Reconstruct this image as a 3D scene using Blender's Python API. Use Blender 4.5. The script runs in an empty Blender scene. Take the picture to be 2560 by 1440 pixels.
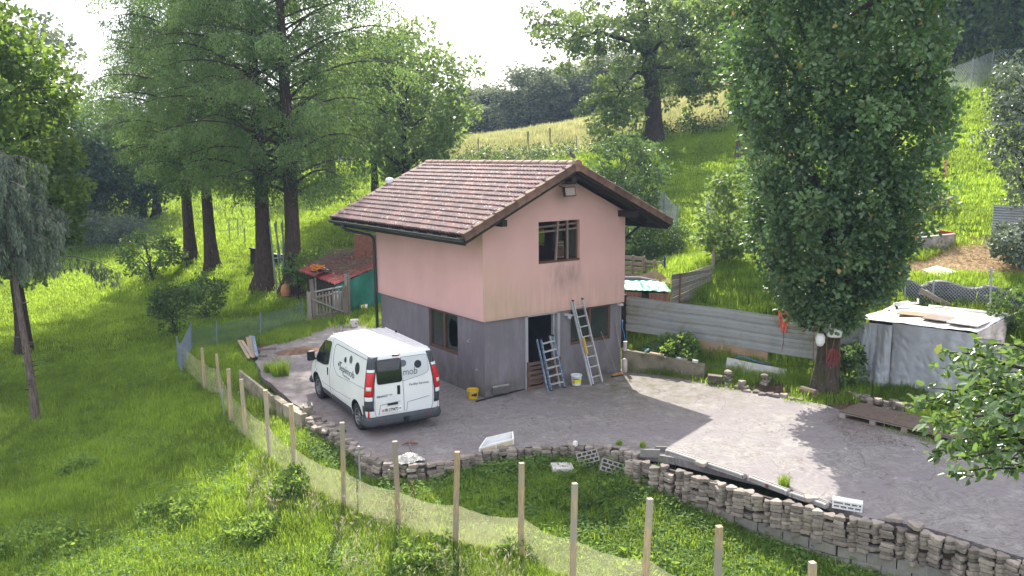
import bpy, bmesh, math, random
import numpy as np
from mathutils import Vector, Matrix, Euler
R_ = math.radians
random.seed(7)
rng = np.random.default_rng(11)
scene = bpy.context.scene
COL = scene.collection

# ---------------------------------------------------------------- camera
CAM = np.array([-12.224, -18.706, 6.558])
YAW, PITCH, ROLL, FPX = R_(35.11), R_(9.02), R_(-0.53), 2150.2
def _basis():
    cy, sy, cp, sp = math.cos(YAW), math.sin(YAW), math.cos(PITCH), math.sin(PITCH)
    fwd = np.array([sy*cp, cy*cp, -sp]); right = np.array([cy, -sy, 0]); up = np.cross(right, fwd)
    cr, sr = math.cos(ROLL), math.sin(ROLL)
    return np.array([cr*right+sr*up, -sr*right+cr*up, fwd])
BAS = _basis()
cam_data = bpy.data.cameras.new("camera"); cam = bpy.data.objects.new("camera", cam_data); COL.objects.link(cam)
cam_data.sensor_width = 36; cam_data.lens = FPX/2560*36; cam_data.clip_end = 3000; cam_data.clip_start = .1
mw = Matrix.Identity(4)
for i in range(3):
    mw[i][0] = BAS[0][i]; mw[i][1] = BAS[1][i]; mw[i][2] = -BAS[2][i]; mw[i][3] = CAM[i]
cam.matrix_world = mw
scene.camera = cam
# ---------------------------------------------------------------- world, sun, exposure
SUN = Vector((.57, .88, 1.0)).normalized()
world = bpy.data.worlds.new("World"); scene.world = world; world.use_nodes = True
wn = world.node_tree.nodes; wl_ = world.node_tree.links
bg = wn["Background"]
sky = wn.new("ShaderNodeTexSky"); sky.sky_type = 'NISHITA'; sky.sun_disc = False
sky.sun_elevation = math.asin(SUN.z); sky.sun_rotation = math.atan2(SUN.x, SUN.y)
sky.air_density = 1.0; sky.dust_density = 4.0; sky.ozone_density = 1.0; sky.altitude = 400
tcw = wn.new("ShaderNodeTexCoord"); cn = wn.new("ShaderNodeTexNoise"); cn.inputs["Scale"].default_value = 2.2; cn.inputs["Detail"].default_value = 6; wl_.new(tcw.outputs["Generated"], cn.inputs["Vector"])
cmr = wn.new("ShaderNodeMapRange"); cmr.inputs[1].default_value = .35; cmr.inputs[2].default_value = .65; cmr.inputs[3].default_value = .50; cmr.inputs[4].default_value = .75; wl_.new(cn.outputs["Fac"], cmr.inputs[0])
cmx = wn.new("ShaderNodeMix"); cmx.data_type = 'RGBA'; cmx.inputs[7].default_value = (5.6, 5.5, 5.75, 1)      # thin bright veil of high cloud
wl_.new(cmr.outputs[0], cmx.inputs[0]); wl_.new(sky.outputs[0], cmx.inputs[6]); wl_.new(cmx.outputs[2], bg.inputs[0]); bg.inputs[1].default_value = .15
sl = bpy.data.lights.new("sun", 'SUN'); sl.energy = 3.9; sl.angle = R_(.5); sl.color = (1, .95, .86)
so = bpy.data.objects.new("sun", sl); COL.objects.link(so); so.rotation_euler = SUN.to_track_quat('Z', 'Y').to_euler(); so.location = (20, 30, 40)
scene.view_settings.view_transform = 'Standard'; scene.view_settings.look = 'None'
scene.view_settings.exposure = 1.42; scene.view_settings.gamma = 1; scene.view_settings.use_curve_mapping = False
scene.cycles.max_bounces = 6; scene.cycles.diffuse_bounces = 3; scene.cycles.glossy_bounces = 2
scene.cycles.transmission_bounces = 4; scene.cycles.transparent_max_bounces = 8; scene.cycles.caustics_reflective = False; scene.cycles.caustics_refractive = False

# ---------------------------------------------------------------- geometry helpers
def _ray(x, y): return np.array([(x-1280)/FPX, -(y-720)/FPX, 1]) @ BAS
def G(x, y, z=0.0):
    d = _ray(x, y); t = (z-CAM[2])/d[2]; return Vector(CAM+t*d)
def D(x, y, dist):
    d = _ray(x, y); t = dist/math.hypot(d[0], d[1]); return Vector(CAM+t*d)
class MB:
    def __init__(s): s.v = []; s.f = []
    def add(s, vs, fs):
        o = len(s.v); s.v += [tuple(v) for v in vs]; s.f += [tuple(i+o for i in f) for f in fs]; return s
    def box(s, c, d, rot=None, taper=1.0):
        hx, hy, hz = d[0]/2, d[1]/2, d[2]/2; vs = []
        for z in (-1, 1):
            k = taper if z > 0 else 1
            for x, y in ((-1, -1), (1, -1), (1, 1), (-1, 1)): vs.append(Vector((x*hx*k, y*hy*k, z*hz)))
        if rot is not None:
            m = rot if isinstance(rot, Matrix) else Euler(rot).to_matrix(); vs = [m @ v for v in vs]
        c = Vector(c); return s.add([v+c for v in vs], [(0,3,2,1),(4,5,6,7),(0,1,5,4),(1,2,6,5),(2,3,7,6),(3,0,4,7)])
    def beam(s, a, b, w, h, up=(0,0,1)):
        a = Vector(a); b = Vector(b); d = (b-a); L = d.length; d.normalize(); u = Vector(up)
        sx = d.cross(u)
        if sx.length < 1e-4: sx = d.cross(Vector((1,0,0)))
        sx.normalize(); u = sx.cross(d)
        m = Matrix((d, sx, u)).transposed(); return s.box((a+b)/2, (L, w, h), m)
    def tube(s, pts, rad, n=8, cap=True):
        pts = [Vector(p) for p in pts]
        if not hasattr(rad, '__len__'): rad = [rad]*len(pts)
        vs = []; prev = None
        for i, p in enumerate(pts):
            d = (pts[min(i+1, len(pts)-1)]-pts[max(i-1, 0)]).normalized()
            ref = prev if prev is not None else (Vector((1,0,0)) if abs(d.x) < .8 else Vector((0,1,0)))
            x = (ref - d*ref.dot(d))
            if x.length < 1e-5: x = d.orthogonal()
            x.normalize(); y = d.cross(x); prev = x
            for k in range(n):
                a = 2*math.pi*k/n; vs.append(p+(x*math.cos(a)+y*math.sin(a))*rad[i])
        fs = []
        for i in range(len(pts)-1):
            for k in range(n):
                k2 = (k+1) % n; fs.append((i*n+k, i*n+k2, (i+1)*n+k2, (i+1)*n+k))
        if cap: fs.append(tuple(range(n-1, -1, -1))); fs.append(tuple((len(pts)-1)*n+k for k in range(n)))
        return s.add(vs, fs)
    def lathe(s, c, prof, n=20, m=None):
        c = Vector(c); vs = []; fs = []
        for r, z in prof:
            for k in range(n):
                a = 2*math.pi*k/n; v = Vector((r*math.cos(a), r*math.sin(a), z)); vs.append((m @ v if m else v)+c)
        for i in range(len(prof)-1):
            for k in range(n):
                k2 = (k+1) % n; fs.append((i*n+k, i*n+k2, (i+1)*n+k2, (i+1)*n+k))
        return s.add(vs, fs)
    def prism(s, poly, z0, z1, m=None):
        n = len(poly); vs = [Vector((p[0], p[1], z0)) for p in poly]+[Vector((p[0], p[1], z1)) for p in poly]
        if m is not None: vs = [m @ v for v in vs]
        return s.add(vs, [tuple(range(n-1, -1, -1)), tuple(range(n, 2*n))]+[(i, (i+1) % n, (i+1) % n+n, i+n) for i in range(n)])
    def grid(s, fn, nu, nv):
        vs = [fn(u/nu, v/nv) for v in range(nv+1) for u in range(nu+1)]
        return s.add(vs, [(j*(nu+1)+i, j*(nu+1)+i+1, (j+1)*(nu+1)+i+1, (j+1)*(nu+1)+i) for j in range(nv) for i in range(nu)])
    def mesh(s, name, m=None, smooth=False, off=None):
        me = bpy.data.meshes.new(name); vs = s.v
        if off is not None: vs = [(v[0]-off[0], v[1]-off[1], v[2]-off[2]) for v in vs]
        me.from_pydata(vs, [], s.f)
        if m: me.materials.append(m)
        if smooth: me.shade_smooth()
        return me
    def build(s, name, m, parent=None, smooth=False, local=False):
        off = None if (parent is None or local) else WL[parent.name]
        o = bpy.data.objects.new(name, s.mesh(name, m, smooth, off)); COL.objects.link(o)
        if parent is not None: o.parent = parent; WL[o.name] = WL[parent.name]
        else: WL[o.name] = Vector((0,0,0))
        return o
WL = {}
def tag(o, label=None, cat=None, group=None, kind=None):
    if label: o["label"] = label
    if cat: o["category"] = cat
    if group: o["group"] = group
    if kind: o["kind"] = kind
    return o
def empty(name, loc, label, cat, group=None):
    o = bpy.data.objects.new(name, None); COL.objects.link(o); o.location = loc; o.empty_display_size = .2
    WL[o.name] = Vector(loc); return tag(o, label, cat, group)
def solo(mb, name, m, loc, label, cat, group=None, smooth=False, rot=None):
    """a thing that is one mesh; geometry given in world space, origin moved to loc"""
    o = bpy.data.objects.new(name, mb.mesh(name, m, smooth, loc)); COL.objects.link(o); o.location = loc
    WL[o.name] = Vector(loc); return tag(o, label, cat, group)
def inst(name, me, parent, loc, rot=(0,0,0), scale=None):
    o = bpy.data.objects.new(name, me); COL.objects.link(o); o.parent = parent
    o.location = Vector(loc)-WL[parent.name]; o.rotation_euler = rot
    if scale: o.scale = scale
    WL[o.name] = Vector(loc); return o
def copy_tree(o, parent=None):
    c = o.copy(); COL.objects.link(c); c.parent = parent
    for ch in list(o.children): copy_tree(ch, c)
    return c
def bevel(o, w=.006, seg=2):
    b = o.modifiers.new("bevel", 'BEVEL'); b.width = w; b.segments = seg; b.limit_method = 'ANGLE'; b.angle_limit = R_(40); return o

# ---------------------------------------------------------------- material helpers
def hexc(r, g, b): return (r, g, b, 1)
def nodes(name):
    m = bpy.data.materials.new(name); m.use_nodes = True; nt = m.node_tree
    return m, nt.nodes, nt.links, nt.nodes["Principled BSDF"]
def N(nn, t, **kw):
    n = nn.new(t)
    for k, v in kw.items(): setattr(n, k, v)
    return n
def noise(nn, ll, vec, scale, detail=5, rough=.55, dist=0.0, dim=None):
    n = nn.new("ShaderNodeTexNoise"); n.inputs["Scale"].default_value = scale; n.inputs["Detail"].default_value = detail
    n.inputs["Roughness"].default_value = rough; n.inputs["Distortion"].default_value = dist
    if vec is not None: ll.new(vec, n.inputs["Vector"])
    return n.outputs["Fac"]
def mapr(nn, ll, val, a, b, c=0.0, d=1.0):
    n = nn.new("ShaderNodeMapRange"); n.inputs[1].default_value = a; n.inputs[2].default_value = b
    n.inputs[3].default_value = c; n.inputs[4].default_value = d; n.clamp = True; ll.new(val, n.inputs[0]); return n.outputs[0]
def mixc(nn, ll, fac, a, b, mode='MIX'):
    n = nn.new("ShaderNodeMix"); n.data_type = 'RGBA'; n.blend_type = mode
    for v, i in ((fac, 0), (a, 6), (b, 7)):
        if isinstance(v, bpy.types.NodeSocket): ll.new(v, n.inputs[i])
        else: n.inputs[i].default_value = v if i == 0 else hexc(*v[:3])
    return n.outputs[2]
def math_(nn, ll, op, a, b=0.0):
    n = nn.new("ShaderNodeMath"); n.operation = op; n.use_clamp = False
    for i, v in enumerate((a, b)):
        if isinstance(v, bpy.types.NodeSocket): ll.new(v, n.inputs[i])
        else: n.inputs[i].default_value = v
    return n.outputs[0]
def scaled(nn, ll, vec, s):
    n = nn.new("ShaderNodeMapping"); n.inputs["Scale"].default_value = s; ll.new(vec, n.inputs[0]); return n.outputs[0]
def bump(nn, ll, h, bs, strength=.4, dist=.01):
    b = nn.new("ShaderNodeBump"); b.inputs["Strength"].default_value = strength; b.inputs["Distance"].default_value = dist
    ll.new(h, b.inputs["Height"]); ll.new(b.outputs[0], bs.inputs["Normal"]); return b
def mat(name, base, rough=.8, var=.2, scale=3.0, bstr=.3, bscale=60, metal=0.0, rnd=0.0, dirt=None, dirtamt=.4, dscale=1.5, stretch=None, spec=.4, bdist=.004):
    m, nn, ll, bs = nodes(name)
    pos = nn.new("ShaderNodeTexCoord").outputs["Object"] if rnd else nn.new("ShaderNodeNewGeometry").outputs["Position"]
    if stretch: pos = scaled(nn, ll, pos, stretch)
    f = mapr(nn, ll, noise(nn, ll, pos, scale), .3, .7)
    c = mixc(nn, ll, f, [x*(1-var) for x in base], [min(1, x*(1+var)) for x in base])
    if dirt:
        df = mapr(nn, ll, noise(nn, ll, pos, dscale, 8, .65), .5, .72, 0, dirtamt*1.6); c = mixc(nn, ll, df, c, dirt)
    if rnd:
        r = nn.new("ShaderNodeObjectInfo").outputs["Random"]; v = mapr(nn, ll, r, 0, 1, 1-rnd, 1+rnd)
        hs = nn.new("ShaderNodeHueSaturation"); ll.new(v, hs.inputs["Value"]); ll.new(c, hs.inputs["Color"])
        hs.inputs["Saturation"].default_value = 1; c = hs.outputs[0]
    ll.new(c, bs.inputs["Base Color"]); bs.inputs["Roughness"].default_value = rough; bs.inputs["Metallic"].default_value = metal
    bs.inputs["Specular IOR Level"].default_value = spec
    if bstr: bump(nn, ll, noise(nn, ll, pos, bscale, 4), bs, bstr, bdist)
    return m
def wood(name, base, rough=.75, rnd=.25, axis='X', grey=None):
    m, nn, ll, bs = nodes(name); pos = nn.new("ShaderNodeTexCoord").outputs["Object"]
    oi = nn.new("ShaderNodeObjectInfo"); va = nn.new("ShaderNodeVectorMath"); va.operation = 'ADD'; ll.new(pos, va.inputs[0]); ll.new(oi.outputs["Location"], va.inputs[1]); pos = va.outputs[0]
    s = {'X': (1.5, 18, 18), 'Y': (18, 1.5, 18), 'Z': (18, 18, 1.5)}[axis]
    g = noise(nn, ll, scaled(nn, ll, pos, s), 2.2, 6, .6, .6)
    c = mixc(nn, ll, mapr(nn, ll, g, .3, .7), [x*.62 for x in base], [min(1, x*1.25) for x in base])
    if grey: c = mixc(nn, ll, mapr(nn, ll, noise(nn, ll, pos, 1.6, 5), .42, .6), c, grey)
    v = mapr(nn, ll, oi.outputs["Random"], 0, 1, 1-rnd, 1+rnd); hs = nn.new("ShaderNodeHueSaturation"); ll.new(v, hs.inputs["Value"]); ll.new(c, hs.inputs["Color"])
    ll.new(hs.outputs[0], bs.inputs["Base Color"]); bs.inputs["Roughness"].default_value = rough; bs.inputs["Specular IOR Level"].default_value = .25
    bump(nn, ll, g, bs, .5, .004); return m
def leafmat(name, dark, light, trans, tf=.4, rough=.55, warm=None, spec=.3, posvar=.25, orand=.0, sc2=0):
    m, nn, ll, bs = nodes(name)
    at = N(nn, "ShaderNodeAttribute", attribute_name="tint"); t = at.outputs["Fac"]
    pos = nn.new("ShaderNodeNewGeometry").outputs["Position"]
    big = mapr(nn, ll, noise(nn, ll, pos, .35, 3), .35, .65, -posvar, posvar)
    if sc2: big = math_(nn, ll, 'ADD', big, mapr(nn, ll, noise(nn, ll, pos, sc2, 4, .7), .35, .65, -.3, .3))
    if orand: big = math_(nn, ll, 'ADD', big, mapr(nn, ll, nn.new("ShaderNodeObjectInfo").outputs["Random"], 0, 1, -orand, orand))
    t2 = math_(nn, ll, 'ADD', t, big); n = nn.new("ShaderNodeClamp"); ll.new(t2, n.inputs[0]); t2 = n.outputs[0]
    c = mixc(nn, ll, t2, dark, light)
    if warm:
        wf = mapr(nn, ll, t, .965, .97); c = mixc(nn, ll, wf, c, warm)
    ll.new(c, bs.inputs["Base Color"]); bs.inputs["Roughness"].default_value = rough; bs.inputs["Specular IOR Level"].default_value = spec
    tr = nn.new("ShaderNodeBsdfTranslucent"); tc = mixc(nn, ll, t2, [x*.6 for x in trans], trans)
    if warm: tc = mixc(nn, ll, wf, tc, warm)
    ll.new(tc, tr.inputs[0])
    mx = nn.new("ShaderNodeMixShader"); mx.inputs[0].default_value = tf
    ll.new(bs.outputs[0], mx.inputs[1]); ll.new(tr.outputs[0], mx.inputs[2]); ll.new(mx.outputs[0], nn["Material Output"].inputs[0]); return m

# ---------------------------------------------------------------- terrain
def d_(x, y, dist): p = D(x, y, dist); return (p.x, p.y, p.z)
def g_(x, y, z): p = G(x, y, z); return (p.x, p.y, p.z)
CP = [g_(100,1400,-1.1), g_(700,1400,-1.05), g_(1400,1430,-1.0), g_(2000,1440,-1.05), g_(2400,1500,-1.15), g_(90,1060,-.95), g_(0,900,-.95),
 g_(400,1150,-.85), g_(600,1150,-.7), g_(857,1290,-.65), g_(1143,1385,-.75), g_(1437,1470,-.9), g_(1000,1190,-.4), g_(1200,1180,-.38), g_(1450,1205,-.45), g_(1600,1240,-.6),
 g_(1900,1290,-.75), g_(2200,1400,-.85), g_(2500,1500,-.95), g_(850,1110,-.3), g_(700,1050,-.35), g_(560,960,-.35), g_(460,930,-.3), g_(505,1000,-.45), g_(450,820,-.25),
 g_(640,880,-.05), g_(720,840,-.02), g_(780,810,0), g_(900,795,.02), g_(300,900,-.75), g_(100,750,-.9), g_(60,660,-.8), g_(300,640,-.5), g_(500,720,-.1),
 g_(735,725,.2), g_(665,720,.2), g_(530,665,.5), g_(475,655,.5),
 d_(600,600,55), d_(850,600,46), d_(830,445,75), d_(1000,500,58), d_(650,490,76), d_(1635,362,55), d_(1180,400,64), d_(1340,400,60),
 d_(1150,352,74), d_(1300,335,76), d_(1450,310,80), d_(1720,245,88), d_(1800,300,62), d_(1700,460,44), d_(1750,560,37), d_(1800,640,33), d_(1650,700,29.5), d_(1900,760,27.8),
 d_(2400,450,42), d_(2400,560,35.5), d_(2400,620,33), d_(2350,690,30), d_(2450,790,27.5), d_(2560,210,60), d_(2340,240,62),
 (7.45,-5.24,0), (9,-5.2,.12), (10.4,-4.3,.35), (9.8,-8,.08), (6.6,-8.6,-.06), (8,-14,-.1), (13,-12,.3), (5.6,.5,.05), (6.8,-1.6,.1), (7.5,2.5,.45),
 (0,8,0), (4,8,.2), (2,10,.05), (-2,4,-.1), (2.5,3,-.1), (-12,-19,-1.3), (-2,-20,-1.2), (-25,-10,-1.3), (-30,10,-1.3), (20,-15,.8), (14,-26,-.6), (-14,-32,-1.6),
 d_(1200,385,115), d_(1400,360,118), d_(1700,240,118), d_(2400,100,84), d_(100,500,110), d_(-400,520,70), d_(600,430,120), d_(2900,150,70)]
CP = np.array(CP)
SC = 30.0
def _tps_fit(P, lam=.02):
    n = len(P); X = P[:, :2]/SC
    r2 = ((X[:, None]-X[None])**2).sum(-1); K = .5*r2*np.log(r2+1e-12)
    Q = np.hstack([np.ones((n, 1)), X]); A = np.zeros((n+3, n+3)); A[:n, :n] = K+lam*np.eye(n)*.05; A[:n, n:] = Q; A[n:, :n] = Q.T
    return np.linalg.solve(A, np.concatenate([P[:, 2], np.zeros(3)]))
_W = _tps_fit(CP)
def Tn(x, y):
    x = np.atleast_1d(np.asarray(x, float)); y = np.atleast_1d(np.asarray(y, float))
    dx = x-CAM[0]; dy = y-CAM[1]; r = np.hypot(dx, dy); k = np.minimum(1, 125/np.maximum(r, 1e-6)); x = CAM[0]+dx*k; y = CAM[1]+dy*k
    back = np.maximum(0, -(dx*math.sin(YAW)+dy*math.cos(YAW)))          # behind the camera: flatten
    out = np.empty(len(x)); X = CP[:, :2]/SC
    for i in range(0, len(x), 20000):
        q = np.stack([x[i:i+20000], y[i:i+20000]], 1)/SC
        r2 = ((q[:, None]-X[None])**2).sum(-1); K = .5*r2*np.log(r2+1e-12)
        out[i:i+20000] = K@_W[:-3]+_W[-3]+q@_W[-2:]
    w = np.clip(back/25, 0, 1); out = out*(1-w)+(-1.4)*w
    out += .04*np.sin(x*1.7+y*.6)*np.cos(y*1.3-x*.4)
    return out
# driveway outline (world points), near-left side first, then the far side
_edge = [(945,790),(890,795),(800,822),(720,850),(655,868),(640,905),(655,940),(700,980),(770,1035),(830,1075),(880,1105),(930,1150),(985,1158),(1060,1160),(1130,1150),(1200,1130),(1300,1118),(1430,1112),(1540,1118),
         (1590,1128),(1680,1142),(1900,1196),(2050,1248),(2160,1290),(2330,1322),(2560,1395),(2800,1480)]
SLAB = [tuple(G(*p)[:2]) for p in _edge]
WALLPTS = SLAB[9:]
SLAB += [(9.5,-16), (9.8,-10.5)]+[tuple(G(*p)[:2]) for p in ((2600,1130),(2300,1092),(2190,1055),(2100,1025),(2060,1012),(2000,1000),(1940,990),(1800,962),(1765,950))]+[(5.3,.4),(5.3,6.6),(4,7.2),(2.2,9.5),(2.0,11.5)]
SLABN = np.array(SLAB)
def inpoly(x, y, P=SLABN):
    x = np.asarray(x); y = np.asarray(y); c = np.zeros(x.shape, bool); n = len(P); j = n-1
    for i in range(n):
        xi, yi = P[i]; xj, yj = P[j]
        c ^= ((yi > y) != (yj > y)) & (x < (xj-xi)*(y-yi)/(yj-yi+1e-12)+xi); j = i
    return c
def T(x, y):
    z = float(Tn(x, y)[0])
    return 0.0 if bool(inpoly(np.array([x]), np.array([y]))[0]) else z
def RT(px, py, lift=0.0):
    d = _ray(px, py); d = d/math.hypot(d[0], d[1]); t = np.arange(8, 130, .25); P = CAM[None]+t[:, None]*d[None]
    z = Tn(P[:, 0], P[:, 1]); z = np.where(inpoly(P[:, 0], P[:, 1]), 0, z); b = np.nonzero(P[:, 2] < z+lift)[0]
    if not len(b): return Vector(P[-1])
    i = b[0]; 
    if i == 0: return Vector(P[0])
    a0 = P[i-1, 2]-z[i-1]-lift; a1 = P[i, 2]-z[i]-lift; k = a0/(a0-a1); return Vector(P[i-1]*(1-k)+P[i]*k)
def ptpoly(pts): return np.array([tuple(RT(*p)[:2]) for p in pts])

STRAW = ptpoly([(2180,640),(2290,655),(2400,600),(2480,590),(2600,570),(2700,620),(2620,700),(2450,690),(2300,690),(2190,690)])
MULCH = [ptpoly(p) for p in ([(1830,960),(1990,950),(2010,1000),(1900,990)], [(690,700),(780,690),(800,745),(700,745)], [(2040,1010),(2200,980),(2330,1060),(2120,1090)], [(590,858),(700,858),(700,905),(640,915),(585,900)])]
FIELDLINE = ptpoly([(1100,410),(1183,398),(1345,398),(1440,388),(1598,356),(1800,325)])
fa, fb = FIELDLINE[0], FIELDLINE[-1]
def isfield(x, y):
    # beyond the hill fence
    k = np.interp(x, FIELDLINE[:, 0], FIELDLINE[:, 1]); return (y > k+.5) & (x > FIELDLINE[0, 0]-6) & (np.arctan2(x-CAM[0], y-CAM[1]) > YAW-math.atan(230/FPX)) & (np.arctan2(x-CAM[0], y-CAM[1]) < YAW+math.atan(680/FPX))
def axis_coords(lo, hi, c0, c1, fine):
    a = [c0]; s = fine
    while a[-1] > lo: s *= 1.14; a.append(a[-1]-s)
    a = a[::-1]; b = list(np.arange(c0+fine, c1, fine)); a += b; s = fine
    while a[-1] < hi: s *= 1.14; a.append(a[-1]+s)
    return np.array(a)
xs = axis_coords(-700, 900, -16, 24, .33); ys = axis_coords(-500, 1000, -18, 42, .33)
XX, YY = np.meshgrid(xs, ys); ZZ = Tn(XX.ravel(), YY.ravel())
ins = inpoly(XX.ravel(), YY.ravel()); ZZ = np.where(ins, np.minimum(ZZ, -.12), ZZ)
hin = (XX.ravel() > -.1) & (XX.ravel() < 5.2) & (YY.ravel() > -.1) & (YY.ravel() < 6.5); ZZ = np.where(hin, -.3, ZZ)
nx, ny = len(xs), len(ys)
idx = np.arange(nx*ny).reshape(ny, nx)
quads = np.stack([idx[:-1, :-1], idx[:-1, 1:], idx[1:, 1:], idx[1:, :-1]], -1).reshape(-1, 4)
def npmesh(name, V, F, m, tint=None, smooth=False):
    me = bpy.data.meshes.new(name); V = np.ascontiguousarray(V, np.float32); F = np.ascontiguousarray(F, np.int32); k = F.shape[1]
    me.vertices.add(len(V)); me.vertices.foreach_set("co", V.ravel())
    me.loops.add(F.size); me.loops.foreach_set("vertex_index", F.ravel())
    me.polygons.add(len(F)); me.polygons.foreach_set("loop_start", np.arange(0, F.size, k, dtype=np.int32))
    me.update(calc_edges=True)
    if tint is not None:
        a = me.attributes.new("tint", 'FLOAT', 'POINT'); a.data.foreach_set("value", np.ascontiguousarray(tint, np.float32))
    me.materials.append(m)
    if smooth: me.shade_smooth()
    return me
def ground_mat():
    m, nn, ll, bs = nodes("soil_and_turf"); pos = nn.new("ShaderNodeNewGeometry").outputs["Position"]
    n1 = noise(nn, ll, pos, .9, 6); n2 = noise(nn, ll, pos, 7, 6)
    c = mixc(nn, ll, mapr(nn, ll, n2, .3, .7), (.05, .085, .016), (.11, .17, .03))
    c = mixc(nn, ll, mapr(nn, ll, n1, .58, .72, 0, .6), c, (.12, .10, .05))
    def at(nm): return N(nn, "ShaderNodeAttribute", attribute_name=nm).outputs["Fac"]
    fc = mixc(nn, ll, mapr(nn, ll, noise(nn, ll, pos, 1.2, 7), .35, .65), (.22, .25, .07), (.38, .36, .14)); c = mixc(nn, ll, at("field"), c, fc)
    st = mixc(nn, ll, mapr(nn, ll, noise(nn, ll, pos, 6, 7, .7), .35, .65), (.30, .20, .11), (.50, .38, .21)); c = mixc(nn, ll, at("straw"), c, st)
    mu = mixc(nn, ll, mapr(nn, ll, noise(nn, ll, pos, 14, 7, .7), .35, .65), (.06, .04, .03), (.17, .12, .09)); c = mixc(nn, ll, at("mulch"), c, mu)
    ll.new(c, bs.inputs["Base Color"]); bs.inputs["Roughness"].default_value = .95; bs.inputs["Specular IOR Level"].default_value = .1
    bump(nn, ll, noise(nn, ll, pos, 9, 8, .7), bs, .8, .06); return m
M_ground = ground_mat()
me = npmesh("ground", np.stack([XX.ravel(), YY.ravel(), ZZ], 1), quads, M_ground, smooth=True)
def soft(mask, k=1):
    a = mask.reshape(ny, nx).astype(np.float32)
    for _ in range(k): a = (a+np.roll(a, 1, 0)+np.roll(a, -1, 0)+np.roll(a, 1, 1)+np.roll(a, -1, 1))/5
    return a.ravel()
RUBBLE = ptpoly([(640,905),(600,925),(470,905),(600,1010),(700,1085),(800,1110),(790,1060),(700,990)])
for nm, mk in (("field", isfield(XX.ravel(), YY.ravel())), ("straw", inpoly(XX.ravel(), YY.ravel(), STRAW)),
               ("mulch", inpoly(XX.ravel(), YY.ravel(), MULCH[0]) | inpoly(XX.ravel(), YY.ravel(), MULCH[1]) | inpoly(XX.ravel(), YY.ravel(), MULCH[2]) | inpoly(XX.ravel(), YY.ravel(), MULCH[3]) | inpoly(XX.ravel(), YY.ravel(), RUBBLE))):
    a = me.attributes.new(nm, 'FLOAT', 'POINT'); a.data.foreach_set("value", soft(mk, 1))
go = bpy.data.objects.new("ground", me); COL.objects.link(go); tag(go, kind='structure')

# ---------------------------------------------------------------- driveway slab
def slab_mat():
    m, nn, ll, bs = nodes("brushed_concrete"); pos = nn.new("ShaderNodeNewGeometry").outputs["Position"]
    rt = nn.new("ShaderNodeMapping"); rt.inputs["Rotation"].default_value = (0, 0, R_(18)); ll.new(pos, rt.inputs[0]); rp = rt.outputs[0]
    wv = nn.new("ShaderNodeVectorMath"); wv.operation = 'ADD'; nz = nn.new("ShaderNodeTexNoise"); nz.inputs["Scale"].default_value = 1.1; nz.inputs["Detail"].default_value = 3
    ll.new(rp, nz.inputs["Vector"]); ll.new(rp, wv.inputs[0]); ll.new(nz.outputs["Color"], wv.inputs[1])
    br = noise(nn, ll, scaled(nn, ll, wv.outputs[0], (1.2, 14, 1)), 1.7, 6, .66, .8)
    b2 = noise(nn, ll, scaled(nn, ll, wv.outputs[0], (14, 2.2, 1)), 1.6, 6, .7, .8)
    mx = math_(nn, ll, 'MULTIPLY', math_(nn, ll, 'ADD', br, b2), .5)
    c = mixc(nn, ll, mapr(nn, ll, mx, .40, .58), (.140, .127, .122), (.27, .252, .236))
    c = mixc(nn, ll, mapr(nn, ll, noise(nn, ll, pos, .55, 8, .7), .42, .62, 0, .75), c, (.19, .165, .175))
    c = mixc(nn, ll, mapr(nn, ll, noise(nn, ll, pos, 2.3, 9, .75, .6), .57, .68, 0, .8), c, (.125, .092, .072))
    c = mixc(nn, ll, mapr(nn, ll, noise(nn, ll, pos, .9, 9, .75), .56, .70, 0, .55), c, (.40, .37, .35))
    # moss and dirt near the low wall and the wall of the house
    sx = nn.new("ShaderNodeSeparateXYZ"); ll.new(pos, sx.inputs[0])
    dx = math_(nn, ll, 'SUBTRACT', sx.outputs[0], 4.7); dy = math_(nn, ll, 'ADD', sx.outputs[1], 1.3)
    dd = math_(nn, ll, 'SQRT', math_(nn, ll, 'ADD', math_(nn, ll, 'MULTIPLY', dx, dx), math_(nn, ll, 'MULTIPLY', dy, dy)))
    nz2 = noise(nn, ll, pos, 2.6, 8, .7)
    mo = math_(nn, ll, 'MULTIPLY', mapr(nn, ll, dd, 4.2, .6), mapr(nn, ll, nz2, .4, .6)); c = mixc(nn, ll, mo, c, (.115, .105, .06))
    # damp reddish patches by the grass side
    ex = mapr(nn, ll, sx.outputs[0], -2.4, -4.2); c = mixc(nn, ll, math_(nn, ll, 'MULTIPLY', ex, mapr(nn, ll, noise(nn, ll, pos, 1.3, 8, .7), .45, .6, 0, .8)), c, (.17, .125, .105))
    # cracks
    vo = nn.new("ShaderNodeTexVoronoi"); vo.feature = 'DISTANCE_TO_EDGE'; vo.inputs["Scale"].default_value = .42
    ll.new(wv.outputs[0], vo.inputs["Vector"]); cr = mapr(nn, ll, vo.outputs["Distance"], .0, .006, .6, 0)
    cr = math_(nn, ll, 'MULTIPLY', cr, mapr(nn, ll, noise(nn, ll, pos, .3, 2), .48, .55)); c = mixc(nn, ll, cr, c, (.05, .045, .035))
    ll.new(c, bs.inputs["Base Color"]); bs.inputs["Roughness"].default_value = .85; bs.inputs["Specular IOR Level"].default_value = .3
    bump(nn, ll, mx, bs, .45, .018); return m
M_slab = slab_mat()
def refine(poly, step=.35):
    out = []
    for i in range(len(poly)):
        a = Vector(poly[i]).to_2d(); b = Vector(poly[(i+1) % len(poly)]).to_2d(); n = max(1, int((b-a).length/step))
        for k in range(n): p = a+(b-a)*k/n; out.append((p.x+random.uniform(-.03,.03), p.y+random.uniform(-.03,.03)))
    return out
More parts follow.
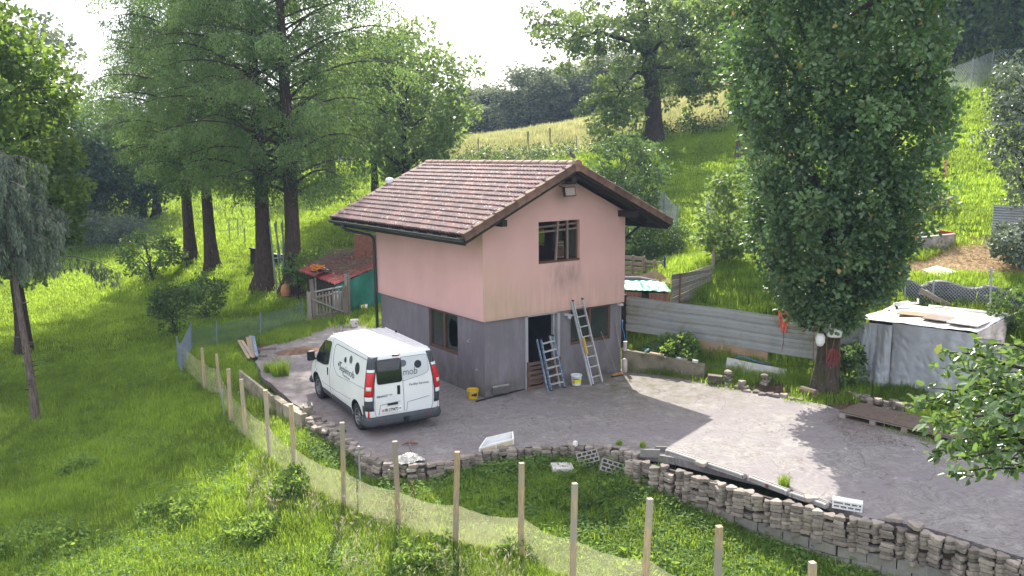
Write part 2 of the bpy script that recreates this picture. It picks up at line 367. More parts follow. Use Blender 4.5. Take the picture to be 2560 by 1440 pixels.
def capped(poly, z0, z1):
    bm = bmesh.new(); vt = [bm.verts.new((p[0], p[1], z1)) for p in poly]; f = bm.faces.new(vt)
    r = bmesh.ops.extrude_face_region(bm, geom=[f]); bmesh.ops.translate(bm, verts=[v for v in r['geom'] if isinstance(v, bmesh.types.BMVert)], vec=(0, 0, z0-z1))
    bmesh.ops.triangulate(bm, faces=bm.faces[:]); bmesh.ops.recalc_face_normals(bm, faces=bm.faces[:]); me = bpy.data.meshes.new("driveway"); bm.to_mesh(me); bm.free(); return me
me = capped(refine(SLAB), -.16, 0); me.materials.append(M_slab); o = bpy.data.objects.new("driveway", me); COL.objects.link(o); tag(o, kind='structure')
# ================================================================ HOUSE
W_, L_ = 5.01, 6.20
ZB = 2.10
ZR, ZE, XR = 6.22, 4.54, 2.505            # tile surface at ridge / eave (x=-1.05)
XE0, XE1, YR0, YR1 = -1.05, 6.06, -.82, 7.21
SLP = (ZR-ZE)/(XR-XE0)
def roof_z(x): return ZR-SLP*abs(x-XR)
def render_mat(name, base, stain=False):
    m, nn, ll, bs = nodes(name); pos = nn.new("ShaderNodeNewGeometry").outputs["Position"]
    c = mixc(nn, ll, mapr(nn, ll, noise(nn, ll, pos, 1.1, 6), .3, .7), [x*.93 for x in base], [x*1.05 for x in base])
    c = mixc(nn, ll, mapr(nn, ll, noise(nn, ll, pos, 35, 3), .3, .7, 0, .22), c, [x*.82 for x in base])
    sx = nn.new("ShaderNodeSeparateXYZ"); ll.new(pos, sx.inputs[0]); X, Y, Z = sx.outputs
    st = noise(nn, ll, scaled(nn, ll, pos, (5, 5, .45)), 1.6, 6, .6)
    if stain:
        def band(v, a, b, s=.25):
            return math_(nn, ll, 'MULTIPLY', mapr(nn, ll, v, a-s, a+s*.4), mapr(nn, ll, v, b+s, b-s*.4))
        front = mapr(nn, ll, Y, .02, .005)
        yel = math_(nn, ll, 'MULTIPLY', math_(nn, ll, 'MULTIPLY', mapr(nn, ll, X, 2.2, .1, .15, 1), mapr(nn, ll, Z, 4.0, 2.5)), mapr(nn, ll, st, .3, .65, .5, .9))
        c = mixc(nn, ll, math_(nn, ll, 'MULTIPLY', yel, math_(nn, ll, 'MULTIPLY', front, .95)), c, (.50, .37, .235))
        # brown yellow film right of the window stain and along the bottom
        yl2 = math_(nn, ll, 'MULTIPLY', mapr(nn, ll, Z, 3.2, 2.3), mapr(nn, ll, st, .3, .6, 0, .55)); c = mixc(nn, ll, math_(nn, ll, 'MULTIPLY', yl2, front), c, (.45, .33, .235))
        g1 = math_(nn, ll, 'MULTIPLY', band(X, 2.25, 3.25, .3), band(Z, 2.80, 3.44, .35)); g1 = math_(nn, ll, 'MULTIPLY', g1, mapr(nn, ll, noise(nn, ll, scaled(nn, ll, pos, (3, 3, .8)), 1.5, 7, .65), .36, .75))
        c = mixc(nn, ll, math_(nn, ll, 'MULTIPLY', math_(nn, ll, 'MULTIPLY', g1, front), .8), c, (.22, .18, .15))
        # drip edge: darker lowest band
    lo = mapr(nn, ll, Z, 2.25, 2.1, 0, .25) if stain else math_(nn, ll, 'MULTIPLY', mapr(nn, ll, Z, .9, .0), mapr(nn, ll, noise(nn, ll, pos, 2.2, 7, .65), .35, .6, .2, 1.0))
    c = mixc(nn, ll, lo, c, (.35, .25, .2) if stain else (.11, .105, .085))
    if not stain:
        sc_ = math_(nn, ll, 'MULTIPLY', mapr(nn, ll, noise(nn, ll, scaled(nn, ll, pos, (1, 1, .3)), 3.0, 6, .7), .45, .7, 0, .7), 1); c = mixc(nn, ll, sc_, c, [x*1.4 for x in base])
    ll.new(c, bs.inputs["Base Color"]); bs.inputs["Roughness"].default_value = .93; bs.inputs["Specular IOR Level"].default_value = .2
    bump(nn, ll, noise(nn, ll, pos, 110, 3), bs, .35, .006); return m
M_pink = render_mat("pink_render", (.72, .43, .40), True)
M_grey = render_mat("grey_render", (.18, .165, .18))
M_darkwood = wood("dark_stained_wood", (.035, .027, .023), .7, .2, 'X')
M_brownframe = mat("brown_window_frame", (.115, .060, .038), .5, .15)
M_door = mat("grey_door_frame", (.33, .32, .34), .6, .1)
M_inner = mat("inner_plaster", (.30, .28, .27), .9, .15)
M_darkmetal = mat("dark_painted_gutter", (.025, .030, .034), .35, .2, metal=.0, bstr=0, spec=.6)
def glassy(name, col=(.02,.025,.028), rough=.05, alpha=.55):
    m, nn, ll, bs = nodes(name); bs.inputs["Base Color"].default_value = hexc(*col); bs.inputs["Roughness"].default_value = rough; bs.inputs["Specular IOR Level"].default_value = .9
    tr = nn.new("ShaderNodeBsdfTransparent"); tr.inputs[0].default_value = (.75, .8, .8, 1); mx = nn.new("ShaderNodeMixShader"); mx.inputs[0].default_value = alpha
    ll.new(tr.outputs[0], mx.inputs[1]); ll.new(bs.outputs[0], mx.inputs[2]); ll.new(mx.outputs[0], nn["Material Output"].inputs[0]); return m
M_glass = glassy("dusty_glass", (.055, .065, .06), .12, .6)
M_vglass = glassy("tinted_car_glass", (.008, .010, .011), .03, .88)

house = empty("house", (0, 0, 0), "small two storey house, pink render above grey, brown tiled saddle roof", "house")
def wall_rect(mb, ax, at, thick, u0, u1, z0, z1, holes):
    """wall in plane ax=at (outer face), thickness inward; rectangular holes (u0,u1,z0,z1)"""
    us = sorted({u0, u1, *[h[0] for h in holes], *[h[1] for h in holes]}); zs = sorted({z0, z1, *[h[2] for h in holes], *[h[3] for h in holes]})
    for i in range(len(us)-1):
        # merge vertically where no hole
        run = None
        for j in range(len(zs)):
            solid = j < len(zs)-1 and not any(h[0] <= us[i]+1e-6 and h[1] >= us[i+1]-1e-6 and h[2] <= zs[j]+1e-6 and h[3] >= zs[j+1]-1e-6 for h in holes)
            if solid and run is None: run = zs[j]
            if not solid and run is not None:
                a, b, zc, dz = us[i], us[i+1], (run+zs[j])/2, zs[j]-run
                if ax == 'y': mb.box(((a+b)/2, at+thick/2, zc), (b-a, abs(thick), dz))
                else: mb.box((at+thick/2, (a+b)/2, zc), (abs(thick), b-a, dz))
                run = None
ZS = roof_z(0)-.24                          # underside of roof at the long walls
mb = MB()
wall_rect(mb, 'y', 0, .28, 0, W_, ZB, ZS, [(1.83, 3.28, 3.50, ZS)])
wall_rect(mb, 'y', L_, -.28, 0, W_, ZB, ZS, [])
wall_rect(mb, 'x', 0, .28, .28, L_-.28, ZB, ZS, [])
wall_rect(mb, 'x', W_, -.28, .28, L_-.28, ZB, ZS, [(3.55, 4.7, 3.50, 4.05)])
def gable(mb, y0, y1, hole=None):
    zr = roof_z(XR)-.24
    if hole:
        a, b, zt = hole
        polys = [[(0, ZS), (a, ZS), (a, ZS+SLP*a)], [(a, zt), (b, zt), (b, zr-SLP*abs(b-XR)), (XR, zr), (a, zr-SLP*abs(a-XR))], [(b, ZS), (W_, ZS), (b, ZS+SLP*(W_-b))]]
    else: polys = [[(0, ZS), (W_, ZS), (XR, zr)]]
    for p in polys:
        n = len(p); vs = [(x, y0, z) for x, z in p]+[(x, y1, z) for x, z in p]
        mb.add(vs, [tuple(range(n)), tuple(range(2*n-1, n-1, -1))]+[(i, i+n, (i+1) % n+n, (i+1) % n) for i in range(n)])
gable(mb, 0, .28, (1.83, 3.28, 4.65)); gable(mb, L_-.28, L_)
mb.build("upper_wall", M_pink, house)
mb = MB(); e = .06
wall_rect(mb, 'y', e, .28, e, W_-e, -.3, ZB, [(1.46, 2.52, 0, 2.06), (3.0, 4.52, 1.05, 2.08)])
wall_rect(mb, 'y', L_-e, -.28, e, W_-e, -.3, ZB, [])
wall_rect(mb, 'x', e, .28, e+.28, L_-e-.28, -.3, ZB, [(1.42, 3.04, .90, 2.06)])
wall_rect(mb, 'x', W_-e, -.28, e+.28, L_-e-.28, -.3, ZB, [])
mb.build("lower_wall", M_grey, house)
mb = MB(); mb.box((W_/2, L_/2, ZB+.06), (W_-.58, L_-.58, .12)); mb.box((W_/2, L_/2, .03), (W_-.7, L_-.7, .05)); mb.build("inner_floor", M_inner, house)
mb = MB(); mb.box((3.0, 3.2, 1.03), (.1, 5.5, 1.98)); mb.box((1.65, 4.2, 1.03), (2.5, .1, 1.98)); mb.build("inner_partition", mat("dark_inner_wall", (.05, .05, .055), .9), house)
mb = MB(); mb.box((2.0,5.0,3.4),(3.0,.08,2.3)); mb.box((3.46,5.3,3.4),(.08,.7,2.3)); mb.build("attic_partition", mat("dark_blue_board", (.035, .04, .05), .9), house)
# frame edge stucco chips on grey wall
for (y, z) in ((.85, 1.45), (.5, .72)):
    mb = MB()
    for k in range(5):
        mb.box((e-.004, y+random.uniform(-.07,.07), z+random.uniform(-.05,.05)), (.004, random.uniform(.03,.08), random.uniform(.008,.03)), (random.uniform(-.5,.5),0,0))
    mb.build("plaster_scar", mat("white_filler", (.45,.43,.42), .9), house)
# upper window: battens nailed in front
M_oldwood = wood("weathered_batten", (.26, .19, .16), .85, .2, 'Z'); M_oldwood_h = wood("weathered_rail", (.21, .14, .11), .85, .2, 'X')
wx0, wx1, wz0, wz1 = 1.83, 3.28, 3.50, 4.65
w = MB(); w.box(((wx0+wx1)/2, .14, wz0+.035), (wx1-wx0-.01, .3, .05)); w.box((wx1-.04, .17, (wz0+wz1)/2), (.05, .16, 1.05)); w.box((wx0+.03, .2, (wz0+wz1)/2), (.05, .08, 1.05))
win = w.build("window", M_brownframe, house)
mb = MB(); mb.beam((2.44, .03, wz0+.02), (2.52, .03, wz1-.01), .06, .05, (0,1,0)); mb.build("batten", M_oldwood, win)
mb = MB(); mb.beam((2.86, .03, wz0+.06), (2.85, .03, wz1-.01), .055, .05, (0,1,0)); mb.build("batten", M_oldwood, win)
for zz, dz in ((wz1-.12, .05), (wz1-.26, .045)):
    mb = MB(); mb.beam((wx0+.02, .085, zz-.03), (wx1-.03, .085, zz+.02), .045, dz, (0,0,1)); mb.build("rail", M_oldwood_h, win)
mb = MB(); mb.box((3.07, .16, 4.0), (.36, .008, .8)); mb.build("pane", M_glass, win)
mb = MB(); mb.box((2.66, .13, 3.95), (.3, .02, .04)); mb.box((2.66,.13,3.62), (.3,.02,.04)); mb.box((2.66,.13,4.03),(.3,.02,.06))
for k in range(6): mb.box((2.55+k*.05, .13, 3.79), (.016, .018, .3))
mb.build("lattice", M_oldwood_h, win)
mb = MB(); mb.box((W_-.14, 4.12, 3.78), (.008, 1.13, .53)); mb.build("pane", M_glass, house)
mb = MB(); mb.box((2.66, .22, 4.2), (.36,.01,.8)); mb.build("pane", M_glass, win)
# lower windows
def casement(u0, u1, z0, z1, ax, at, broken):
    def P(u, dpt, z): return (u, at+dpt, z) if ax == 'y' else (at+dpt, u, z)
    def bx(mb, a, b, c, d, dep0, dep1):
        if ax == 'y': mb.box(((a+b)/2, at+(dep0+dep1)/2, (c+d)/2), (b-a, dep1-dep0, d-c))
        else: mb.box((at+(dep0+dep1)/2, (a+b)/2, (c+d)/2), (dep1-dep0, b-a, d-c))
    t = .06; mb = MB()
    bx(mb, u0, u1, z0, z0+t+.02, .05, .13); bx(mb, u0, u1, z1-t, z1, .05, .13); bx(mb, u0, u0+t, z0+t+.02, z1-t, .05, .13); bx(mb, u1-t, u1, z0+t+.02, z1-t, .05, .13)
    um = (u0+u1)/2; bx(mb, um-.045, um+.045, z0+t+.02, z1-t, .045, .125)
    wo = mb.build("window", M_brownframe, house); bevel(wo, .006)
    for i, (a, b) in enumerate(((u0+t, um-.045), (um+.045, u1-t))):
        za, zb = z0+t+.02, z1-t
        if broken == i:
            # a shard hole left in the pane
            n = 22; cx, cz = (a+b)/2-.03, (za+zb)/2; rx, rz = (b-a)*.40, (zb-za)*.42
            inner = [(cx+rx*math.cos(2*math.pi*k/n)*random.uniform(.78,1.08), cz+rz*math.sin(2*math.pi*k/n)*random.uniform(.85,1.08)) for k in range(n)]
            outer = []
            for k in range(n):
                c_, s_ = math.cos(2*math.pi*k/n), math.sin(2*math.pi*k/n); q = min(((b-cx) if c_ > 0 else (cx-a))/(abs(c_)+1e-6), (zb-za)/2/(abs(s_)+1e-6)); outer.append((cx+c_*q, cz+s_*q))
            mb = MB(); mb.add([P(x, .09, z) for x, z in inner]+[P(x, .09, z) for x, z in outer], [(k, (k+1) % n, (k+1) % n+n, k+n) for k in range(n)]); mb.build("broken_pane", M_glass, wo)
        else:
            mb = MB(); bx(mb, a, b, za, zb, .088, .094); mb.build("pane", M_glass, wo)
    return wo
M_palepl = mat("pale_plastic", (.35,.42,.40), .4)
casement(3.0, 4.52, 1.05, 2.08, 'y', e, -1); casement(1.42, 3.04, .90, 2.06, 'x', e, 0)
for x, z, s, bw in ((4.05,1.13,.06,"widest of the row"),(4.17,1.13,.05,"second from the right"),(3.3,1.13,.06,"behind the ladder"),(4.3,1.13,.045,"rightmost"),(3.5,1.13,.05,"beside the ladder's right rail")):
    mb = MB(); mb.lathe((x, .32, z), [(s, 0), (s*1.1, .1), (s*.9, .22), (s*.35, .3), (s*.35, .36), (0, .36)], 10)
    solo(mb, "bottle", M_palepl, (x, .32, z), "pale bottle inside the front lower window, "+bw, "bottle", "bottles inside the front window")
# door frame with dark doorway
mb = MB(); mb.box((1.43, .10, 1.03), (.09, .15, 2.06)); mb.box((2.55, .10, 1.03), (.09, .15, 2.06)); mb.box((1.99, .10, 2.075), (1.03, .15, .045)); o = mb.build("door_frame", M_door, house)
mb = MB(); mb.box((2.46, .18, 1.03), (.05, .10, 2.0)); mb.build("door_leaf", mat("pale_door_edge", (.38,.37,.38), .5), house)
# roof structure: deck, rafters, purlins, barge boards, eaves board
yr0, yr1 = YR0+.06, YR1-.06
mb = MB()
for s in (-1, 1):
    xa, xb = (XR, XE0+.08) if s < 0 else (XR, XE1-.08)
    z1, z2 = roof_z(xa)-.10, roof_z(xb)-.10
    vs = [(xa, yr0, z1), (xb, yr0, z2), (xb, yr1, z2), (xa, yr1, z1)]; vs += [(x, y, z-.03) for x, y, z in vs]
    mb.add(vs, [(0,1,2,3), (7,6,5,4), (0,4,5,1), (1,5,6,2), (2,6,7,3), (3,7,4,0)])
mb.build("roof_deck", M_darkwood, house)
for k in range(11):
    y = yr0+.13+k*(yr1-yr0-.26)/10
    for s in (-1, 1):
        xb = XE0+.12 if s < 0 else XE1-.12
        mb = MB(); mb.beam((XR+s*.02, y, roof_z(XR)-.21), (xb, y, roof_z(xb)-.21), .09, .14, (0,0,1)); mb.build("rafter", M_darkwood, house)
for x in (.22, XR, W_-.22):
    mb = MB(); zt = roof_z(x)-.30; mb.box((x, -.36, zt-.09), (.16, .70, .17)); mb.build("purlin", M_darkwood, house)
    mb = MB(); mb.box((x, L_+.4, zt-.09), (.16, .78, .17)); mb.build("purlin", M_darkwood, house)
for s in (-1, 1):
    xb = XE0+.02 if s < 0 else XE1-.02
    for y in (YR0+.03, YR1-.03):
        mb = MB(); mb.beam((XR+s*.012, y, roof_z(XR)-.16), (xb, y, roof_z(xb)-.16), .035, .16, (0,0,1)); mb.build("barge_board", M_darkwood, house)
mb = MB(); mb.box((XE0+.06, (yr0+yr1)/2, roof_z(XE0)-.19), (.03, yr1-yr0-.02, .17)); mb.build("eaves_board", M_darkwood, house); mb = MB(); mb.box((XE1-.06, (yr0+yr1)/2, roof_z(XE1)-.19), (.03, yr1-yr0-.02, .17)); mb.build("eaves_board", M_darkwood, house)
# tiles
def tile_mat():
    m, nn, ll, bs = nodes("weathered_clay_tile"); pos = nn.new("ShaderNodeNewGeometry").outputs["Position"]; oi = nn.new("ShaderNodeObjectInfo").outputs["Random"]
    c = mixc(nn, ll, mapr(nn, ll, noise(nn, ll, pos, 1.1, 5), .35, .65), (.135, .058, .048), (.23, .105, .085))
    c = mixc(nn, ll, mapr(nn, ll, noise(nn, ll, scaled(nn, ll, pos, (1, 2.2, 1)), 3.0, 7, .65), .42, .62, 0, .8), c, (.085, .055, .062))
    c = mixc(nn, ll, mapr(nn, ll, noise(nn, ll, pos, 9, 5, .75), .57, .63, 0, .85), c, (.42, .40, .385))
    c = mixc(nn, ll, mapr(nn, ll, noise(nn, ll, pos, 5.5, 6, .7), .62, .7, 0, .6), c, (.16, .15, .06))
    hs = nn.new("ShaderNodeHueSaturation"); ll.new(mapr(nn, ll, oi, 0, 1, .72, 1.3), hs.inputs["Value"]); ll.new(c, hs.inputs["Color"])
    ll.new(hs.outputs[0], bs.inputs["Base Color"]); bs.inputs["Roughness"].default_value = .62; bs.inputs["Specular IOR Level"].default_value = .5
    bump(nn, ll, noise(nn, ll, pos, 50, 4), bs, .3, .004); return m
M_tile = tile_mat()
ncol, nrow = 25, 16; TW = (YR1-YR0-.16)/ncol; SL = math.hypot(XR-XE0, ZR-ZE); TE = SL/nrow
def tile_mb():
    mb = MB(); n = 12; Ln = TE+.05
    prof = [(-TW/2+TW*i/n, .060*abs(math.sin(math.pi*2*i/n))**1.4) for i in range(n+1)]
    # local: x = along the width, y = down the slope, z = up
    top = [(x, -Ln/2, h+.004) for x, h in prof]; bot = [(x, Ln/2, h+.048) for x, h in prof]; lip = [(x, Ln/2, h+.008) for x, h in prof]
    mb.add(top+bot+lip, [(i, i+1, n+2+i, n+1+i) for i in range(n)]+[(n+1+i, n+2+i, 2*n+3+i, 2*n+2+i) for i in range(n)]); return mb
tb = tile_mb(); tile_me = tb.mesh("tile", M_tile)
ang = math.atan(SLP)
def slope_pt(s, dist, y, lift=0):       # dist down from ridge
    n = Vector((s*math.sin(ang), 0, math.cos(ang))); return Vector((XR+s*math.cos(ang)*dist, y, ZR-math.sin(ang)*dist))+n*lift
def tile_rot(s):
    down = Vector((s*math.cos(ang), 0, -math.sin(ang))); nrm = Vector((s*math.sin(ang), 0, math.cos(ang))); x = down.cross(nrm)
    return Matrix((x, down, nrm)).transposed()
roofL = []
for r in range(nrow):
    for c in range(ncol):
        y = YR0+.08+TW*(c+.5); roofL.append((c-(nrow-r)*.6, r, c, y))
roofL.sort(key=lambda t: t[0])
mrot = tile_rot(-1); er = mrot.to_euler(); rest = MB()
for i, (_, r, c, y) in enumerate(roofL):
    p = slope_pt(-1, TE*(r+.5), y+random.uniform(-.004, .004), -.045+random.uniform(0, .006)); q = (er[0]+random.uniform(-.008,.008), er[1]+random.uniform(-.01,.01), er[2]+random.uniform(-.008,.008))
    if i < 298: inst("tile", tile_me, house, p, q)
    else: rest.add([mrot @ Vector(v)+p for v in tb.v], tb.f)
mr2 = tile_rot(1)
for r in range(nrow):
    for c in range(ncol):
        p = slope_pt(1, TE*(r+.5), YR0+.08+TW*(c+.5), -.045); rest.add([mr2 @ Vector(v)+p for v in tb.v], tb.f)
tag(rest.build("tile_field", M_tile, house), kind="stuff")
# ridge and verge tiles
def cap_mesh(name, length, rad, down):
    mb = MB(); n = 7; vs = []
    for t, rr in ((0, rad*.9), (length+.05, rad*1.12)):
        for k in range(n+1):
            a = math.pi*k/n; vs.append((t, rr*math.cos(a), rr*math.sin(a)*down))
    mb.add(vs, [(k, k+1, n+2+k, n+1+k) for k in range(n)]+[tuple(n+1+k for k in range(n+1))]); return mb.mesh(name, M_ridge)
M_ridge = mat("clay_ridge_tile", (.23, .115, .085), .7, .3, 4, .3, 40, rnd=.3, dirt=(.30, .27, .23), dirtamt=.6, dscale=6)
rl = (YR1-YR0)/20; rm = cap_mesh("ridge_tile", rl, .12, .85)
for k in range(20): inst("ridge_tile", rm, house, (XR, YR1-rl*k, ZR-.01), (random.uniform(-.02,.02), random.uniform(.0,.03), -math.pi/2))
nv = 11; vl = SL/nv
def verge_mesh():
    mb = MB(); L = vl+.05
    # local x down slope, y outward, z up : an L-shaped cap
    vs = []
    for t, dz in ((0, 0), (L, .028)):
        vs += [(t, -.14, .02+dz), (t, -.02, .055+dz), (t, .05, .03+dz), (t, .055, -.15+dz*.5), (t, .035, -.15+dz*.5)]
    mb.add(vs, [(i, i+1, 6+i, 5+i) for i in range(4)]+[(5,6,7,8,9)]); return mb.mesh("verge_tile", M_verge)
M_verge = mat("verge_clay", (.15, .075, .060), .75, .35, 5, .4, 40, rnd=.3, dirt=(.17, .16, .07), dirtamt=.6, dscale=7)
vm = verge_mesh()
for s in (-1, 1):
    for y, oy in ((YR0+.02, -1), (YR1-.02, 1)):
        down = Vector((s*math.cos(ang), 0, -math.sin(ang))); nrm = Vector((s*math.sin(ang), 0, math.cos(ang))); out = Vector((0, oy, 0))
        m3 = Matrix((down, out, nrm)).transposed(); flip = m3.determinant() < 0
        for k in range(nv):
            p = slope_pt(s, vl*k, y, 0)
            if flip:
                q = Matrix((down, -out, nrm)).transposed().to_euler(); inst("verge_tile", vm, house, p, q, (1, -1, 1))
            else: inst("verge_tile", vm, house, p, m3.to_euler())
mb = MB(); mb.tube([(XR, YR0-.045, ZR+.0), (XR, YR0-.0, ZR+.0)], [.12, .13], 10); mb.box((XR, YR0-.03, ZR-.12), (.16, .04, .16)); mb.build("ridge_end", M_ridge, house)
# gutters: half-round
def gutter(x, y0, y1, z, sgn):
    mb = MB(); n = 8; r = .085; vs = []
    for y in (y0, y1):
        for k in range(n+1): a = math.pi+math.pi*k/n; vs.append((x+r*math.cos(a), y, z+r*math.sin(a)))
        for k in range(n, -1, -1): a = math.pi+math.pi*k/n; vs.append((x+(r-.01)*math.cos(a), y, z+(r-.01)*math.sin(a)))
    m_ = 2*(n+1); mb.add(vs, [(k, (k+1) % m_, (k+1) % m_+m_, k+m_) for k in range(m_)]+[tuple(range(n+1)), tuple(m_+k for k in range(n, -1, -1))])
    mb.tube([(x+sgn*r, y0, z+.005), (x+sgn*r, y1, z+.005)], .012, 6)
    return mb.build("gutter", M_darkmetal, house, smooth=False)
g1 = gutter(XE0-.05, YR0+.05, YR1-.02, ZE-.10, -1); g2 = gutter(XE1+.05, YR0+.05, YR1-.02, ZE-.10, 1)
for k in range(9):
    mb = MB(); y = YR0+.4+k*.92; mb.tube([(XE0-.05+.09*math.cos(a), y, ZE-.10+.092*math.sin(a)) for a in [math.pi+math.pi*j/6 for j in range(7)]], .008, 5); mb.build("gutter_bracket", M_darkmetal, g1)
mb = MB(); yd = 6.25
mb.tube([(XE0-.05, yd, ZE-.15), (XE0-.05, yd, ZE-.27), (XE0+.06, yd, ZE-.36), (-.22, yd-.02, ZE-.55), (-.09, yd-.03, ZE-.66), (-.07, yd-.03, ZE-.85), (-.065, yd-.03, 2.2), (-.05, yd-.03, .0)], .052, 10)
mb.build("downpipe", M_darkmetal, house, smooth=True)
mb = MB(); mb.tube([(XE1+.05, .55, ZE-.15), (XE1+.02, .55, ZE-.3), (W_+.3, .5, ZE-.72), (W_+.09, .45, ZE-.9), (W_+.07, .45, 2.2), (W_+.0, .45, .9)], .05, 10); mb.build("downpipe", M_darkmetal, house, smooth=True)
mb = MB(); mb.box((.02, yd-.03, 1.0),(.2,.02,.02)); mb.box((-.0, yd-.03, 3.2), (.16,.12,.025)); mb.build("pipe_clamp", M_darkmetal, house)

# ---- things fixed to or resting on the house
M_white_pl = mat("white_plastic", (.72, .71, .69), .45, .06, bstr=0)
M_lens = mat("floodlight_lens", (.62, .60, .48), .15, .1, bstr=0, spec=.8)
fl = empty("floodlight", (2.62, -.3, 5.75), "upper floodlight with reflector facing out, under the gable peak", "floodlight", "floodlights under the gable")
mb = MB(); rt = Euler((R_(-62), 0, R_(8))).to_matrix(); mb.box((2.66, -.42, 5.80), (.40, .28, .07), rt); mb.build("housing", M_darkmetal, fl)
mb = MB(); mb.box(Vector((2.66, -.42, 5.80))+rt @ Vector((0, 0, .039)), (.36, .25, .01), rt); mb.build("lens", M_lens, fl)
mb = MB(); mb.tube([(2.55, -.1, 5.66), (2.55, -.3, 5.72), (2.62, -.38, 5.76)], .015, 6); mb.build("bracket", M_darkmetal, fl)
fl = empty("floodlight", (2.62, -.3, 5.5), "lower floodlight with pale square lens tilted down, under the gable peak", "floodlight", "floodlights under the gable")
rt = Euler((R_(78), 0, R_(4))).to_matrix(); mb = MB(); mb.box((2.61, -.36, 5.46), (.40, .26, .08), rt); mb.build("housing", M_darkmetal, fl)
mb = MB(); mb.box(Vector((2.61, -.36, 5.46))+rt @ Vector((0, 0, .043)), (.35, .215, .01), rt); mb.build("lens", mat("pinkish_lens", (.48, .38, .35), .2, .1, bstr=0), fl)
mb = MB(); mb.tube([(2.55, .0, 5.6), (2.55, -.25, 5.56)], .015, 6); mb.build("bracket", M_darkmetal, fl)
wlmp = empty("wall_spotlight", (2.86, 0, 1.93), "small square grey sensor spotlight between doorway and ladder", "spotlight")
mb = MB(); mb.box((2.80, -.0, 1.98), (.12, .11, .06)); mb.box((2.90, -.06, 1.92), (.13, .10, .12), (R_(20), 0, R_(25))); bevel(mb.build("housing", mat("light_grey_housing", (.42, .43, .45), .5, .05, bstr=0), wlmp), .01)
mb = MB(); mb.box((2.925, -.115, 1.90), (.09, .01, .08), (R_(20), 0, R_(25))); mb.build("lens", M_darkmetal, wlmp)
mb = MB(); mb.box((4.86, 0, 2.04), (.13, .12, .07)); bevel(solo(mb, "junction_box", mat("pale_box", (.5,.5,.52), .5, bstr=0), (4.86, 0, 2.04), "small pale box under the pink wall at the right house corner", "box"), .008)
mb = MB(); p = slope_pt(-1, 1.6, 7.2, .02); mb.lathe(p, [(.13, 0), (.15, .1), (.11, .17), (0, .19)], 12); solo(mb, "roof_vent_cap", M_white_pl, p, "small white cap at the far left edge of the tiled roof", "vent cap", smooth=True)
# pigeon
def pigeon(p):
    pg = empty("pigeon", p, "grey pigeon perched on the ridge above the gable", "bird")
    M_pg = mat("pigeon_grey", (.14, .14, .16), .7, .3, 20, bstr=0); prof = [(0, -.17), (.02, -.13), (.045, -.06), (.06, .0), (.055, .05), (.035, .095), (.025, .12)]
    mb = MB(); m3 = Euler((0, R_(62), R_(200))).to_matrix(); mb.lathe(p+Vector((0, 0, .12)), prof, 10, m3)
    h = p+Vector((0, 0, .12))+m3 @ Vector((0, 0, .12)); mb.tube([h, h+Vector((-.01, 0, .05)), h+Vector((-.02, 0, .08))], [.026, .026, .03], 8); mb.lathe(h+Vector((-.022, 0, .105)), [(0,-.03),(.025,-.015),(.03,0),(.022,.02),(0,.03)], 8)
    mb.build("body", M_pg, pg, smooth=True)
    mb = MB(); mb.tube([h+Vector((-.045, 0, .105)), h+Vector((-.075, 0, .10))], [.008, .002], 5); mb.build("beak", M_darkmetal, pg)
    mb = MB()
    for s in (-1, 1): mb.tube([p+Vector((s*.02, s*.015, .08)), p+Vector((s*.02, s*.015, .0))], .005, 5)
    mb.build("legs", mat("bird_leg", (.3,.12,.1), .6, bstr=0), pg)
pigeon(Vector((XR, YR0+.18, ZR+.10)))
# ================================================================ VAN  (local: +x forward, +y left, z up, origin under the middle of the rear)
VA = R_(84.66)
van = empty("delivery_van", (-3.013, -1.183, 0), "white panel delivery van with dot logo, parked rear to the camera beside the house", "van")
van.rotation_euler = (0, 0, VA)
M_paint = mat("white_car_paint", (.74, .75, .76), .22, .03, 1.5, 0, spec=.6, dirt=(.55,.54,.50), dirtamt=.25, dscale=1.2)
M_trim = mat("dark_bumper_plastic", (.045, .052, .062), .55, .15, 8, .15, 200)
M_black = mat("black_plastic", (.012, .012, .014), .4, .1, bstr=0)
M_red = mat("red_lamp_glass", (.50, .008, .012), .25, .2, 30, 0, spec=.5)
M_clear = mat("clear_lamp_glass", (.62, .58, .56), .1, .1, 40, 0, spec=.9)
M_tyre = mat("tyre_rubber", (.018, .018, .02), .85, .2, 30, .2)
M_rim = mat("grey_steel_rim", (.17, .175, .19), .4, .2, 10, 0, metal=.5)
M_navy = mat("navy_sticker", (.015, .02, .032), .4, .05, bstr=0); M_greyst = mat("grey_sticker", (.10, .12, .14), .4, .05, bstr=0); M_panelgrey = mat("grey_white_panel", (.55, .57, .60), .3, .05, bstr=0)
M_seam = mat("panel_gap", (.10, .10, .11), .6, bstr=0)
zs_ = [.26,.32,.45,.60,.75,.90,1.0,1.1,1.25,1.4,1.55,1.7,1.8,1.86,1.90]
hw_z = [.26,.45,.60,.75,1.0,1.1,1.25,1.5,1.75,1.86,1.90]; hw_v = [.86,.915,.935,.94,.935,.925,.905,.865,.815,.785,.765]
def hw(z): return float(np.interp(z, hw_z, hw_v))
def lr(z): return float(np.interp(z, [.26,.5,.9,1.2,1.5,1.75,1.86,1.9], [.10,.07,.045,.05,.07,.10,.12,.14]))
def lf(z): return float(np.interp(z, [.26,.4,.6,.75,.9,1.0,1.08,1.14,1.4,1.7,1.8,1.86,1.9], [4.70,4.78,4.76,4.70,4.60,4.46,4.28,4.10,3.80,3.45,3.32,3.22,3.10]))
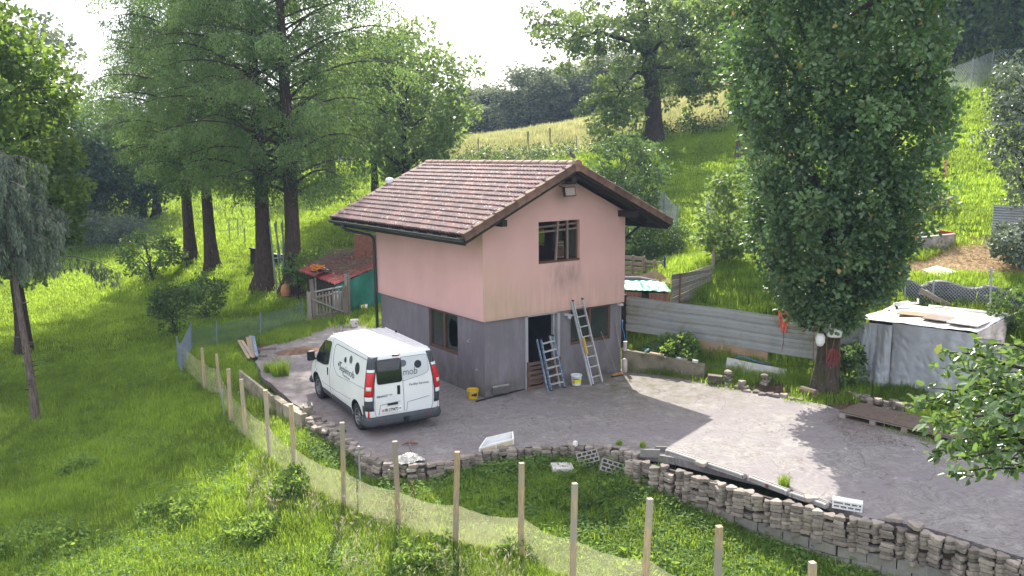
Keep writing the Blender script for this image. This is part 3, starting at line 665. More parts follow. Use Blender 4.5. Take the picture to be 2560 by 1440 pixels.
def ring(z, inset=0.0, zz=None):
    h = hw(z)-inset; a = lr(z)+inset; b = lf(z)-inset; rr = .12; rf = .42 if z < 1.1 else .22; pts = []
    zz = z if zz is None else zz
    for k in range(7): t = k/6; pts.append((a, -(h-rr)+2*(h-rr)*t))            # rear from right(-y) to left(+y)
    for k in range(1, 6): t = math.pi/2*k/6; pts.append((a+rr-rr*math.cos(t), h-rr+rr*math.sin(t)))
    for k in range(0, 31): t = k/30; pts.append((a+rr+(b-rf-a-rr)*t, h))
    for k in range(1, 6): t = math.pi/2*k/6; pts.append((b-rf+rf*math.sin(t), h-rf*1.3+rf*1.3*math.cos(t)))
    hf = h-rf*1.3
    for k in range(7): t = k/6; pts.append((b+.05*(1-(2*t-1)**2)*(1 if z < 1.1 else .6), hf-2*hf*t))
    for k in range(1, 6): t = math.pi/2*k/6; pts.append((b-rf+rf*math.cos(t), -hf-rf*1.3*math.sin(t)))
    for k in range(0, 31): t = k/30; pts.append((b-rf-(b-rf-a-rr)*t, -h))
    for k in range(1, 6): t = math.pi/2*k/6; pts.append((a+rr-rr*math.sin(t), -h+rr-rr*math.cos(t)))
    return [(x, y, zz) for x, y in pts]
rings = [ring(z) for z in zs_]+[ring(1.9, .03, 1.925), ring(1.9, .08, 1.942), ring(1.9, .18, 1.955), ring(1.9, .38, 1.962), ring(1.9, .6, 1.965)]
mb = MB(); n = len(rings[0])
for r_ in rings: mb.v += r_
for i in range(len(rings)-1):
    for k in range(n): k2 = (k+1) % n; mb.f.append((i*n+k2, i*n+k, (i+1)*n+k, (i+1)*n+k2))
mb.f.append(tuple(range(n))); mb.f.append(tuple((len(rings)-1)*n+k for k in range(n-1, -1, -1)))
body = mb.build("body", M_paint, van, smooth=True, local=True)
# wheel arches cut with real booleans
WB0, WB1, WR = .80, 3.90, .325
bm = bmesh.new()
for xw in (WB0, WB1):
    for sy in (-1, 1):
        bmesh.ops.create_cone(bm, cap_ends=True, segments=32, radius1=.405, radius2=.405, depth=.34, matrix=Matrix.Translation((xw, sy*.86, .34)) @ Matrix.Rotation(math.pi/2, 4, 'X'))
cme = bpy.data.meshes.new("cut"); bm.to_mesh(cme); bm.free(); cme.materials.append(M_black); cut = bpy.data.objects.new("cut", cme); COL.objects.link(cut); cut.matrix_world = Matrix.Identity(4)
body.parent = None; md = body.modifiers.new("b", 'BOOLEAN'); md.operation = 'DIFFERENCE'; md.object = cut; md.solver = 'EXACT'; md.material_mode = 'TRANSFER'
bpy.context.view_layer.update(); dg = bpy.context.evaluated_depsgraph_get(); nm = bpy.data.meshes.new_from_object(body.evaluated_get(dg), depsgraph=dg)
body.modifiers.clear(); body.data = nm; body.parent = van; body.data.name = "body"; bpy.data.objects.remove(cut)
nm.set_sharp_from_angle(angle=R_(38))
def side_pt(x, z, off=.004, s=1):
    h = hw(z) if z < 1.9 else hw(1.9); a = lr(z); rr = .12; y = h
    if x < a+rr: t = max(0, min(1, (a+rr-x)/rr)); y = h-rr+rr*math.sqrt(max(0, 1-t*t))
    return (x, s*(y+off), z)
def rear_pt(y, z, off=.004): return (lr(z)-off, y, z)
def patch(poly, fn, nsub=1):
    """planar polygon in (u,z) dropped on the body surface"""
    bm = bmesh.new(); vs = [bm.verts.new((p[0], p[1], 0)) for p in poly]; bm.faces.new(vs); bmesh.ops.triangulate(bm, faces=bm.faces[:])
    for _ in range(nsub): bmesh.ops.subdivide_edges(bm, edges=[e_ for e_ in bm.edges if e_.calc_length() > .12], cuts=1, use_grid_fill=True)
    bmesh.ops.triangulate(bm, faces=bm.faces[:]); bm.verts.ensure_lookup_table(); bm.verts.index_update(); mb = MB(); mb.v = [fn(v.co.x, v.co.y) for v in bm.verts]; mb.f = [tuple(v.index for v in f.verts) for f in bm.faces]; bm.free(); return mb
def rounded(poly, r, n=4):
    out = []; N_ = len(poly)
    for i in range(N_):
        p0, p, p2 = Vector(poly[i-1]), Vector(poly[i]), Vector(poly[(i+1) % N_]); a = (p0-p); b = (p2-p); ra = min(r, a.length*.45, b.length*.45); a.normalize(); b.normalize()
        for k in range(n+1): t = k/n; q = (p+a*ra)*(1-t)**2+p*2*t*(1-t)+(p+b*ra)*t*t; out.append((q.x, q.y))
    return out
def solidify(o, th=.006):
    m = o.modifiers.new("thick", 'SOLIDIFY'); m.thickness = th; m.offset = 0; return o
def line_on(fn, pts, r, closed=False):
    P = []; pts = list(pts)+([pts[0]] if closed else [])
    for i in range(len(pts)-1):
        a, b = Vector(pts[i]), Vector(pts[i+1]); n = max(1, int((b-a).length/.12))
        for k in range(n): q = a+(b-a)*k/n; P.append(fn(q.x, q.y))
    P.append(fn(*pts[-1])); mb = MB(); mb.tube(P, r, 5); return mb
SF = lambda x, z: side_pt(x, z); SR = lambda x, z: side_pt(x, z, .004, -1)
# glass
wpoly = rounded([(2.86,1.17),(2.80,1.76),(3.30,1.72),(3.62,1.46),(3.84,1.18),(3.80,1.07),(3.2,1.10)], .07)
for s, F_ in ((1, SF), (-1, SR)):
    o = solidify(patch(wpoly, F_).build("side_window", M_vglass, van, local=True)); line_on(lambda x, z, s=s: side_pt(x, z, .006, s), wpoly, .011, True).build("window_seal", M_black, o, local=True)
    line_on(lambda x, z, s=s: side_pt(x, z, .008, s), [(3.36,1.08),(3.36,1.69)], .012).build("window_divider", M_black, o, local=True)
ws = MB(); 
def wsf(u, v):
    z = 1.16+(.66)*v; y = (u*2-1)*(hw(z)-.26); return (lf(z)+.05*.6*(1-(2*u-1)**2)+.012, y, z)
ws.grid(wsf, 10, 6); solidify(ws.build("windscreen", M_vglass, van, local=True), .008)
RF = lambda y, z: rear_pt(y, z)
rw = rounded([(.68,1.80),(.055,1.80),(.05,1.24),(.66,1.24)], .06); o = solidify(patch(rw, RF).build("rear_window", M_vglass, van, local=True)); line_on(lambda y, z: rear_pt(y, z, .004), rw, .009, True).build("window_seal", M_black, o, local=True)
rp = rounded([(.045,1.81),(-.62,1.81),(-.65,1.42),(-.56,1.35),(.04,1.235)], .06); rp_o = solidify(patch(rp, RF).build("rear_panel", M_panelgrey, van, local=True)); line_on(lambda y, z: rear_pt(y, z, .003), rp, .006, True).build("panel_edge", M_seam, rp_o, local=True)
# seams
def seam(fn, pts, r=.005, name="seam"): line_on(fn, pts, r).build(name, M_seam, van, local=True)
s0 = lambda x, z: side_pt(x, z, .001)
for s in (1, -1):
    f0 = lambda x, z, s=s: side_pt(x, z, .001, s)
    seam(f0, [(2.72,1.86),(2.70,1.2),(2.76,.9),(2.76,.34)]); seam(f0, [(3.92,1.05),(3.98,.9),(3.62,.62),(3.52,.34)], .004); seam(f0, [(.20,1.88),(2.72,1.88)], .004)
    # pressed side panel outline : raised swage
    seam(f0, [(.20,1.15),(2.05,1.04),(2.22,1.06),(2.48,1.22),(2.54,1.40),(2.52,1.70),(2.42,1.78),(.22,1.80)], .008)
    mb = line_on(lambda x, z, s=s: side_pt(x, z, .001, s), [(.25,1.14),(2.05,1.03),(2.24,1.05),(2.50,1.22)], .012); mb.build("swage_line", M_paint, van, local=True)
    seam(f0, [(1.18,.66),(2.4,.60),(3.5,.58)], .005)
seam(lambda y, z: rear_pt(y, z, .001), [(.05,1.90),(.0,.50)], .006)
seam(lambda y, z: rear_pt(y, z, .001), [(.74,1.86),(.74,.6),(.70,.46),(-.70,.46),(-.74,.6),(-.74,1.86)], .006)
seam(lambda y, z: rear_pt(y, z, .001), [(-.06,.50),(-.08,.72),(-.64,.79)], .006, "pressing"); seam(lambda y, z: rear_pt(y, z, .001), [(.64,.50),(.60,.74),(.10,.77)], .006, "pressing")
# corner pillars (dark) with lamps, following the rounded corner
def corner_pt(t, z, off, s=1):
    """t 0..1 : 0 on the rear face, 1 on the side"""
    h = hw(z); a = lr(z); rr = .12+off; L0 = .06; L1 = .05; A = math.pi/2*.12; tot = L0+A+L1; q = t*tot
    if q < L0: x, y = a-off, h-.12-(L0-q)
    elif q < L0+A: th = (q-L0)/.12; x, y = a+.12-rr*math.cos(th), h-.12+rr*math.sin(th)
    else: x, y = a+.12+(q-L0-A), h+off
    return (x, s*y, z)
def corner_patch(t0, t1, z0, z1, off, s, nz=10, nt=7, bulge=0):
    mb = MB(); mb.grid(lambda u, v: corner_pt(t0+(t1-t0)*u, z0+(z1-z0)*v, off+bulge*math.sin(math.pi*u)*math.sin(math.pi*v), s), nt, nz); return mb
for s in (1, -1):
    solidify(corner_patch(.02, .98, .62, 1.88, .004, s).build("corner_pillar", M_trim, van, smooth=True, local=True), .006)
    tl = solidify(corner_patch(.12, .80, .98, 1.52, .012, s, bulge=.022).build("tail_light", M_red, van, smooth=True, local=True), .012)
    solidify(corner_patch(.28, .62, 1.12, 1.21, .034, s, bulge=.008).build("clear_lens", M_clear, tl, smooth=True, local=True), .006)
    solidify(corner_patch(.14, .78, .87, .965, .012, s).build("lamp_cap", M_paint, tl, smooth=True, local=True), .012)
    solidify(corner_patch(.14, .78, 1.535, 1.60, .012, s).build("lamp_cap", M_paint, tl, smooth=True, local=True), .012)
    mb = MB(); mb.box((.10, s*.885, .55), (.09, .03, .16)); bevel(mb.build("side_reflector", M_clear if s < 0 else M_red, van, local=True), .012)
# rear bumper: swept along the lower rear ring
mb = MB(); prof = [(.0,.24),(.03,.27),(.045,.34),(.03,.40),(.028,.455),(-.03,.46)]; path = []
for x in (.36,.28,.2): path.append((x, .935, 0, 1))
for k in range(0, 7): t = math.pi/2*k/6; path.append((.20-.15*math.sin(t), .785+.15*math.cos(t), math.sin(t), math.cos(t)))
path = path+[(x, -y, nx_, -ny_) for x, y, nx_, ny_ in path[::-1]]
vs = [(x-nx_*o_, y+(ny_*o_), z) for x, y, nx_, ny_ in path for o_, z in prof]; m_ = len(prof)
mb.add(vs, [(i*m_+j, i*m_+j+1, (i+1)*m_+j+1, (i+1)*m_+j) for i in range(len(path)-1) for j in range(m_-1)]); solidify(mb.build("rear_bumper", M_trim, van, smooth=True, local=True), .02)
for s in (1, -1):
    mb = MB(); mb.grid(lambda u, v: side_pt(.19+.22*u*(1 if v < .5 else .6), .30+.42*v, .006, s), 5, 6); solidify(mb.build("bumper_corner", M_trim, van, smooth=True, local=True), .01)
    mb = MB(); mb.box((.008, s*.60, .35), (.02, .14, .028), (0,0,0)); mb.build("reflector", M_red, van, local=True)
    for a, b in ((1.24,2.72),(2.80,3.46)):
        mb = patch([(a,.285),(b,.285),(b-.03,.42),(a+.03,.42)], lambda x, z, s=s: side_pt(x, z, .012, s)); solidify(mb.build("side_moulding", M_trim, van, local=True), .018)
mb = MB(); pts_ = [(4.40,.90),(4.62,.80),(4.76,.55),(4.82,.0),(4.76,-.55),(4.62,-.80),(4.40,-.90)]; mb.tube([(x, y, .42) for x, y in pts_], .10, 8); mb.build("front_bumper", M_trim, van, smooth=True, local=True)
for s in (1, -1):
    mb = MB(); mb.tube([(4.42, s*.78, .74), (4.58, s*.66, .78), (4.66, s*.5, .74)], [.05,.09,.05], 8); mb.build("headlight", M_clear, van, smooth=True, local=True)
mb = MB(); mb.box((2.3, 0, .24), (4.0, 1.5, .12)); mb.build("underbody", M_black, van, local=True)
# handles, plate, brake light, hitch
mb = MB(); mb.box((lr(1.04)-.006, .14, 1.05), (.02, .075, .22)); bevel(mb.build("door_handle", M_black, van, local=True), .018, 3)
mb = MB(); mb.box((lr(.72)-.015, .30, .735), (.035, .26, .055)); bevel(mb.build("tailgate_handle", M_black, van, local=True), .014, 3)
mb = MB(); mb.box((lr(1.87)-.012, .16, 1.875), (.03, .18, .055)); bevel(mb.build("brake_light", mat("dark_red_lamp", (.25,.015,.02), .25, bstr=0), van, local=True), .018, 3)
for s in (1, -1):
    mb = MB(); mb.box((2.90, s*(hw(.98)+.006), .98), (.065, .02, .20)); bevel(mb.build("door_handle", M_black, van, local=True), .02, 3)
mb = MB(); mb.box((-.0, -.02, .34), (.10, .13, .09)); mb.tube([(.05,-.02,.30),(-.10,-.02,.29),(-.12,-.02,.36)], .022, 8); mb.lathe((-.12,-.02,.37), [(0,-.028),(.022,-.02),(.029,0),(.022,.02),(0,.028)], 10); mb.build("tow_hitch", M_black, van, local=True)
pl_ = MB(); pl_.box((lr(.60)-.012, .325, .60), (.012, .50, .115)); plate = bevel(pl_.build("number_plate", mat("plate_white", (.78,.78,.76), .4, bstr=0), van, local=True), .004)
FONT = None
def text_on(txt, size, fn, m, name, parent, at=(0,0), mirror=1, shear=0.0, thick=0.0, spacing=1.0, bold=0.0, fitw=None):
    cu = bpy.data.curves.new(name, 'FONT'); cu.body = txt; cu.size = size; cu.shear = shear; cu.offset = bold; cu.space_character = spacing; cu.resolution_u = 3
    to = bpy.data.objects.new("tmp", cu); COL.objects.link(to); bpy.context.view_layer.update(); dg = bpy.context.evaluated_depsgraph_get(); me = bpy.data.meshes.new_from_object(to.evaluated_get(dg)); bpy.data.objects.remove(to)
    w_ = max(v.co.x for v in me.vertices)-min(v.co.x for v in me.vertices); k = (fitw/w_) if fitw else 1
    bm = bmesh.new(); bm.from_mesh(me); bmesh.ops.triangulate(bm, faces=bm.faces[:])
    for v in bm.verts: v.co = Vector(fn(at[0]+mirror*v.co.x*k, at[1]+v.co.y))
    bm.to_mesh(me); bm.free(); me.materials.clear(); me.materials.append(m); me.name = name
    o = bpy.data.objects.new(name, me); COL.objects.link(o); o.parent = parent; WL[name] = Vector((0,0,0)); return solidify(o, .003)
def disc_on(cx, cz, r, fn, m, name, parent): 
    mb = patch([(cx+r*math.cos(2*math.pi*k/28), cz+r*math.sin(2*math.pi*k/28)) for k in range(28)], fn); return solidify(mb.build(name, m, parent, local=True), .003)
# number plate writing
rp_ = lambda y, z: (lr(.60)-.0205, y, z)
text_on("FR·279473", .105, rp_, M_black, "plate_number", plate, (.505, .565), -1, fitw=.34, bold=.002)
mb = MB(); mb.box((lr(.60)-.0195, .54, .60), (.003, .045, .055)); mb.build("shield", mat("red_shield", (.5,.02,.03), .5, bstr=0), plate, local=True)
mb = MB(); mb.box((lr(.60)-.0215, .54, .60), (.003, .008, .03)); mb.box((lr(.60)-.0215, .54, .60), (.0035, .024, .008)); mb.build("cross", M_white_pl, plate, local=True)
mb = MB(); mb.box((lr(.60)-.0195, .115, .612), (.003, .045, .014)); mb.box((lr(.60)-.0195, .115, .595), (.003, .045, .014)); mb.build("crest", M_black, plate, local=True)
# side livery (left side: x runs right-to-left)
sf = lambda x, z: side_pt(x, z, .0075)
text_on("T", .30, sf, M_navy, "lettering", van, (2.06, 1.21), -1, fitw=.165); text_on("epimob", .235, sf, M_greyst, "lettering", van, (1.93, 1.215), -1, fitw=.98)
text_on("Facility Services", .06, sf, M_greyst, "lettering", van, (1.72, 1.125), -1, fitw=.5)
disc_on(2.09, 1.33, .042, sf, M_navy, "dot", van); disc_on(1.66, 1.53, .070, sf, M_navy, "dot", van); disc_on(1.29, 1.61, .095, sf, M_greyst, "dot", van); disc_on(.80, 1.50, .142, sf, M_navy, "dot", van)
rf_ = lambda y, z: rear_pt(y, z, .010)
text_on("mob", .24, rf_, M_greyst, "lettering", van, (.02, 1.375), -1, fitw=.36, shear=.05); disc_on(-.375, 1.60, .093, rf_, M_navy, "dot", van)
mb = patch([(.04, 1.585)]+[(-.02+.085*math.sin(t), 1.665-.085*math.cos(t)) if False else (-.005-.08*math.sin(t), 1.665-.08*math.cos(t)) for t in [math.pi*k/14 for k in range(15)]]+[(.04, 1.745)], rf_); solidify(mb.build("dot", M_greyst, van, local=True), .003)
text_on("Facility Services", .085, lambda y, z: rear_pt(y, z, .005), M_greyst, "lettering", van, (-.13, 1.11), -1, fitw=.50)
text_on("RENAULT", .062, lambda y, z: rear_pt(y, z, .005), M_greyst, "lettering", van, (.69, .93), -1, fitw=.27, bold=.002); text_on("Trafic", .05, lambda y, z: rear_pt(y, z, .005), M_greyst, "lettering", van, (.39, .945), -1, fitw=.085)
# mirrors
for s in (1, -1):
    mb = MB(); mb.box((3.92, s*1.06, 1.20), (.12, .21, .27)); bevel(mb.build("mirror", M_black, van, local=True), .045, 4)
    mb = MB(); mb.tube([(3.90, s*.88, 1.10), (3.91, s*1.0, 1.13)], .03, 6); mb.build("mirror_arm", M_black, van, local=True)
# roof ribs, antenna, rear door arm
for k in range(7):
    y = -.48+k*.16; mb = MB(); mb.box((1.65, y, 1.966), (2.5, .045, .010)); bevel(mb.build("roof_rib", M_paint, van, local=True), .004)
mb = MB(); mb.tube([(3.02, .45, 1.93), (3.02, .45, 1.96), (2.90, .45, 2.25)], [.02,.01,.003], 6); mb.build("antenna", M_black, van, local=True)
for s in (-1,1):
    mb = MB(); mb.tube([(.25, s*.72, 1.935), (3.0, s*.72, 1.935)], .012, 6); mb.build("roof_gutter", M_paint, van, local=True)
mb = MB(); mb.box((2.2, -.70, 1.975), (.05, .05, .04)); mb.build("roof_bracket", M_black, van, local=True)
# wheels
def wheel_parts():
    t = MB(); w2 = .105; t.lathe((0,0,0), [(.20,-w2*.8),(.27,-w2),(.315,-w2*.85),(.328,-w2*.5),(.328,w2*.5),(.315,w2*.85),(.27,w2),(.20,w2*.8)], 36, Euler((math.pi/2,0,0)).to_matrix())
    r = MB(); r.lathe((0,0,0), [(.0,.055),(.05,.06),(.07,.045),(.10,.02),(.14,.035),(.17,.05),(.19,.085),(.205,.092),(.205,-.07)], 28, Euler((-math.pi/2,0,0)).to_matrix())
    sl_ = MB()
    for k in range(12): a = 2*math.pi*k/12; sl_.box((.165*math.cos(a), .0655, .165*math.sin(a)), (.045, .012, .024), (0, -a, 0))
    return t.mesh("tyre", M_tyre, True), r.mesh("rim", M_rim, True), sl_.mesh("rim_slots", M_black)
ty, ri, sm_ = wheel_parts()
for xw in (WB0, WB1):
    for s in (1, -1):
        o = bpy.data.objects.new("wheel", ty); COL.objects.link(o); o.parent = van; o.location = (xw, s*.815, WR); o.rotation_euler = (0, 0, 0 if s > 0 else math.pi)
        for nm_, me_ in (("rim", ri), ("rim_slots", sm_)):
            c = bpy.data.objects.new(nm_, me_); COL.objects.link(c); c.parent = o
            if nm_ == "rim_slots": tag(c, kind="stuff")
# interior hint: seats & steering wheel seen through the door glass
mb = MB()
mb.box((3.1, .45, .95), (.5, .5, .2)); mb.box((2.86, .45, 1.2), (.14, .48, .6), (0, R_(-8), 0)); mb.build("seat", mat("seat_cloth", (.08,.085,.09), .9), van, local=True)
# ================================================================ YARD
M_paver = mat("weathered_paver", (.25, .212, .18), .92, .3, 5, .6, 60, rnd=.42, dirt=(.12, .11, .07), dirtamt=.45, dscale=7)
M_block = mat("concrete_block", (.21, .20, .185), .92, .2, 4, .5, 50, rnd=.15, dirt=(.15, .13, .085), dirtamt=.6, dscale=3)  # grey set darker in place of house shadow missing on the leaning blocks
M_lightblock = mat("pale_block", (.50, .48, .46), .9, .12, 5, .4, 60, rnd=.1, dirt=(.25,.23,.18), dirtamt=.3)
M_soil_fill = mat("dark_soil_and_fill", (.055, .042, .032), .95, .4, 8, .8, 30)
M_fencewood = wood("pale_fence_stake", (.46, .33, .20), .8, .2, 'Z', grey=(.33, .28, .23))
M_board = wood("weathered_board", (.27, .21, .165), .85, .25, 'X', grey=(.26, .24, .22))
M_ply = mat("stained_plywood", (.33, .22, .13), .8, .25, 2, .3, 60, rnd=.15, dirt=(.20,.17,.13), dirtamt=.6, dscale=2)
M_pallet = wood("brown_pallet_wood", (.135, .085, .062), .85, .25, 'X')
M_palegrey = wood("grey_pallet_wood", (.33, .27, .21), .85, .2, 'X')
M_galv = mat("galvanised_steel", (.36, .38, .41), .45, .15, 8, .1, 60, metal=.6)
M_alu = mat("aluminium", (.60, .61, .63), .42, .12, 10, .1, 100, metal=.55, dirt=(.8,.8,.78), dirtamt=.4, dscale=12)
M_blue = mat("blue_paint", (.10, .17, .27), .5, .3, 20, .1, 50, dirt=(.5,.52,.54), dirtamt=1.0, dscale=22)
M_hose = mat("blue_hose", (.03, .19, .38), .45, .1, bstr=0)
M_rope = mat("pale_rope", (.50, .42, .28), .9, .2, 40, .4, 200)
M_rust = mat("rusty_steel", (.17, .07, .04), .8, .35, 8, .4, 60)
M_green = mat("green_tarp", (.02, .16, .12), .5, .25, 3, .3, 20)

ORD = ["first","second","third","fourth","fifth","sixth","seventh","eighth","ninth","tenth","eleventh","twelfth","thirteenth","fourteenth","fifteenth","sixteenth"]
def pos_word(i, n): return ORD[i]+(" from the left" if n > 12 else " from the bottom")
def plainpaver(seed):
    r = random.Random(seed); n = 12; mb = MB(); pts = []
    for k in range(n):
        a = 2*math.pi*k/n; rr = .100*(1+.27*math.cos(3*a+.3))*r.uniform(.95, 1.04); pts.append((rr*math.cos(a), rr*math.sin(a)))
    ins_ = [(x*.92, y*.92) for x, y in pts]; h = .036
    vs = [(x, y, -h) for x, y in ins_]+[(x, y, -h+.008) for x, y in pts]+[(x, y, h-.010) for x, y in pts]+[(x, y, h) for x, y in ins_]
    fs = [tuple(range(n-1, -1, -1)), tuple(range(3*n, 4*n))]
    for l in range(3): fs += [(l*n+k, l*n+(k+1) % n, (l+1)*n+(k+1) % n, (l+1)*n+k) for k in range(n)]
    mb.add(vs, fs); return mb.mesh("paver", M_paver)
PAV = [plainpaver(k) for k in range(4)]
def resample(pts, step):
    pts = [Vector(p).to_2d() for p in pts]; out = [pts[0].copy()]; acc = 0
    for a, b in zip(pts, pts[1:]):
        L = (b-a).length
        if L < 1e-6: continue
        t = step-acc
        while t <= L: out.append(a+(b-a)*(t/L)); t += step
        acc = L-(t-step)
    return out
def paver_wall(name, px, label, depth, block_from=None, ztop=.035, maxn=298, sel=None):
    path = resample([tuple(G(*p)[:2]) for p in px], .197)
    w = empty(name, (path[0].x, path[0].y, 0), label, "garden wall"); cnt = 0; rest = MB(); core = []
    for i, p in enumerate(path):
        a, b = path[max(0, i-1)], path[min(len(path)-1, i+1)]; d = (b-a).normalized(); out = Vector((d.y, -d.x))
        gz = float(Tn(p.x+out.x*.25, p.y+out.y*.25)[0]); bot = max(gz-.08, -depth) if not block_from else max(gz-.06, block_from)
        zig = .045 if i % 2 else -.01; z = ztop+random.uniform(-.05, .02); c = 0; jit = random.uniform(0, 6)
        while z > bot:
            q = p+out*(zig+.028*random.uniform(-1, 1)+c*.004)+d*random.uniform(-.022, .022); rz = jit+random.uniform(-.22, .22)+(2.1*random.randint(0, 2))
            tilt = (random.uniform(-.06,.06), random.uniform(-.06,.06), rz)
            if random.random() > .08:
                if cnt < maxn: inst("paver", PAV[random.randint(0, 3)], w, (q.x, q.y, z-.036), tilt, (lambda s: (s, s*random.uniform(.85, 1.1), random.uniform(.85, 1.05)))(random.uniform(.9, 1.12))); cnt += 1
                else: m3 = Euler(tilt).to_matrix(); me = PAV[c % 4]; rest.add([m3 @ v.co+Vector((q.x, q.y, z-.036)) for v in me.vertices], [tuple(f.vertices) for f in me.polygons])
            z -= .0745; c += 1
        core.append((p-out*.07, gz-.25))
    if rest.f: tag(rest.build("paver_rest", M_paver, w), kind="stuff")
    mb = MB(); vs = [(q.x, q.y, -.012) for q, _ in core]+[(q.x, q.y, g) for q, g in core]; n = len(core); mb.add(vs, [(k, k+1, n+k+1, n+k) for k in range(n-1)])
    o = mb.build("soil_core", M_soil_fill, w); m_ = o.modifiers.new("t", 'SOLIDIFY'); m_.thickness = .06
    return w, path
wallA = [(776,1048),(800,1062),(830,1080),(880,1108),(930,1150),(985,1160),(1060,1163),(1130,1152),(1200,1132),(1300,1120),(1430,1114),(1540,1120),(1588,1132),(1600,1150)]
wA, pA = paver_wall("curved_paver_wall", wallA, "low curved wall of stacked dark paving stones below the driveway, behind the stakes", .5)
wallB = [(1575,1150),(1620,1160),(1700,1180),(1790,1205),(1900,1238),(2010,1268),(2110,1294),(2180,1306),(2330,1338),(2420,1365),(2560,1405),(2680,1450)]
wB, pB = paver_wall("stacked_paver_wall", wallB, "long retaining wall of stacked paving stones over concrete blocks, lower right", .8, block_from=-.50)
# concrete blocks under wall B
pb = resample([tuple(G(*p)[:2]) for p in wallB], .50); blk = MB(); blk.box((0,0,0), (.48, .20, .19)); blk_me = blk.mesh("concrete_block", M_block)
for row, z in ((0, -.62), (1, -.82)):
    for i in range(len(pb)-1):
        a, b = pb[i], pb[i+1]; d = (b-a).normalized(); out = Vector((d.y, -d.x)); c = (a+b)/2+out*(.0+.02*row)+d*(.25*row)
        gz = float(Tn(c.x+out.x*.3, c.y+out.y*.3)[0])
        if z+.09 > gz-.02: inst("concrete_block", blk_me, wB, (c.x, c.y, z+random.uniform(-.01,.01)), (0, random.uniform(-.02,.02), math.atan2(d.y, d.x)+random.uniform(-.03,.03)))
# a few loose pavers resting on top
for i, (px, py, lab) in enumerate(((1755,1162,"pale loose paving stone lying on the wall beside the grey rails"), (2025,1250,"reddish loose paving stone lying on the wall left of the white hollow block"), (2235,1300,"flat red paving stone lying on the wall right of the white hollow block"), (2290,1318,"second red paving stone on the wall, farther right"))):
    p = G(px, py, .05); o = bpy.data.objects.new("paving_stone", PAV[i % 4]); COL.objects.link(o); o.location = p+Vector((0,0,.03)); o.scale = (1.35,1.25,1.1); o.rotation_euler = (random.uniform(-.06,.06), .05, i*1.3); tag(o, lab, "paving stone", "loose paving stones")
# long grey rails
M_rail = mat("grey_plastic_rail", (.30, .295, .28), .5, .12, 6, .1, 40, dirt=(.22,.2,.15), dirtamt=.5, dscale=4)
rail_px = [((1668,1132),(1862,1196),"longest grey drainage rail on the wall edge, upper left of the three"), ((1876,1200),(1972,1236),"short grey drainage rail in the middle of the three on the wall edge"), ((1980,1240),(2068,1270),"grey drainage rail lying nearest the white hollow block")]
for a, b, lab in rail_px:
    A, B = G(*a, .0), G(*b, .0); d = (B-A).normalized(); s = Vector((d.y, -d.x, 0)); mb = MB()
    prof = [(-.06,0),(-.06,.07),(-.04,.095),(-.02,.095),(-.02,.07),(.0,.06),(.02,.07),(.02,.095),(.045,.095),(.065,.08),(.065,.045),(.05,.038),(.05,.022),(.068,.015),(.068,0)]
    n = len(prof); vs = [A+s*u+Vector((0,0,v)) for u, v in prof]+[B+s*u+Vector((0,0,v)) for u, v in prof]; mb.add(vs, [(k, (k+1) % n, (k+1) % n+n, k+n) for k in range(n)]+[tuple(range(n-1,-1,-1)), tuple(range(n, 2*n))])
    t = empty("drainage_rail", A, lab, "drain rail", "rails along the wall edge"); mb.build("profile", M_rail, t)
    for f in (.02, .5, .98): q = A+(B-A)*f; m2 = MB(); m2.box(q+Vector((0,0,.05))+s*.085, (.05,.02,.08), (0,0,math.atan2(d.y,d.x))); m2.build("bracket", M_rust if f == .5 else M_rail, t)
for (px, py, w, h, lab) in ((1625,1143,.42,.18,"thin grey slab standing on edge at the start of the rails"), (1652,1130,.25,.13,"small pale slab standing behind the upright grey one")):
    p = G(px, py, 0); mb = MB(); mb.box(p+Vector((0,0,h/2)), (w, .04, h), (R_(6), .03, R_(-33))); solo(mb, "edge_slab", M_block, p, lab, "slab")
# hollow blocks
def hollow(name, loc, rot, L, H, Dp, nc, nr, m, label, group=None):
    o = empty(name, loc, label, "concrete block", group); o.rotation_euler = rot; mb = MB(); t = .028
    cw = (L-t*(nc+1))/nc; ch = (H-t*(nr+1))/nr
    for r in range(nr+1): mb.box((0, 0, -H/2+t/2+r*(ch+t)), (L, Dp, t))
    for r in range(nr):
        zc = -H/2+t+ch/2+r*(ch+t)
        for c in range(nc+1):
            x = -L/2+t/2+c*(cw+t)+((cw+t)/2 if r % 2 and 0 < c < nc else 0)
            if r % 2 and c == nc-1 and nc > 1: pass
            mb.box((min(x, L/2-t/2), 0, zc), (t, Dp-.002, ch))
    mb.box((0, 0, 0), (L-.02, .015, H-.02))
    mb.build("shell", m, o, local=True); return o
p = G(2118,1272,.0); hollow("hollow_block", p+Vector((0,0,.09)), (R_(-2), R_(2), R_(-58)), .52, .16, .22, 4, 2, M_white_pl, "white hollow block with two rows of slots, on the wall right of the grey rails")
p = RT(1470,1172); hollow("hollow_block", p+Vector((0,0,.22)), (R_(-48), R_(-12), R_(-30)), .48, .30, .22, 4, 3, M_block, "hollow concrete block leaning at the inner curve, left one of the leaning pair", "leaning hollow blocks")
p = RT(1527,1192); hollow("hollow_block", p+Vector((0,0,.18)), (R_(-44), R_(18), R_(-38)), .50, .30, .22, 4, 3, M_block, "hollow concrete block leaning at the inner curve, right one of the leaning pair", "leaning hollow blocks")
p = RT(1405,1185); mb = MB(); mb.box(p+Vector((0,0,.10)), (.46,.34,.2), (.05,.03,R_(-28))); bevel(solo(mb, "solid_block", M_lightblock, p, "solid pale concrete block with flat top, left of the leaning hollow blocks", "concrete block"), .012)
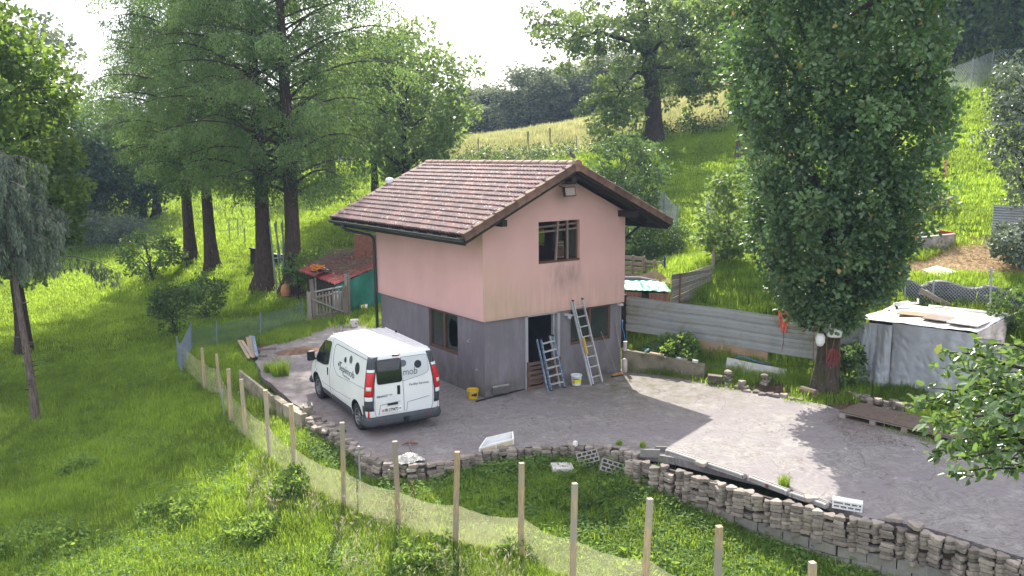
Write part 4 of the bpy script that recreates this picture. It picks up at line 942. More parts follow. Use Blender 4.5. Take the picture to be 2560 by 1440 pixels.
p = RT(1400,1150)+Vector((0,0,.08)); mb = MB(); mb.box(p, (.20,.10,.09), (.1,.1,-.4)); bevel(solo(mb, "red_brick", mat("pink_brick", (.28,.14,.12), .9, .2, 6), p, "single pinkish brick behind the solid pale block", "brick"), .008)
p = RT(1490,1195)+Vector((0,0,.04)); mb = MB(); mb.lathe(p, [(0,-.04),(.08,-.02),(.1,.02),(.06,.07),(0,.09)], 7); solo(mb, "field_stone", mat("brown_stone", (.16,.12,.10), .9, .2), p, "round brown stone in front of the leaning hollow blocks", "stone")
p = RT(1765,1262); mb = MB(); mb.box(p+Vector((0,0,.06)), (.22,.2,.12), (.3,.2,.5)); mb.box(p+Vector((.08,.02,.13)), (.12,.12,.1), (.5,.1,.9)); solo(mb, "concrete_chunk", M_lightblock, p, "broken pale concrete chunk in the grass below the long paver wall", "concrete chunk")
# plant trough blocks beside the van
def edge_box(a, b, h, w, m, name, label, z=0.0, cat="concrete block"):
    A, B = G(*a, z), G(*b, z); mb = MB(); mb.beam(A-Vector((0,0,h/2-.04)), B-Vector((0,0,h/2-.04)), w, h); return bevel(solo(mb, name, m, A, label, cat), .01)
M_conc_old = mat("old_board_marked_concrete", (.33, .285, .215), .92, .25, 3, .5, 30, dirt=(.13, .12, .07), dirtamt=.7, dscale=2.5)
t = empty("concrete_planter", G(600,930,.12), "long shallow concrete trough edge left of the van, green stained", "planter")
A, B = G(600,926,.15), G(682,990,.15); mb = MB(); mb.beam(A-Vector((0,0,.26)), B-Vector((0,0,.26)), .07, .52); mb.build("side_slab", M_conc_old, t); 
for k in range(5): f0, f1 = k/5+.01, (k+1)/5-.01; m2 = MB(); q = (B-A); m2.beam(A+q*f0+Vector((-.045,-.02,-.12-.09*(k % 2))), A+q*f1+Vector((-.045,-.02,-.12-.09*(k % 2))), .02, .14); m2.build("panel", M_conc_old, t)
for k, (a, b) in enumerate((((686,990),(712,1008)), ((715,1010),(742,1024)), ((738,1026),(760,1038)))):
    A, B = G(*a, .06), G(*b, .06); mb = MB(); mb.beam(A-Vector((0,0,.2)), B-Vector((0,0,.2)), .20, .42+.02*k); bevel(solo(mb, "wall_block", M_conc_old, A, ["cream block with cracked top next to the trough edge", "middle cream block of the short row left of the van", "cream block nearest the U shaped channel block"][k], "concrete block", "short row of cream blocks"), .015)
p = G(770,1032,.0); t = empty("channel_block", p, "upright U shaped concrete channel block at the corner by the van's rear wheel", "channel block")
for nm_, c, d in (("cheek", (-.11,0,.02), (.04,.34,.42)), ("cheek", (.11,0,.02), (.04,.34,.42)), ("web", (0,-.15,.0), (.18,.04,.38))): mb = MB(); r3 = Euler((0,0,R_(-20))).to_matrix(); mb.box(p+r3 @ Vector(c), d, r3); mb.build(nm_, M_conc_old, t)
for i in range(16):
    px, py = 785+75*(i+.3*random.random())/16, random.uniform(1040,1085); py = max(py, 1030+(px-770)*.55); p = G(px, py, .03); o = bpy.data.objects.new("stone_slab", None); bpy.data.objects.remove(o)
    mb = MB(); mb.box(p, (random.uniform(.12,.24), random.uniform(.1,.18), .06), (random.uniform(-.15,.15), random.uniform(-.15,.15), random.uniform(0,3))); bevel(solo(mb, "flat_stone", M_paver, p, "grey broken edging stone, %s, behind the van's wheel" % pos_word(i, 16), "stone", "loose edging stones by the van"), .01)
for i, (px, py) in enumerate(((640,1000),(655,1012),(520,1005),(690,1060),(715,1085),(740,1075),(470,960),(600,1055),(735,1050),(600,985))):
    p = RT(px, py); mb = MB(); s = random.uniform(.06,.13); mb.lathe(p+Vector((0,0,.02)), [(0,-.05),(s,-.02),(s*1.1,.02),(s*.7,.05),(0,.06)], 6, Euler((random.uniform(-.3,.3), .2, i)).to_matrix()); solo(mb, "rubble_stone", M_lightblock, p, "pale rubble stone %s, on bare soil behind the net" % ["under the trough edge","right below the trough","between third and fourth stake","below the cream blocks","nearest the sixth stake","below the channel block","at the fence corner","close to the net","by the channel block's foot","between the third stake and trough"][i], "stone", "rubble stones behind the net")
# pile of pointed planks
t0 = RT(625, 885)
for i, (a, b, c) in enumerate((((598,868),(622,905),0), ((606,870),(632,903),0), ((619,863),(629,902),1), ((627,861),(636,902),1), ((634,863),(643,900),2))):
    A, B = RT(*a)+Vector((0,0,.24+.02*i)), RT(*b)+Vector((0,0,.14)); mb = MB(); mb.beam(A, B, .10, .035); d = (B-A).normalized(); s = d.cross(Vector((0,0,1))).normalized(); mb.add([B-s*.045+Vector((0,0,-.017)), B+s*.045+Vector((0,0,-.017)), B+d*.12, B-s*.045+Vector((0,0,.017)), B+s*.045+Vector((0,0,.017))], [(0,1,2),(3,2,4),(0,2,3),(1,4,2),(0,3,4,1)])
    solo(mb, "pointed_plank", M_fencewood if c < 2 else M_blue, A, "%s pointed plank in the small pile at the driveway's grass edge" % ["pinkish", "short pinkish", "pale", "slim pale", "blue painted"][i], "plank", "pointed planks in a pile")
for i, (a, b) in enumerate((((640,895),(665,893)), ((636,880),(690,873)))):
    A, B = RT(*a)+Vector((0,0,.05)), RT(*b)+Vector((0,0,.05)); mb = MB(); mb.beam(A, B, .10, .08); solo(mb, "timber_offcut", M_board, A, ["short thick timber offcut under the pointed planks", "long thin timber offcut behind the pointed planks"][i], "timber")
# dirt heap
p = G(748,878,0); mb = MB(); mb.grid(lambda u, v: (p.x+(u-.5)*1.9, p.y+(v-.5)*1.1, -.03+.16*max(0, 1-((u-.5)**2+(v-.5)**2)*4.4)+.02*math.sin(u*23)*math.cos(v*19)), 16, 12); tag(solo(mb, "dirt_heap", mat("brown_dirt", (.15,.09,.06), .95, .35, 9, .8, 40), p, None, None, smooth=True), kind="stuff")
# tray, cup, pickaxe, bag
M_tray = mat("white_tray", (.74,.74,.72), .4, .06, 6, 0)
t = empty("plastic_tray", G(1240,1112,.05), "white tilted plastic tray or sink with cream side at the driveway edge", "tray")
A, B, C_, D0 = G(1197,1120,.10), G(1285,1096,.14), G(1283,1078,.22), G(1215,1094,.20)
def quadbox(mb, pts, down, th):
    ct = sum(pts, Vector())/4; inn = [p+(ct-p)*th for p in pts]; low = [p-Vector((0,0,down)) for p in pts]; li = [p-Vector((0,0,down-.02)) for p in inn]
    mb.add(list(pts)+inn+low+li, [(i, (i+1) % 4, 4+(i+1) % 4, 4+i) for i in range(4)]+[(i, 8+i, 8+(i+1) % 4, (i+1) % 4) for i in range(4)]+[(4+i, 4+(i+1) % 4, 12+(i+1) % 4, 12+i) for i in range(4)]+[(12,13,14,15),(11,10,9,8)])
mb = MB(); quadbox(mb, [A, B, C_, D0], .17, .10); mb.build("basin", M_tray, t)
mb = MB(); q = (B-A); dd = Vector((q.y, -q.x, 0)).normalized()*.008
for f0, f1 in ((.04,.46),(.5,.96)): mb.add([A+q*f0+dd-Vector((0,0,.03)), A+q*f1+dd-Vector((0,0,.03)), A+q*f1+dd-Vector((0,0,.16)), A+q*f0+dd-Vector((0,0,.16))], [(0,1,2,3)])
o = mb.build("side_panel", mat("cream_plastic", (.50,.43,.28), .6, .15, 5, .2), t); tag(o, kind="stuff")
p = G(1438,1114,0); mb = MB(); mb.box(p+Vector((0,0,.05)), (.10,.09,.12), (0,.05,.3), .85); bevel(solo(mb, "white_cup", M_white_pl, p, "small white cup standing on the driveway edge above the curved wall", "cup"), .015)
p = G(1022,1120,0); t = empty("pickaxe", p, "old pickaxe with rusty head lying at the driveway's near edge", "pickaxe")
mb = MB(); mb.tube([G(1023,1108,.04), G(1034,1135,.03)], .018, 6); mb.build("handle", M_board, t)
mb = MB(); mb.tube([G(1003,1113,.02), G(1015,1108,.05), G(1030,1107,.06), G(1044,1108,.03)], [.006,.022,.026,.012], 6); mb.build("head", M_rust, t)
p = G(1020,1148,.05); mb = MB(); mb.grid(lambda u, v: (p.x+(u-.5)*.55+.03*math.sin(v*9), p.y+(v-.5)*.45+.03*math.sin(u*11), p.z+.12*max(0, 1-((u-.5)**2+(v-.5)**2)*4)+.035*math.sin(u*17+v*9)*math.sin(v*21)), 18, 18); solo(mb, "crumpled_sack", mat("crumpled_plastic", (.46,.45,.40), .5, .35, 12, .6, 30), p, "crumpled pale plastic sack on the curved wall below the pickaxe", "sack")
# ---------------- things by the house front
def bucket(p, r, h, m, label, band=None, name="bucket", tip=None, lid=False):
    t = empty(name, p, label, "bucket"); m3 = Euler(tip).to_matrix() if tip else None; c = Vector(p)+(Vector((0,0,r)) if tip else Vector((0,0,0)))
    mb = MB(); mb.lathe(c, [(0,.004),(r*.80,.004),(r*.83,.02),(r*.98,h-.05),(r*1.05,h-.045),(r*1.05,h-.03),(r*1.0,h-.02),(r*1.06,h),(r*1.0,h),(r*.95,h-.03),(r*.79,.02),(0,.02)] if not lid else [(0,.004),(r*.80,.004),(r*.83,.02),(r*.98,h-.04),(r*1.06,h-.035),(r*1.06,h),(r*.9,h),(r*.88,h-.012),(0,h-.012)], 24, m3); mb.build("pail", m, t, smooth=False)
    if band: mb = MB(); mb.lathe(c, [(r*.870,.06),(r*.975,h-.10)], 24, m3); o = mb.build("label_band", band, t)
    if not tip: mb = MB(); mb.tube([c+Vector((r*1.06*math.cos(a), r*1.06*math.sin(a)*.9, h-.05-.10*math.sin(a)*(1 if math.sin(a) > 0 else .0))) for a in [math.pi+math.pi*k/10 for k in range(11)]], .005, 5); mb.build("handle", M_galv, t)
    return t
M_yel = mat("yellow_plastic", (.62,.40,.012), .4, .1, 5, 0); M_white_b = mat("white_bucket", (.72,.72,.70), .4, .05, 4, 0)
bk = bucket(G(1182,996,0), .155, .26, M_yel, "yellow bucket standing at the house's near corner behind the van")
for k in range(3): mb = MB(); a = -2.2+k*.35; mb.box(G(1182,996,0)+Vector((.148*math.cos(a), .148*math.sin(a), .13)), (.012,.045,.05+.02*k), (0,.1,a)); mb.build("sticker", M_black, bk)
p = G(1441,962,0); bk = bucket(p, .155, .30, M_white_b, "white paint bucket with lid and yellow label, standing in front of the long ladder", lid=True)
va = math.atan2(CAM[1]-p.y, CAM[0]-p.x)
def bandf(r, k, a0=0, off=.003):
    def fn(x, z): a = va+a0+x/r; rr = r*(.83+.15*(z-.02)/.23)+off; return (rr*math.cos(a), rr*math.sin(a), z)
    return fn
def band(z0, z1, m, a0, a1, off, name):
    mb = MB(); mb.grid(lambda u, v: bandf(.155, 0, 0, off)((a0+(a1-a0)*u)*.155, z0+(z1-z0)*v), 10, 2); return solidify(mb.build(name, m, bk, local=True), .002)
band(.07, .19, mat("yellow_label", (.66,.62,.05), .5, bstr=0), -.95, 1.1, .004, "label_band"); band(.035,.075, M_white_b, -1, 1.1, .005, "label_band")
band(.05, .165, mat("pink_label", (.62,.25,.24), .5, bstr=0), -.66, -.40, .007, "figure_panel")
text_on("MARMO", .055, bandf(.155,0,0,.008), mat("dark_green_print", (.01,.10,.07), .5, bstr=0), "lettering", bk, (-.10,.185), 1, fitw=.19, bold=.002)
text_on("1", .10, bandf(.155,0,0,.010), M_red, "lettering", bk, (-.092,.055), 1, bold=.002)
bucket(G(886,816,0), .15, .27, M_white_b, "white bucket with a small red mark standing by the far grass verge", band=None)
mb = MB(); p = G(886,816,0); mb.box(p+Vector((-.0,-.14,.13)), (.05,.02,.06), (0,0,.0)); mb.build("red_splash", M_red, bpy.data.objects[sorted(o.name for o in bpy.data.objects if o.name.startswith('bucket'))[-1]])
p = RT(903,776); bucket(p, .13, .27, M_white_b, "tipped over white bucket with yellow label in the weeds by the gate", tip=(R_(90),0,R_(60)), band=M_yel)
# slab leaning at corner
p = G(1248,990,0); mb = MB(); rt = Euler((R_(-50), R_(0), R_(-12))).to_matrix(); mb.prism([(-.26,-.20),(.20,-.24),(.30,.10),(.10,.26),(-.20,.20)], -.03, .03, rt); mb.v = [tuple(Vector(v)+p+Vector((0,-.05,.17))) for v in mb.v]; solo(mb, "stone_slab", M_block, p, "rough grey stone slab leaning against the grey wall by the corner", "stone slab")
# pipe on the ground along the wall
mb = MB(); mb.tube([G(1190,1003,.03), G(1300,975,.03), G(1425,948,.03)], .02, 6); solo(mb, "ground_pipe", M_black, G(1190,1003,.03), "thin dark pipe lying on the concrete along the front wall", "pipe")
# barrier pallet in the doorway
t = empty("broken_pallet", (1.5,-.12,0), "old brown pallet standing upright across the doorway, behind the short ladder", "pallet")
for z in (.06,.20,.34,.48,.62,.74): mb = MB(); mb.box((2.0,-.03,z), (1.16+.06*math.sin(z*30),.022,.085), (random.uniform(-.05,.05), random.uniform(-.03,.03), 0)); mb.build("slat", M_pallet, t)
for x in (1.47,2.0,2.52): mb = MB(); mb.box((x,.02,.40), (.09,.07,.78)); mb.build("stringer", M_pallet, t)
# ladders
def ladder(name, label, f0, f1, top0, top1, nr, w_, legs_m, rung_m, inner=None):
    t = empty(name, (Vector(f0)+Vector(f1))/2, label, "ladder"); f0, f1, top0, top1 = map(Vector, (f0, f1, top0, top1))
    for a, b in ((f0, top0), (f1, top1)): mb = MB(); mb.beam(a, b, w_, .07, (0,1,0)); mb.build("rail", legs_m, t); mb = MB(); mb.box(a+Vector((0,0,.015)), (w_+.015,.09,.03)); mb.build("foot", M_black, t); mb = MB(); mb.box(b, (w_+.012,.08,.035)); mb.build("end_cap", M_black, t)
    for k in range(nr): s = (k+.75)/(nr+.4); mb = MB(); mb.beam(f0+(top0-f0)*s, f1+(top1-f1)*s, .07 if rung_m == "step" else .035, .03, (0,0,1)); mb.build("rung", M_alu, t)
    return t
ladder("extension_ladder", "tall aluminium extension ladder leaning on the front wall beside the window", (3.23,-.68,0), (3.62,-.62,0), (3.01,-.03,2.36), (3.36,-.03,2.38), 8, .028, M_alu, "r")
t = ladder("folding_ladder", "short blue and white folded stepladder leaning before the doorway pallet", (1.93,-.42,0), (2.42,-.40,0), (1.78,-.14,1.44), (2.22,-.12,1.48), 6, .03, M_blue, "step")
for a, b in (((1.83,-.38,0),(1.68,-.10,1.44)), ((2.40,-.20,0),(2.16,-.06,1.46))): mb = MB(); mb.beam(a, b, .028, .06, (0,1,0)); mb.build("rail", M_blue if a[0] < 2 else M_alu, t)
t2 = bpy.data.objects.get("extension_ladder"); mb = MB(); mb.beam((3.17,-.66,0),(2.96,-.02,2.34),.025,.06,(0,1,0)); mb.build("rail", M_alu, t2); mb = MB(); mb.beam((3.115,-.55,.9),(3.08,-.42,1.35),.03,.064,(0,1,0)); mb.build("warning_sticker", M_yel, t2)
# broom, stick, canister, bits
t = empty("broom", (4.42,-.3,0), "long broom leaning on the wall right of the tall ladder", "broom"); mb = MB(); mb.tube([(4.42,-.36,.08),(4.12,.03,1.32)], .016, 6); mb.build("handle", M_board, t); mb = MB(); mb.box((4.42,-.36,.055), (.36,.07,.06)); mb.build("head", mat("orange_brush", (.42,.2,.05), .8), t); mb = MB(); mb.box((4.42,-.36,.018), (.38,.09,.035)); mb.build("bristles", M_black, t)
mb = MB(); mb.tube([(4.80,-.25,.0),(4.70,.03,1.5)], .015, 6); mb.tube([(4.80,-.25,.0),(4.79,-.22,.18)], [.04,.02], 6); solo(mb, "shovel_handle", M_board, (4.8,-.25,0), "thin tool handle leaning on the wall right of the broom", "tool")
p = Vector((4.93,-.14,0)); mb = MB(); mb.lathe(p, [(0,0),(.075,0),(.08,.03),(.08,.36),(.06,.40),(.03,.42),(0,.42)], 16); solo(mb, "canister", mat("pink_white_canister", (.56,.47,.45), .45, bstr=0), p, "pinkish white cylindrical canister standing in the house corner", "canister", smooth=True)
for i, (px, py) in enumerate(((1504,955),(1517,962),(1536,963))):
    p = G(px, py, .02); mb = MB(); mb.box(p, (.16-.03*i,.08,.035), (.1,.05,-.5+i*.4)); solo(mb, "tile_fragment", M_paver, p, "%s broken tile fragment on the concrete in front of the broom" % ["brown", "dark", "small grey"][i], "fragment", "broken fragments by the broom")
# low concrete wall right of the house
A, B = Vector((5.08,.15,0)), Vector((6.22,-2.12,0)); M_lowwall = mat("mossy_concrete", (.20,.175,.125), .93, .3, 2, .5, 30, dirt=(.09,.085,.045), dirtamt=.8, dscale=1.8)
t = empty("low_concrete_wall", A, "low mossy concrete wall running from the house corner along the driveway", "wall"); d = (B-A).normalized(); out = Vector((-d.y, d.x, 0)); n = 10
mb = MB(); vs = []
for k in range(n+1): q = A+(B-A)*k/n; h = .62-.2*k/n; vs += [q+Vector((0,0,-.1)), q+Vector((0,0,h)), q+out*.16+Vector((0,0,h)), q+out*.16+Vector((0,0,-.1))]
mb.add(vs, [(4*k+j, 4*k+(j+1) % 4, 4*k+4+(j+1) % 4, 4*k+4+j) for k in range(n) for j in range(4)]+[(0,1,2,3),(4*n+3,4*n+2,4*n+1,4*n)]); bevel(mb.build("wall_body", M_lowwall, t), .012)
for f, w_, dz, lab, m_ in ((.42,.42,.05,"flat pale board lying on the low concrete wall",M_ply),(.72,.34,.05,"narrow wooden offcut lying on the low concrete wall",M_board),(.88,.16,.07,"small grey block on the far end of the low concrete wall",M_lightblock)):
    q = A+(B-A)*f+out*.08; h = .62-.2*f; mb = MB(); mb.box(q+Vector((0,0,h+dz/2+.005)), (w_,.16,dz), (0,.1,math.atan2(d.y,d.x)+.15)); solo(mb, "loose_board" if m_ != M_lightblock else "loose_block", m_, q+Vector((0,0,h)), lab, "offcut")
q = A+(B-A)*.27+out*.1; mb = MB(); mb.lathe(q+Vector((0,0,.60)), [(0,0),(.03,0),(.035,.12),(.015,.16),(0,.17)], 10, Euler((.9,0,.4)).to_matrix()); solo(mb, "plastic_bottle", mat("pale_blue_plastic", (.3,.5,.6), .3, bstr=0), q, "small pale blue plastic bottle lying on the low concrete wall", "bottle")
mb = MB(); mb.tube([(5.18,.25,1.5),(5.12,.2,1.3),(5.16,.16,1.1),(5.2,.14,.85),(5.12,.12,.66)], .014, 6); solo(mb, "blue_hose", M_hose, (5.18,.25,1.5), "short blue hose hanging at the right corner of the house", "hose", smooth=True)
mb = MB(); mb.lathe((5.05,-.02,.62), [(0,0),(.06,0),(.06,.28),(0,.28)], 12); solo(mb, "pipe_stub", mat("pale_pipe", (.5,.42,.40), .5, bstr=0), (5.05,-.02,.62), "short pale pipe stub by the hose at the house corner", "pipe")
# metal sheet fence
M_sheet = mat("galvanised_sheet", (.36,.37,.37), .45, .12, 2.2, .12, 30, metal=.25, dirt=(.21,.20,.10), dirtamt=.75, dscale=1.1)
def sheet_fence(A, B, z0a, z0b, hgt, nstrip, label, name="metal_sheet_fence", post=True):
    t = empty(name, A, label, "fence"); d = (B-A).normalized(); out = Vector((-d.y, d.x, 0)) if (Vector((-d.y, d.x, 0))).dot(Vector(CAM)-A) > 0 else Vector((d.y,-d.x,0)); h = hgt/nstrip
    for k in range(nstrip):
        prof = [(0,0),(.02,.012),(.03,h*.42),(.018,h*.46),(.03,h*.5),(.03,h-.055),(-.022,h-.045),(-.022,h-.012),(-.004,h+.004)]; mb = MB(); n = len(prof); vs = []; NN = 10
        for j in range(NN+1): q = A+(B-A)*j/NN; zz = z0a+(z0b-z0a)*j/NN+k*h+.012*math.sin(j*1.3+k*.4); vs += [q+out*u+Vector((0,0,v+zz-q.z)) for u, v in prof]
        mb.add(vs, [(j*n+i, j*n+i+1, (j+1)*n+i+1, (j+1)*n+i) for j in range(NN) for i in range(n-1)]); solidify(mb.build("sheet_panel", M_sheet, t), .003)
    if post:
        for f in (.0,.33,.66,.99): q = A+(B-A)*f-out*.06; mb = MB(); mb.tube([(q.x,q.y,T(q.x,q.y)-.1),(q.x,q.y,z0a+(z0b-z0a)*f+hgt-.05)], .025, 8); mb.build("post", M_galv, t)
    return t, out
FA, FB = Vector((6.17,1.2,0)), Vector((8.62,-4.45,0)); tf, fo = sheet_fence(FA, FB, .88, .64, 1.12, 4, "long grey ribbed metal sheet fence from the house corner to the columnar tree")
mb = MB(); mb.box((6.12,1.22,1.0), (.12,.12,2.1)); mb.build("end_post", M_darkwood, tf)
FC = FB+(FB-FA).normalized()*.9; sheet_fence(FB+(FB-FA).normalized()*.06-fo*.04, FC, .60, .56, 1.12, 4, "short ribbed metal sheet behind the columnar tree trunk", post=False)
def on_fence(px, z, off=.03):
    # point of the fence plane seen at pixel column px
    r = _ray(px, 850); d = FB-FA; a = np.array([[r[0], -d.x], [r[1], -d.y]]); s = np.linalg.solve(a, np.array([FA.x-CAM[0], FA.y-CAM[1]])); q = FA+d*s[1]+fo*off; return Vector((q.x, q.y, z))
# red bag hung on the fence
a, b = on_fence(1944,1.98,.05), on_fence(1974,1.96,.05); mb = MB()
mb.grid(lambda u, v: tuple((a+(b-a)*(.5+(u-.5)*(1-.55*v)))*1+Vector((0,0,-.62*v))+fo*(.03*math.sin(u*9+v*5)+.03*math.sin(math.pi*u))), 8, 10); solidify(solo(mb, "red_bag", mat("red_plastic_bag", (.72,.17,.12), .4, .3, 9, .3, 30), a, "red plastic bag hanging over the metal fence left of the tree", "bag"), .004)
mb = MB(); p = (a+b)/2; mb.tube([p+Vector((0,0,-.6)), p+Vector((.02,0,-.85)), p+Vector((-.04,.0,-1.15))], .008, 5); solo(mb, "red_string", M_rust, p, "string trailing from the red bag down the fence", "string")
# plywood under the fence, leaning slabs, hose
def leaner(pxs, z0, z1, off, m, name, label, cat):
    pa, pb_ = on_fence(pxs[0], 0, off), on_fence(pxs[1], 0, off); mb = MB(); vs = []
    for q, f in ((pa, 0), (pb_, 1)):
        for o_, z in ((off*.3, z0[f]), (-.06, z1[f])): vs.append(Vector((q.x, q.y, z))+fo*o_)
    th = fo*-.03; vs2 = [v+th for v in vs]; mb.add(vs+vs2, [(0,2,3,1),(4,5,7,6),(0,1,5,4),(2,6,7,3),(0,4,6,2),(1,3,7,5)]); return solo(mb, name, m, vs[0], label, cat)
leaner((1738,1922), (.30,.12), (.86,.70), .10, M_ply, "plywood_board", "long stained plywood board closing the gap under the metal fence", "board")
leaner((1832,1900), (.08,.05), (.52,.44), .55, M_lightblock, "leaning_slab", "blotchy grey panel leaning below the plywood, left one with hose over it", "panel")
leaner((1900,1980), (.05,.0), (.44,.38), .55, M_lightblock, "leaning_slab", "smooth grey panel leaning below the fence, right one nearer the tree", "panel")
hp = [on_fence(1797,.22,.6), on_fence(1820,.26,.62), on_fence(1835,.38,.5), on_fence(1858,.55,.36), on_fence(1875,.54,.34), on_fence(1900,.47,.34), on_fence(1935,.42,.34)]
mb = MB(); mb.tube(hp, .02, 6); solo(mb, "garden_hose", M_hose, hp[0], "bright blue garden hose draped over the leaning grey panels", "hose", smooth=True)
# cinder blocks and small stacked paver border by the tree
for px, py, z_, lab in ((1800,925,.12,"dark hollow block beside the end of the low wall"),(1787,955,.10,"hollow block on its side at the foot of the low wall's end")):
    p = G(px, py, z_*.5); hollow("hollow_block", p+Vector((0,0,.1)), (0,.05,R_(-50)), .4, .2, .2, 2, 1, M_lowwall, lab)
wC, _ = paver_wall("paver_border", [(1812,958),(1850,972),(1900,985),(1950,992),(2000,1000)], "low paver border below the leaning grey panels, left of the tree", .3, ztop=.10)
p0 = G(1905,978,0)
for (px, py, nz_) in ((1830,962,4),(1925,972,4),(1865,975,2)):
    for k in range(nz_): q = G(px+random.uniform(-5,5), py, 0); o = bpy.data.objects.new("border_stone", PAV[k % 4]); COL.objects.link(o); o.location = q+Vector((0,.15,.12+.075*k)); o.rotation_euler = (.05,.04,k*1.7); tag(o, "paving stone, %s from the bottom in the %s loose stack left of the tree" % (["first","second","third","fourth"][k], {1830:"left",1925:"right",1865:"middle"}[px]), "paving stone", "loosely stacked border stones")
wD, _ = paver_wall("paver_border", [(2105,985),(2140,998),(2190,1012),(2240,1018),(2290,1028)], "low paver border right of the tree, behind the large pallet", .3, ztop=.18)
mb = MB(); p = G(2010,968,.15); q = G(2040,985,.15); mb.tube([p-Vector((.25,.1,0)), q], .11, 9); solo(mb, "log", mat("bark_log", (.13,.10,.06), .9, .3, 6, .7, 20), p, "short mossy log lying left of the columnar tree's trunk", "log")
mb = MB(); mb.tube([G(1985,932,.22), G(2060,955,.22)], .018, 6); solo(mb, "white_pipe", M_white_pl, G(1985,932,.22), "thin white pipe on the soil behind the tree trunk", "pipe")
mb = MB(); mb.tube([G(2010,972,.04), G(2120,983,.05)], .018, 6); solo(mb, "metal_tube", M_galv, G(2010,972,.04), "thin metal tube lying at the foot of the tree", "tube")
mb = MB(); mb.box(G(2140,945,.15), (2.2,.05,.12), (0,.03,R_(-52))); solo(mb, "edging_plank", M_board, G(2140,945,.15), "narrow plank edging under the grey tarpaulin", "plank")
# large pallet
t = empty("platform_pallet", G(2200,1050,0), "large low pallet with plywood top at the driveway's right edge", "pallet"); A = G(2098,1046,0); B = G(2440,1128,0); bk_ = G(2150,1012,0)-A; d = (B-A)
u_ = d.normalized(); w_ = Vector((-u_.y, u_.x, 0)); w_ = w_ if w_.dot(bk_) > 0 else -w_; Wd = 1.05; Ld = d.length; ang_ = math.atan2(u_.y, u_.x)
def pb_box(name, f0, f1, g0, g1, z0, z1, m): mb = MB(); c = A+u_*(f0+f1)/2+w_*(g0+g1)/2+Vector((0,0,(z0+z1)/2)); mb.box(c, (f1-f0, g1-g0, z1-z0), (0,0,ang_)); return mb.build(name, m, t)
pb_box("top_board", -.01, Ld+.01, -.01, Wd, .165, .19, mat("leaf_littered_plywood", (.13,.095,.07), .9, .4, 5, .6, 40, dirt=(.07,.05,.04), dirtamt=.8, dscale=5))
for g in (0, Wd/2-.05, Wd-.1):
    pb_box("runner", 0, Ld, g, g+.1, .002, .024, M_board); pb_box("bearer", 0, Ld, g, g+.1, .14, .163, M_board)
    for f in np.linspace(0, Ld-.14, 5): pb_box("pallet_block", f, f+.14, g+.002, g+.098, .026, .138, M_board)
# tarpaulin covered stack
TZ = 1.92; Fl = Vector(G(2140,962,.05)); Fr = Vector(G(2428,1005,.15)); Br = Vector(G(2522,792,TZ-.0)); Br.z = .3; Bl = Fl+(Br-Fr)
M_tarp = mat("grey_tarpaulin", (.37,.38,.41), .42, .10, 2.5, .5, 12, dirt=(.48,.46,.44), dirtamt=.3, bdist=.02)
t = empty("tarpaulin_stack", Fl, "stack covered by a silver grey tarpaulin with boards on top, right of the tree", "covered stack")
from mathutils import noise as mnoise
def wr(s, v, k=0):
    n = mnoise.noise(Vector((s*1.1+v*.5, v*.45, k*3.1)))*.24; n2 = mnoise.noise(Vector((s*4.0+v*1.6, v*1.4-s*.8, k*1.7+5)))*.095; n3 = abs(mnoise.noise(Vector((s*7-v*4, v*5+s*2, k+9))))*.10; return n+n2-n3
def wallf(P0, P1, z0, z1, outv, k, dz=None):
    def fn(u, v):
        q = P0+(P1-P0)*u; top = z1; bot = z0+(dz(u) if dz else 0); z = top+(bot-top)*v; return Vector((q.x, q.y, z))+outv*(wr(u*2.2, v*1.3, k)*(.35+.65*v)+.10*v)
    return fn
fo2 = Vector((CAM[0]-Fl.x, CAM[1]-Fl.y, 0)).normalized(); side_out = Vector((fo2.y*-1, fo2.x, 0))*-1
mid = Fl+(Fr-Fl)*.30
mb = MB(); mb.grid(wallf(Fl+fo2*.1, mid+fo2*.02, .12, TZ-.06, fo2, 0), 30, 34); solidify(mb.build("tarp_left_drape", M_tarp, t, smooth=True), .006)
mb = MB(); mb.grid(wallf(mid-fo2*.05, Fr, .12, TZ, fo2, 2, lambda u: .18*(1-u)*0+.10*math.sin(u*5)), 44, 34); solidify(mb.build("tarp_front_drape", M_tarp, t, smooth=True), .006)
M_clear_t = mat("pinkish_sheeting", (.50,.42,.40), .4, .25, 3, .5, 12, bdist=.02)
so_ = (Fr-Fl).normalized()
mb = MB(); mb.grid(wallf(Fr, Br, 1.15, TZ+.02, so_, 5), 24, 20); solidify(mb.build("tarp_side_drape", M_clear_t, t, smooth=True), .006)
mb = MB(); mb.grid(lambda u, v: Vector(((Fl+(Fr-Fl)*u+(Bl-Fl)*v).x, (Fl+(Fr-Fl)*u+(Bl-Fl)*v).y, TZ+.03+.05*mnoise.noise(Vector((u*3,v*3,7)))+.03*mnoise.noise(Vector((u*9,v*8,2))))), 36, 24); solidify(mb.build("tarp_top", mat("pale_sheeting", (.62,.60,.59), .4, .15, 3, .4, 14, bdist=.02), t, smooth=True), .006)
mb = MB(); c = (Fl+Fr+Br+Bl)/4; mb.box((c.x,c.y,.95), ((Fr-Fl).length*.88,(Br-Fr).length*.8,1.8), (0,0,math.atan2((Fr-Fl).y,(Fr-Fl).x))); mb.build("stacked_goods", M_soil_fill, t)
an = math.atan2((Fr-Fl).y, (Fr-Fl).x); e1 = (Fr-Fl).normalized(); e2 = Vector((Bl-Fl)).normalized()
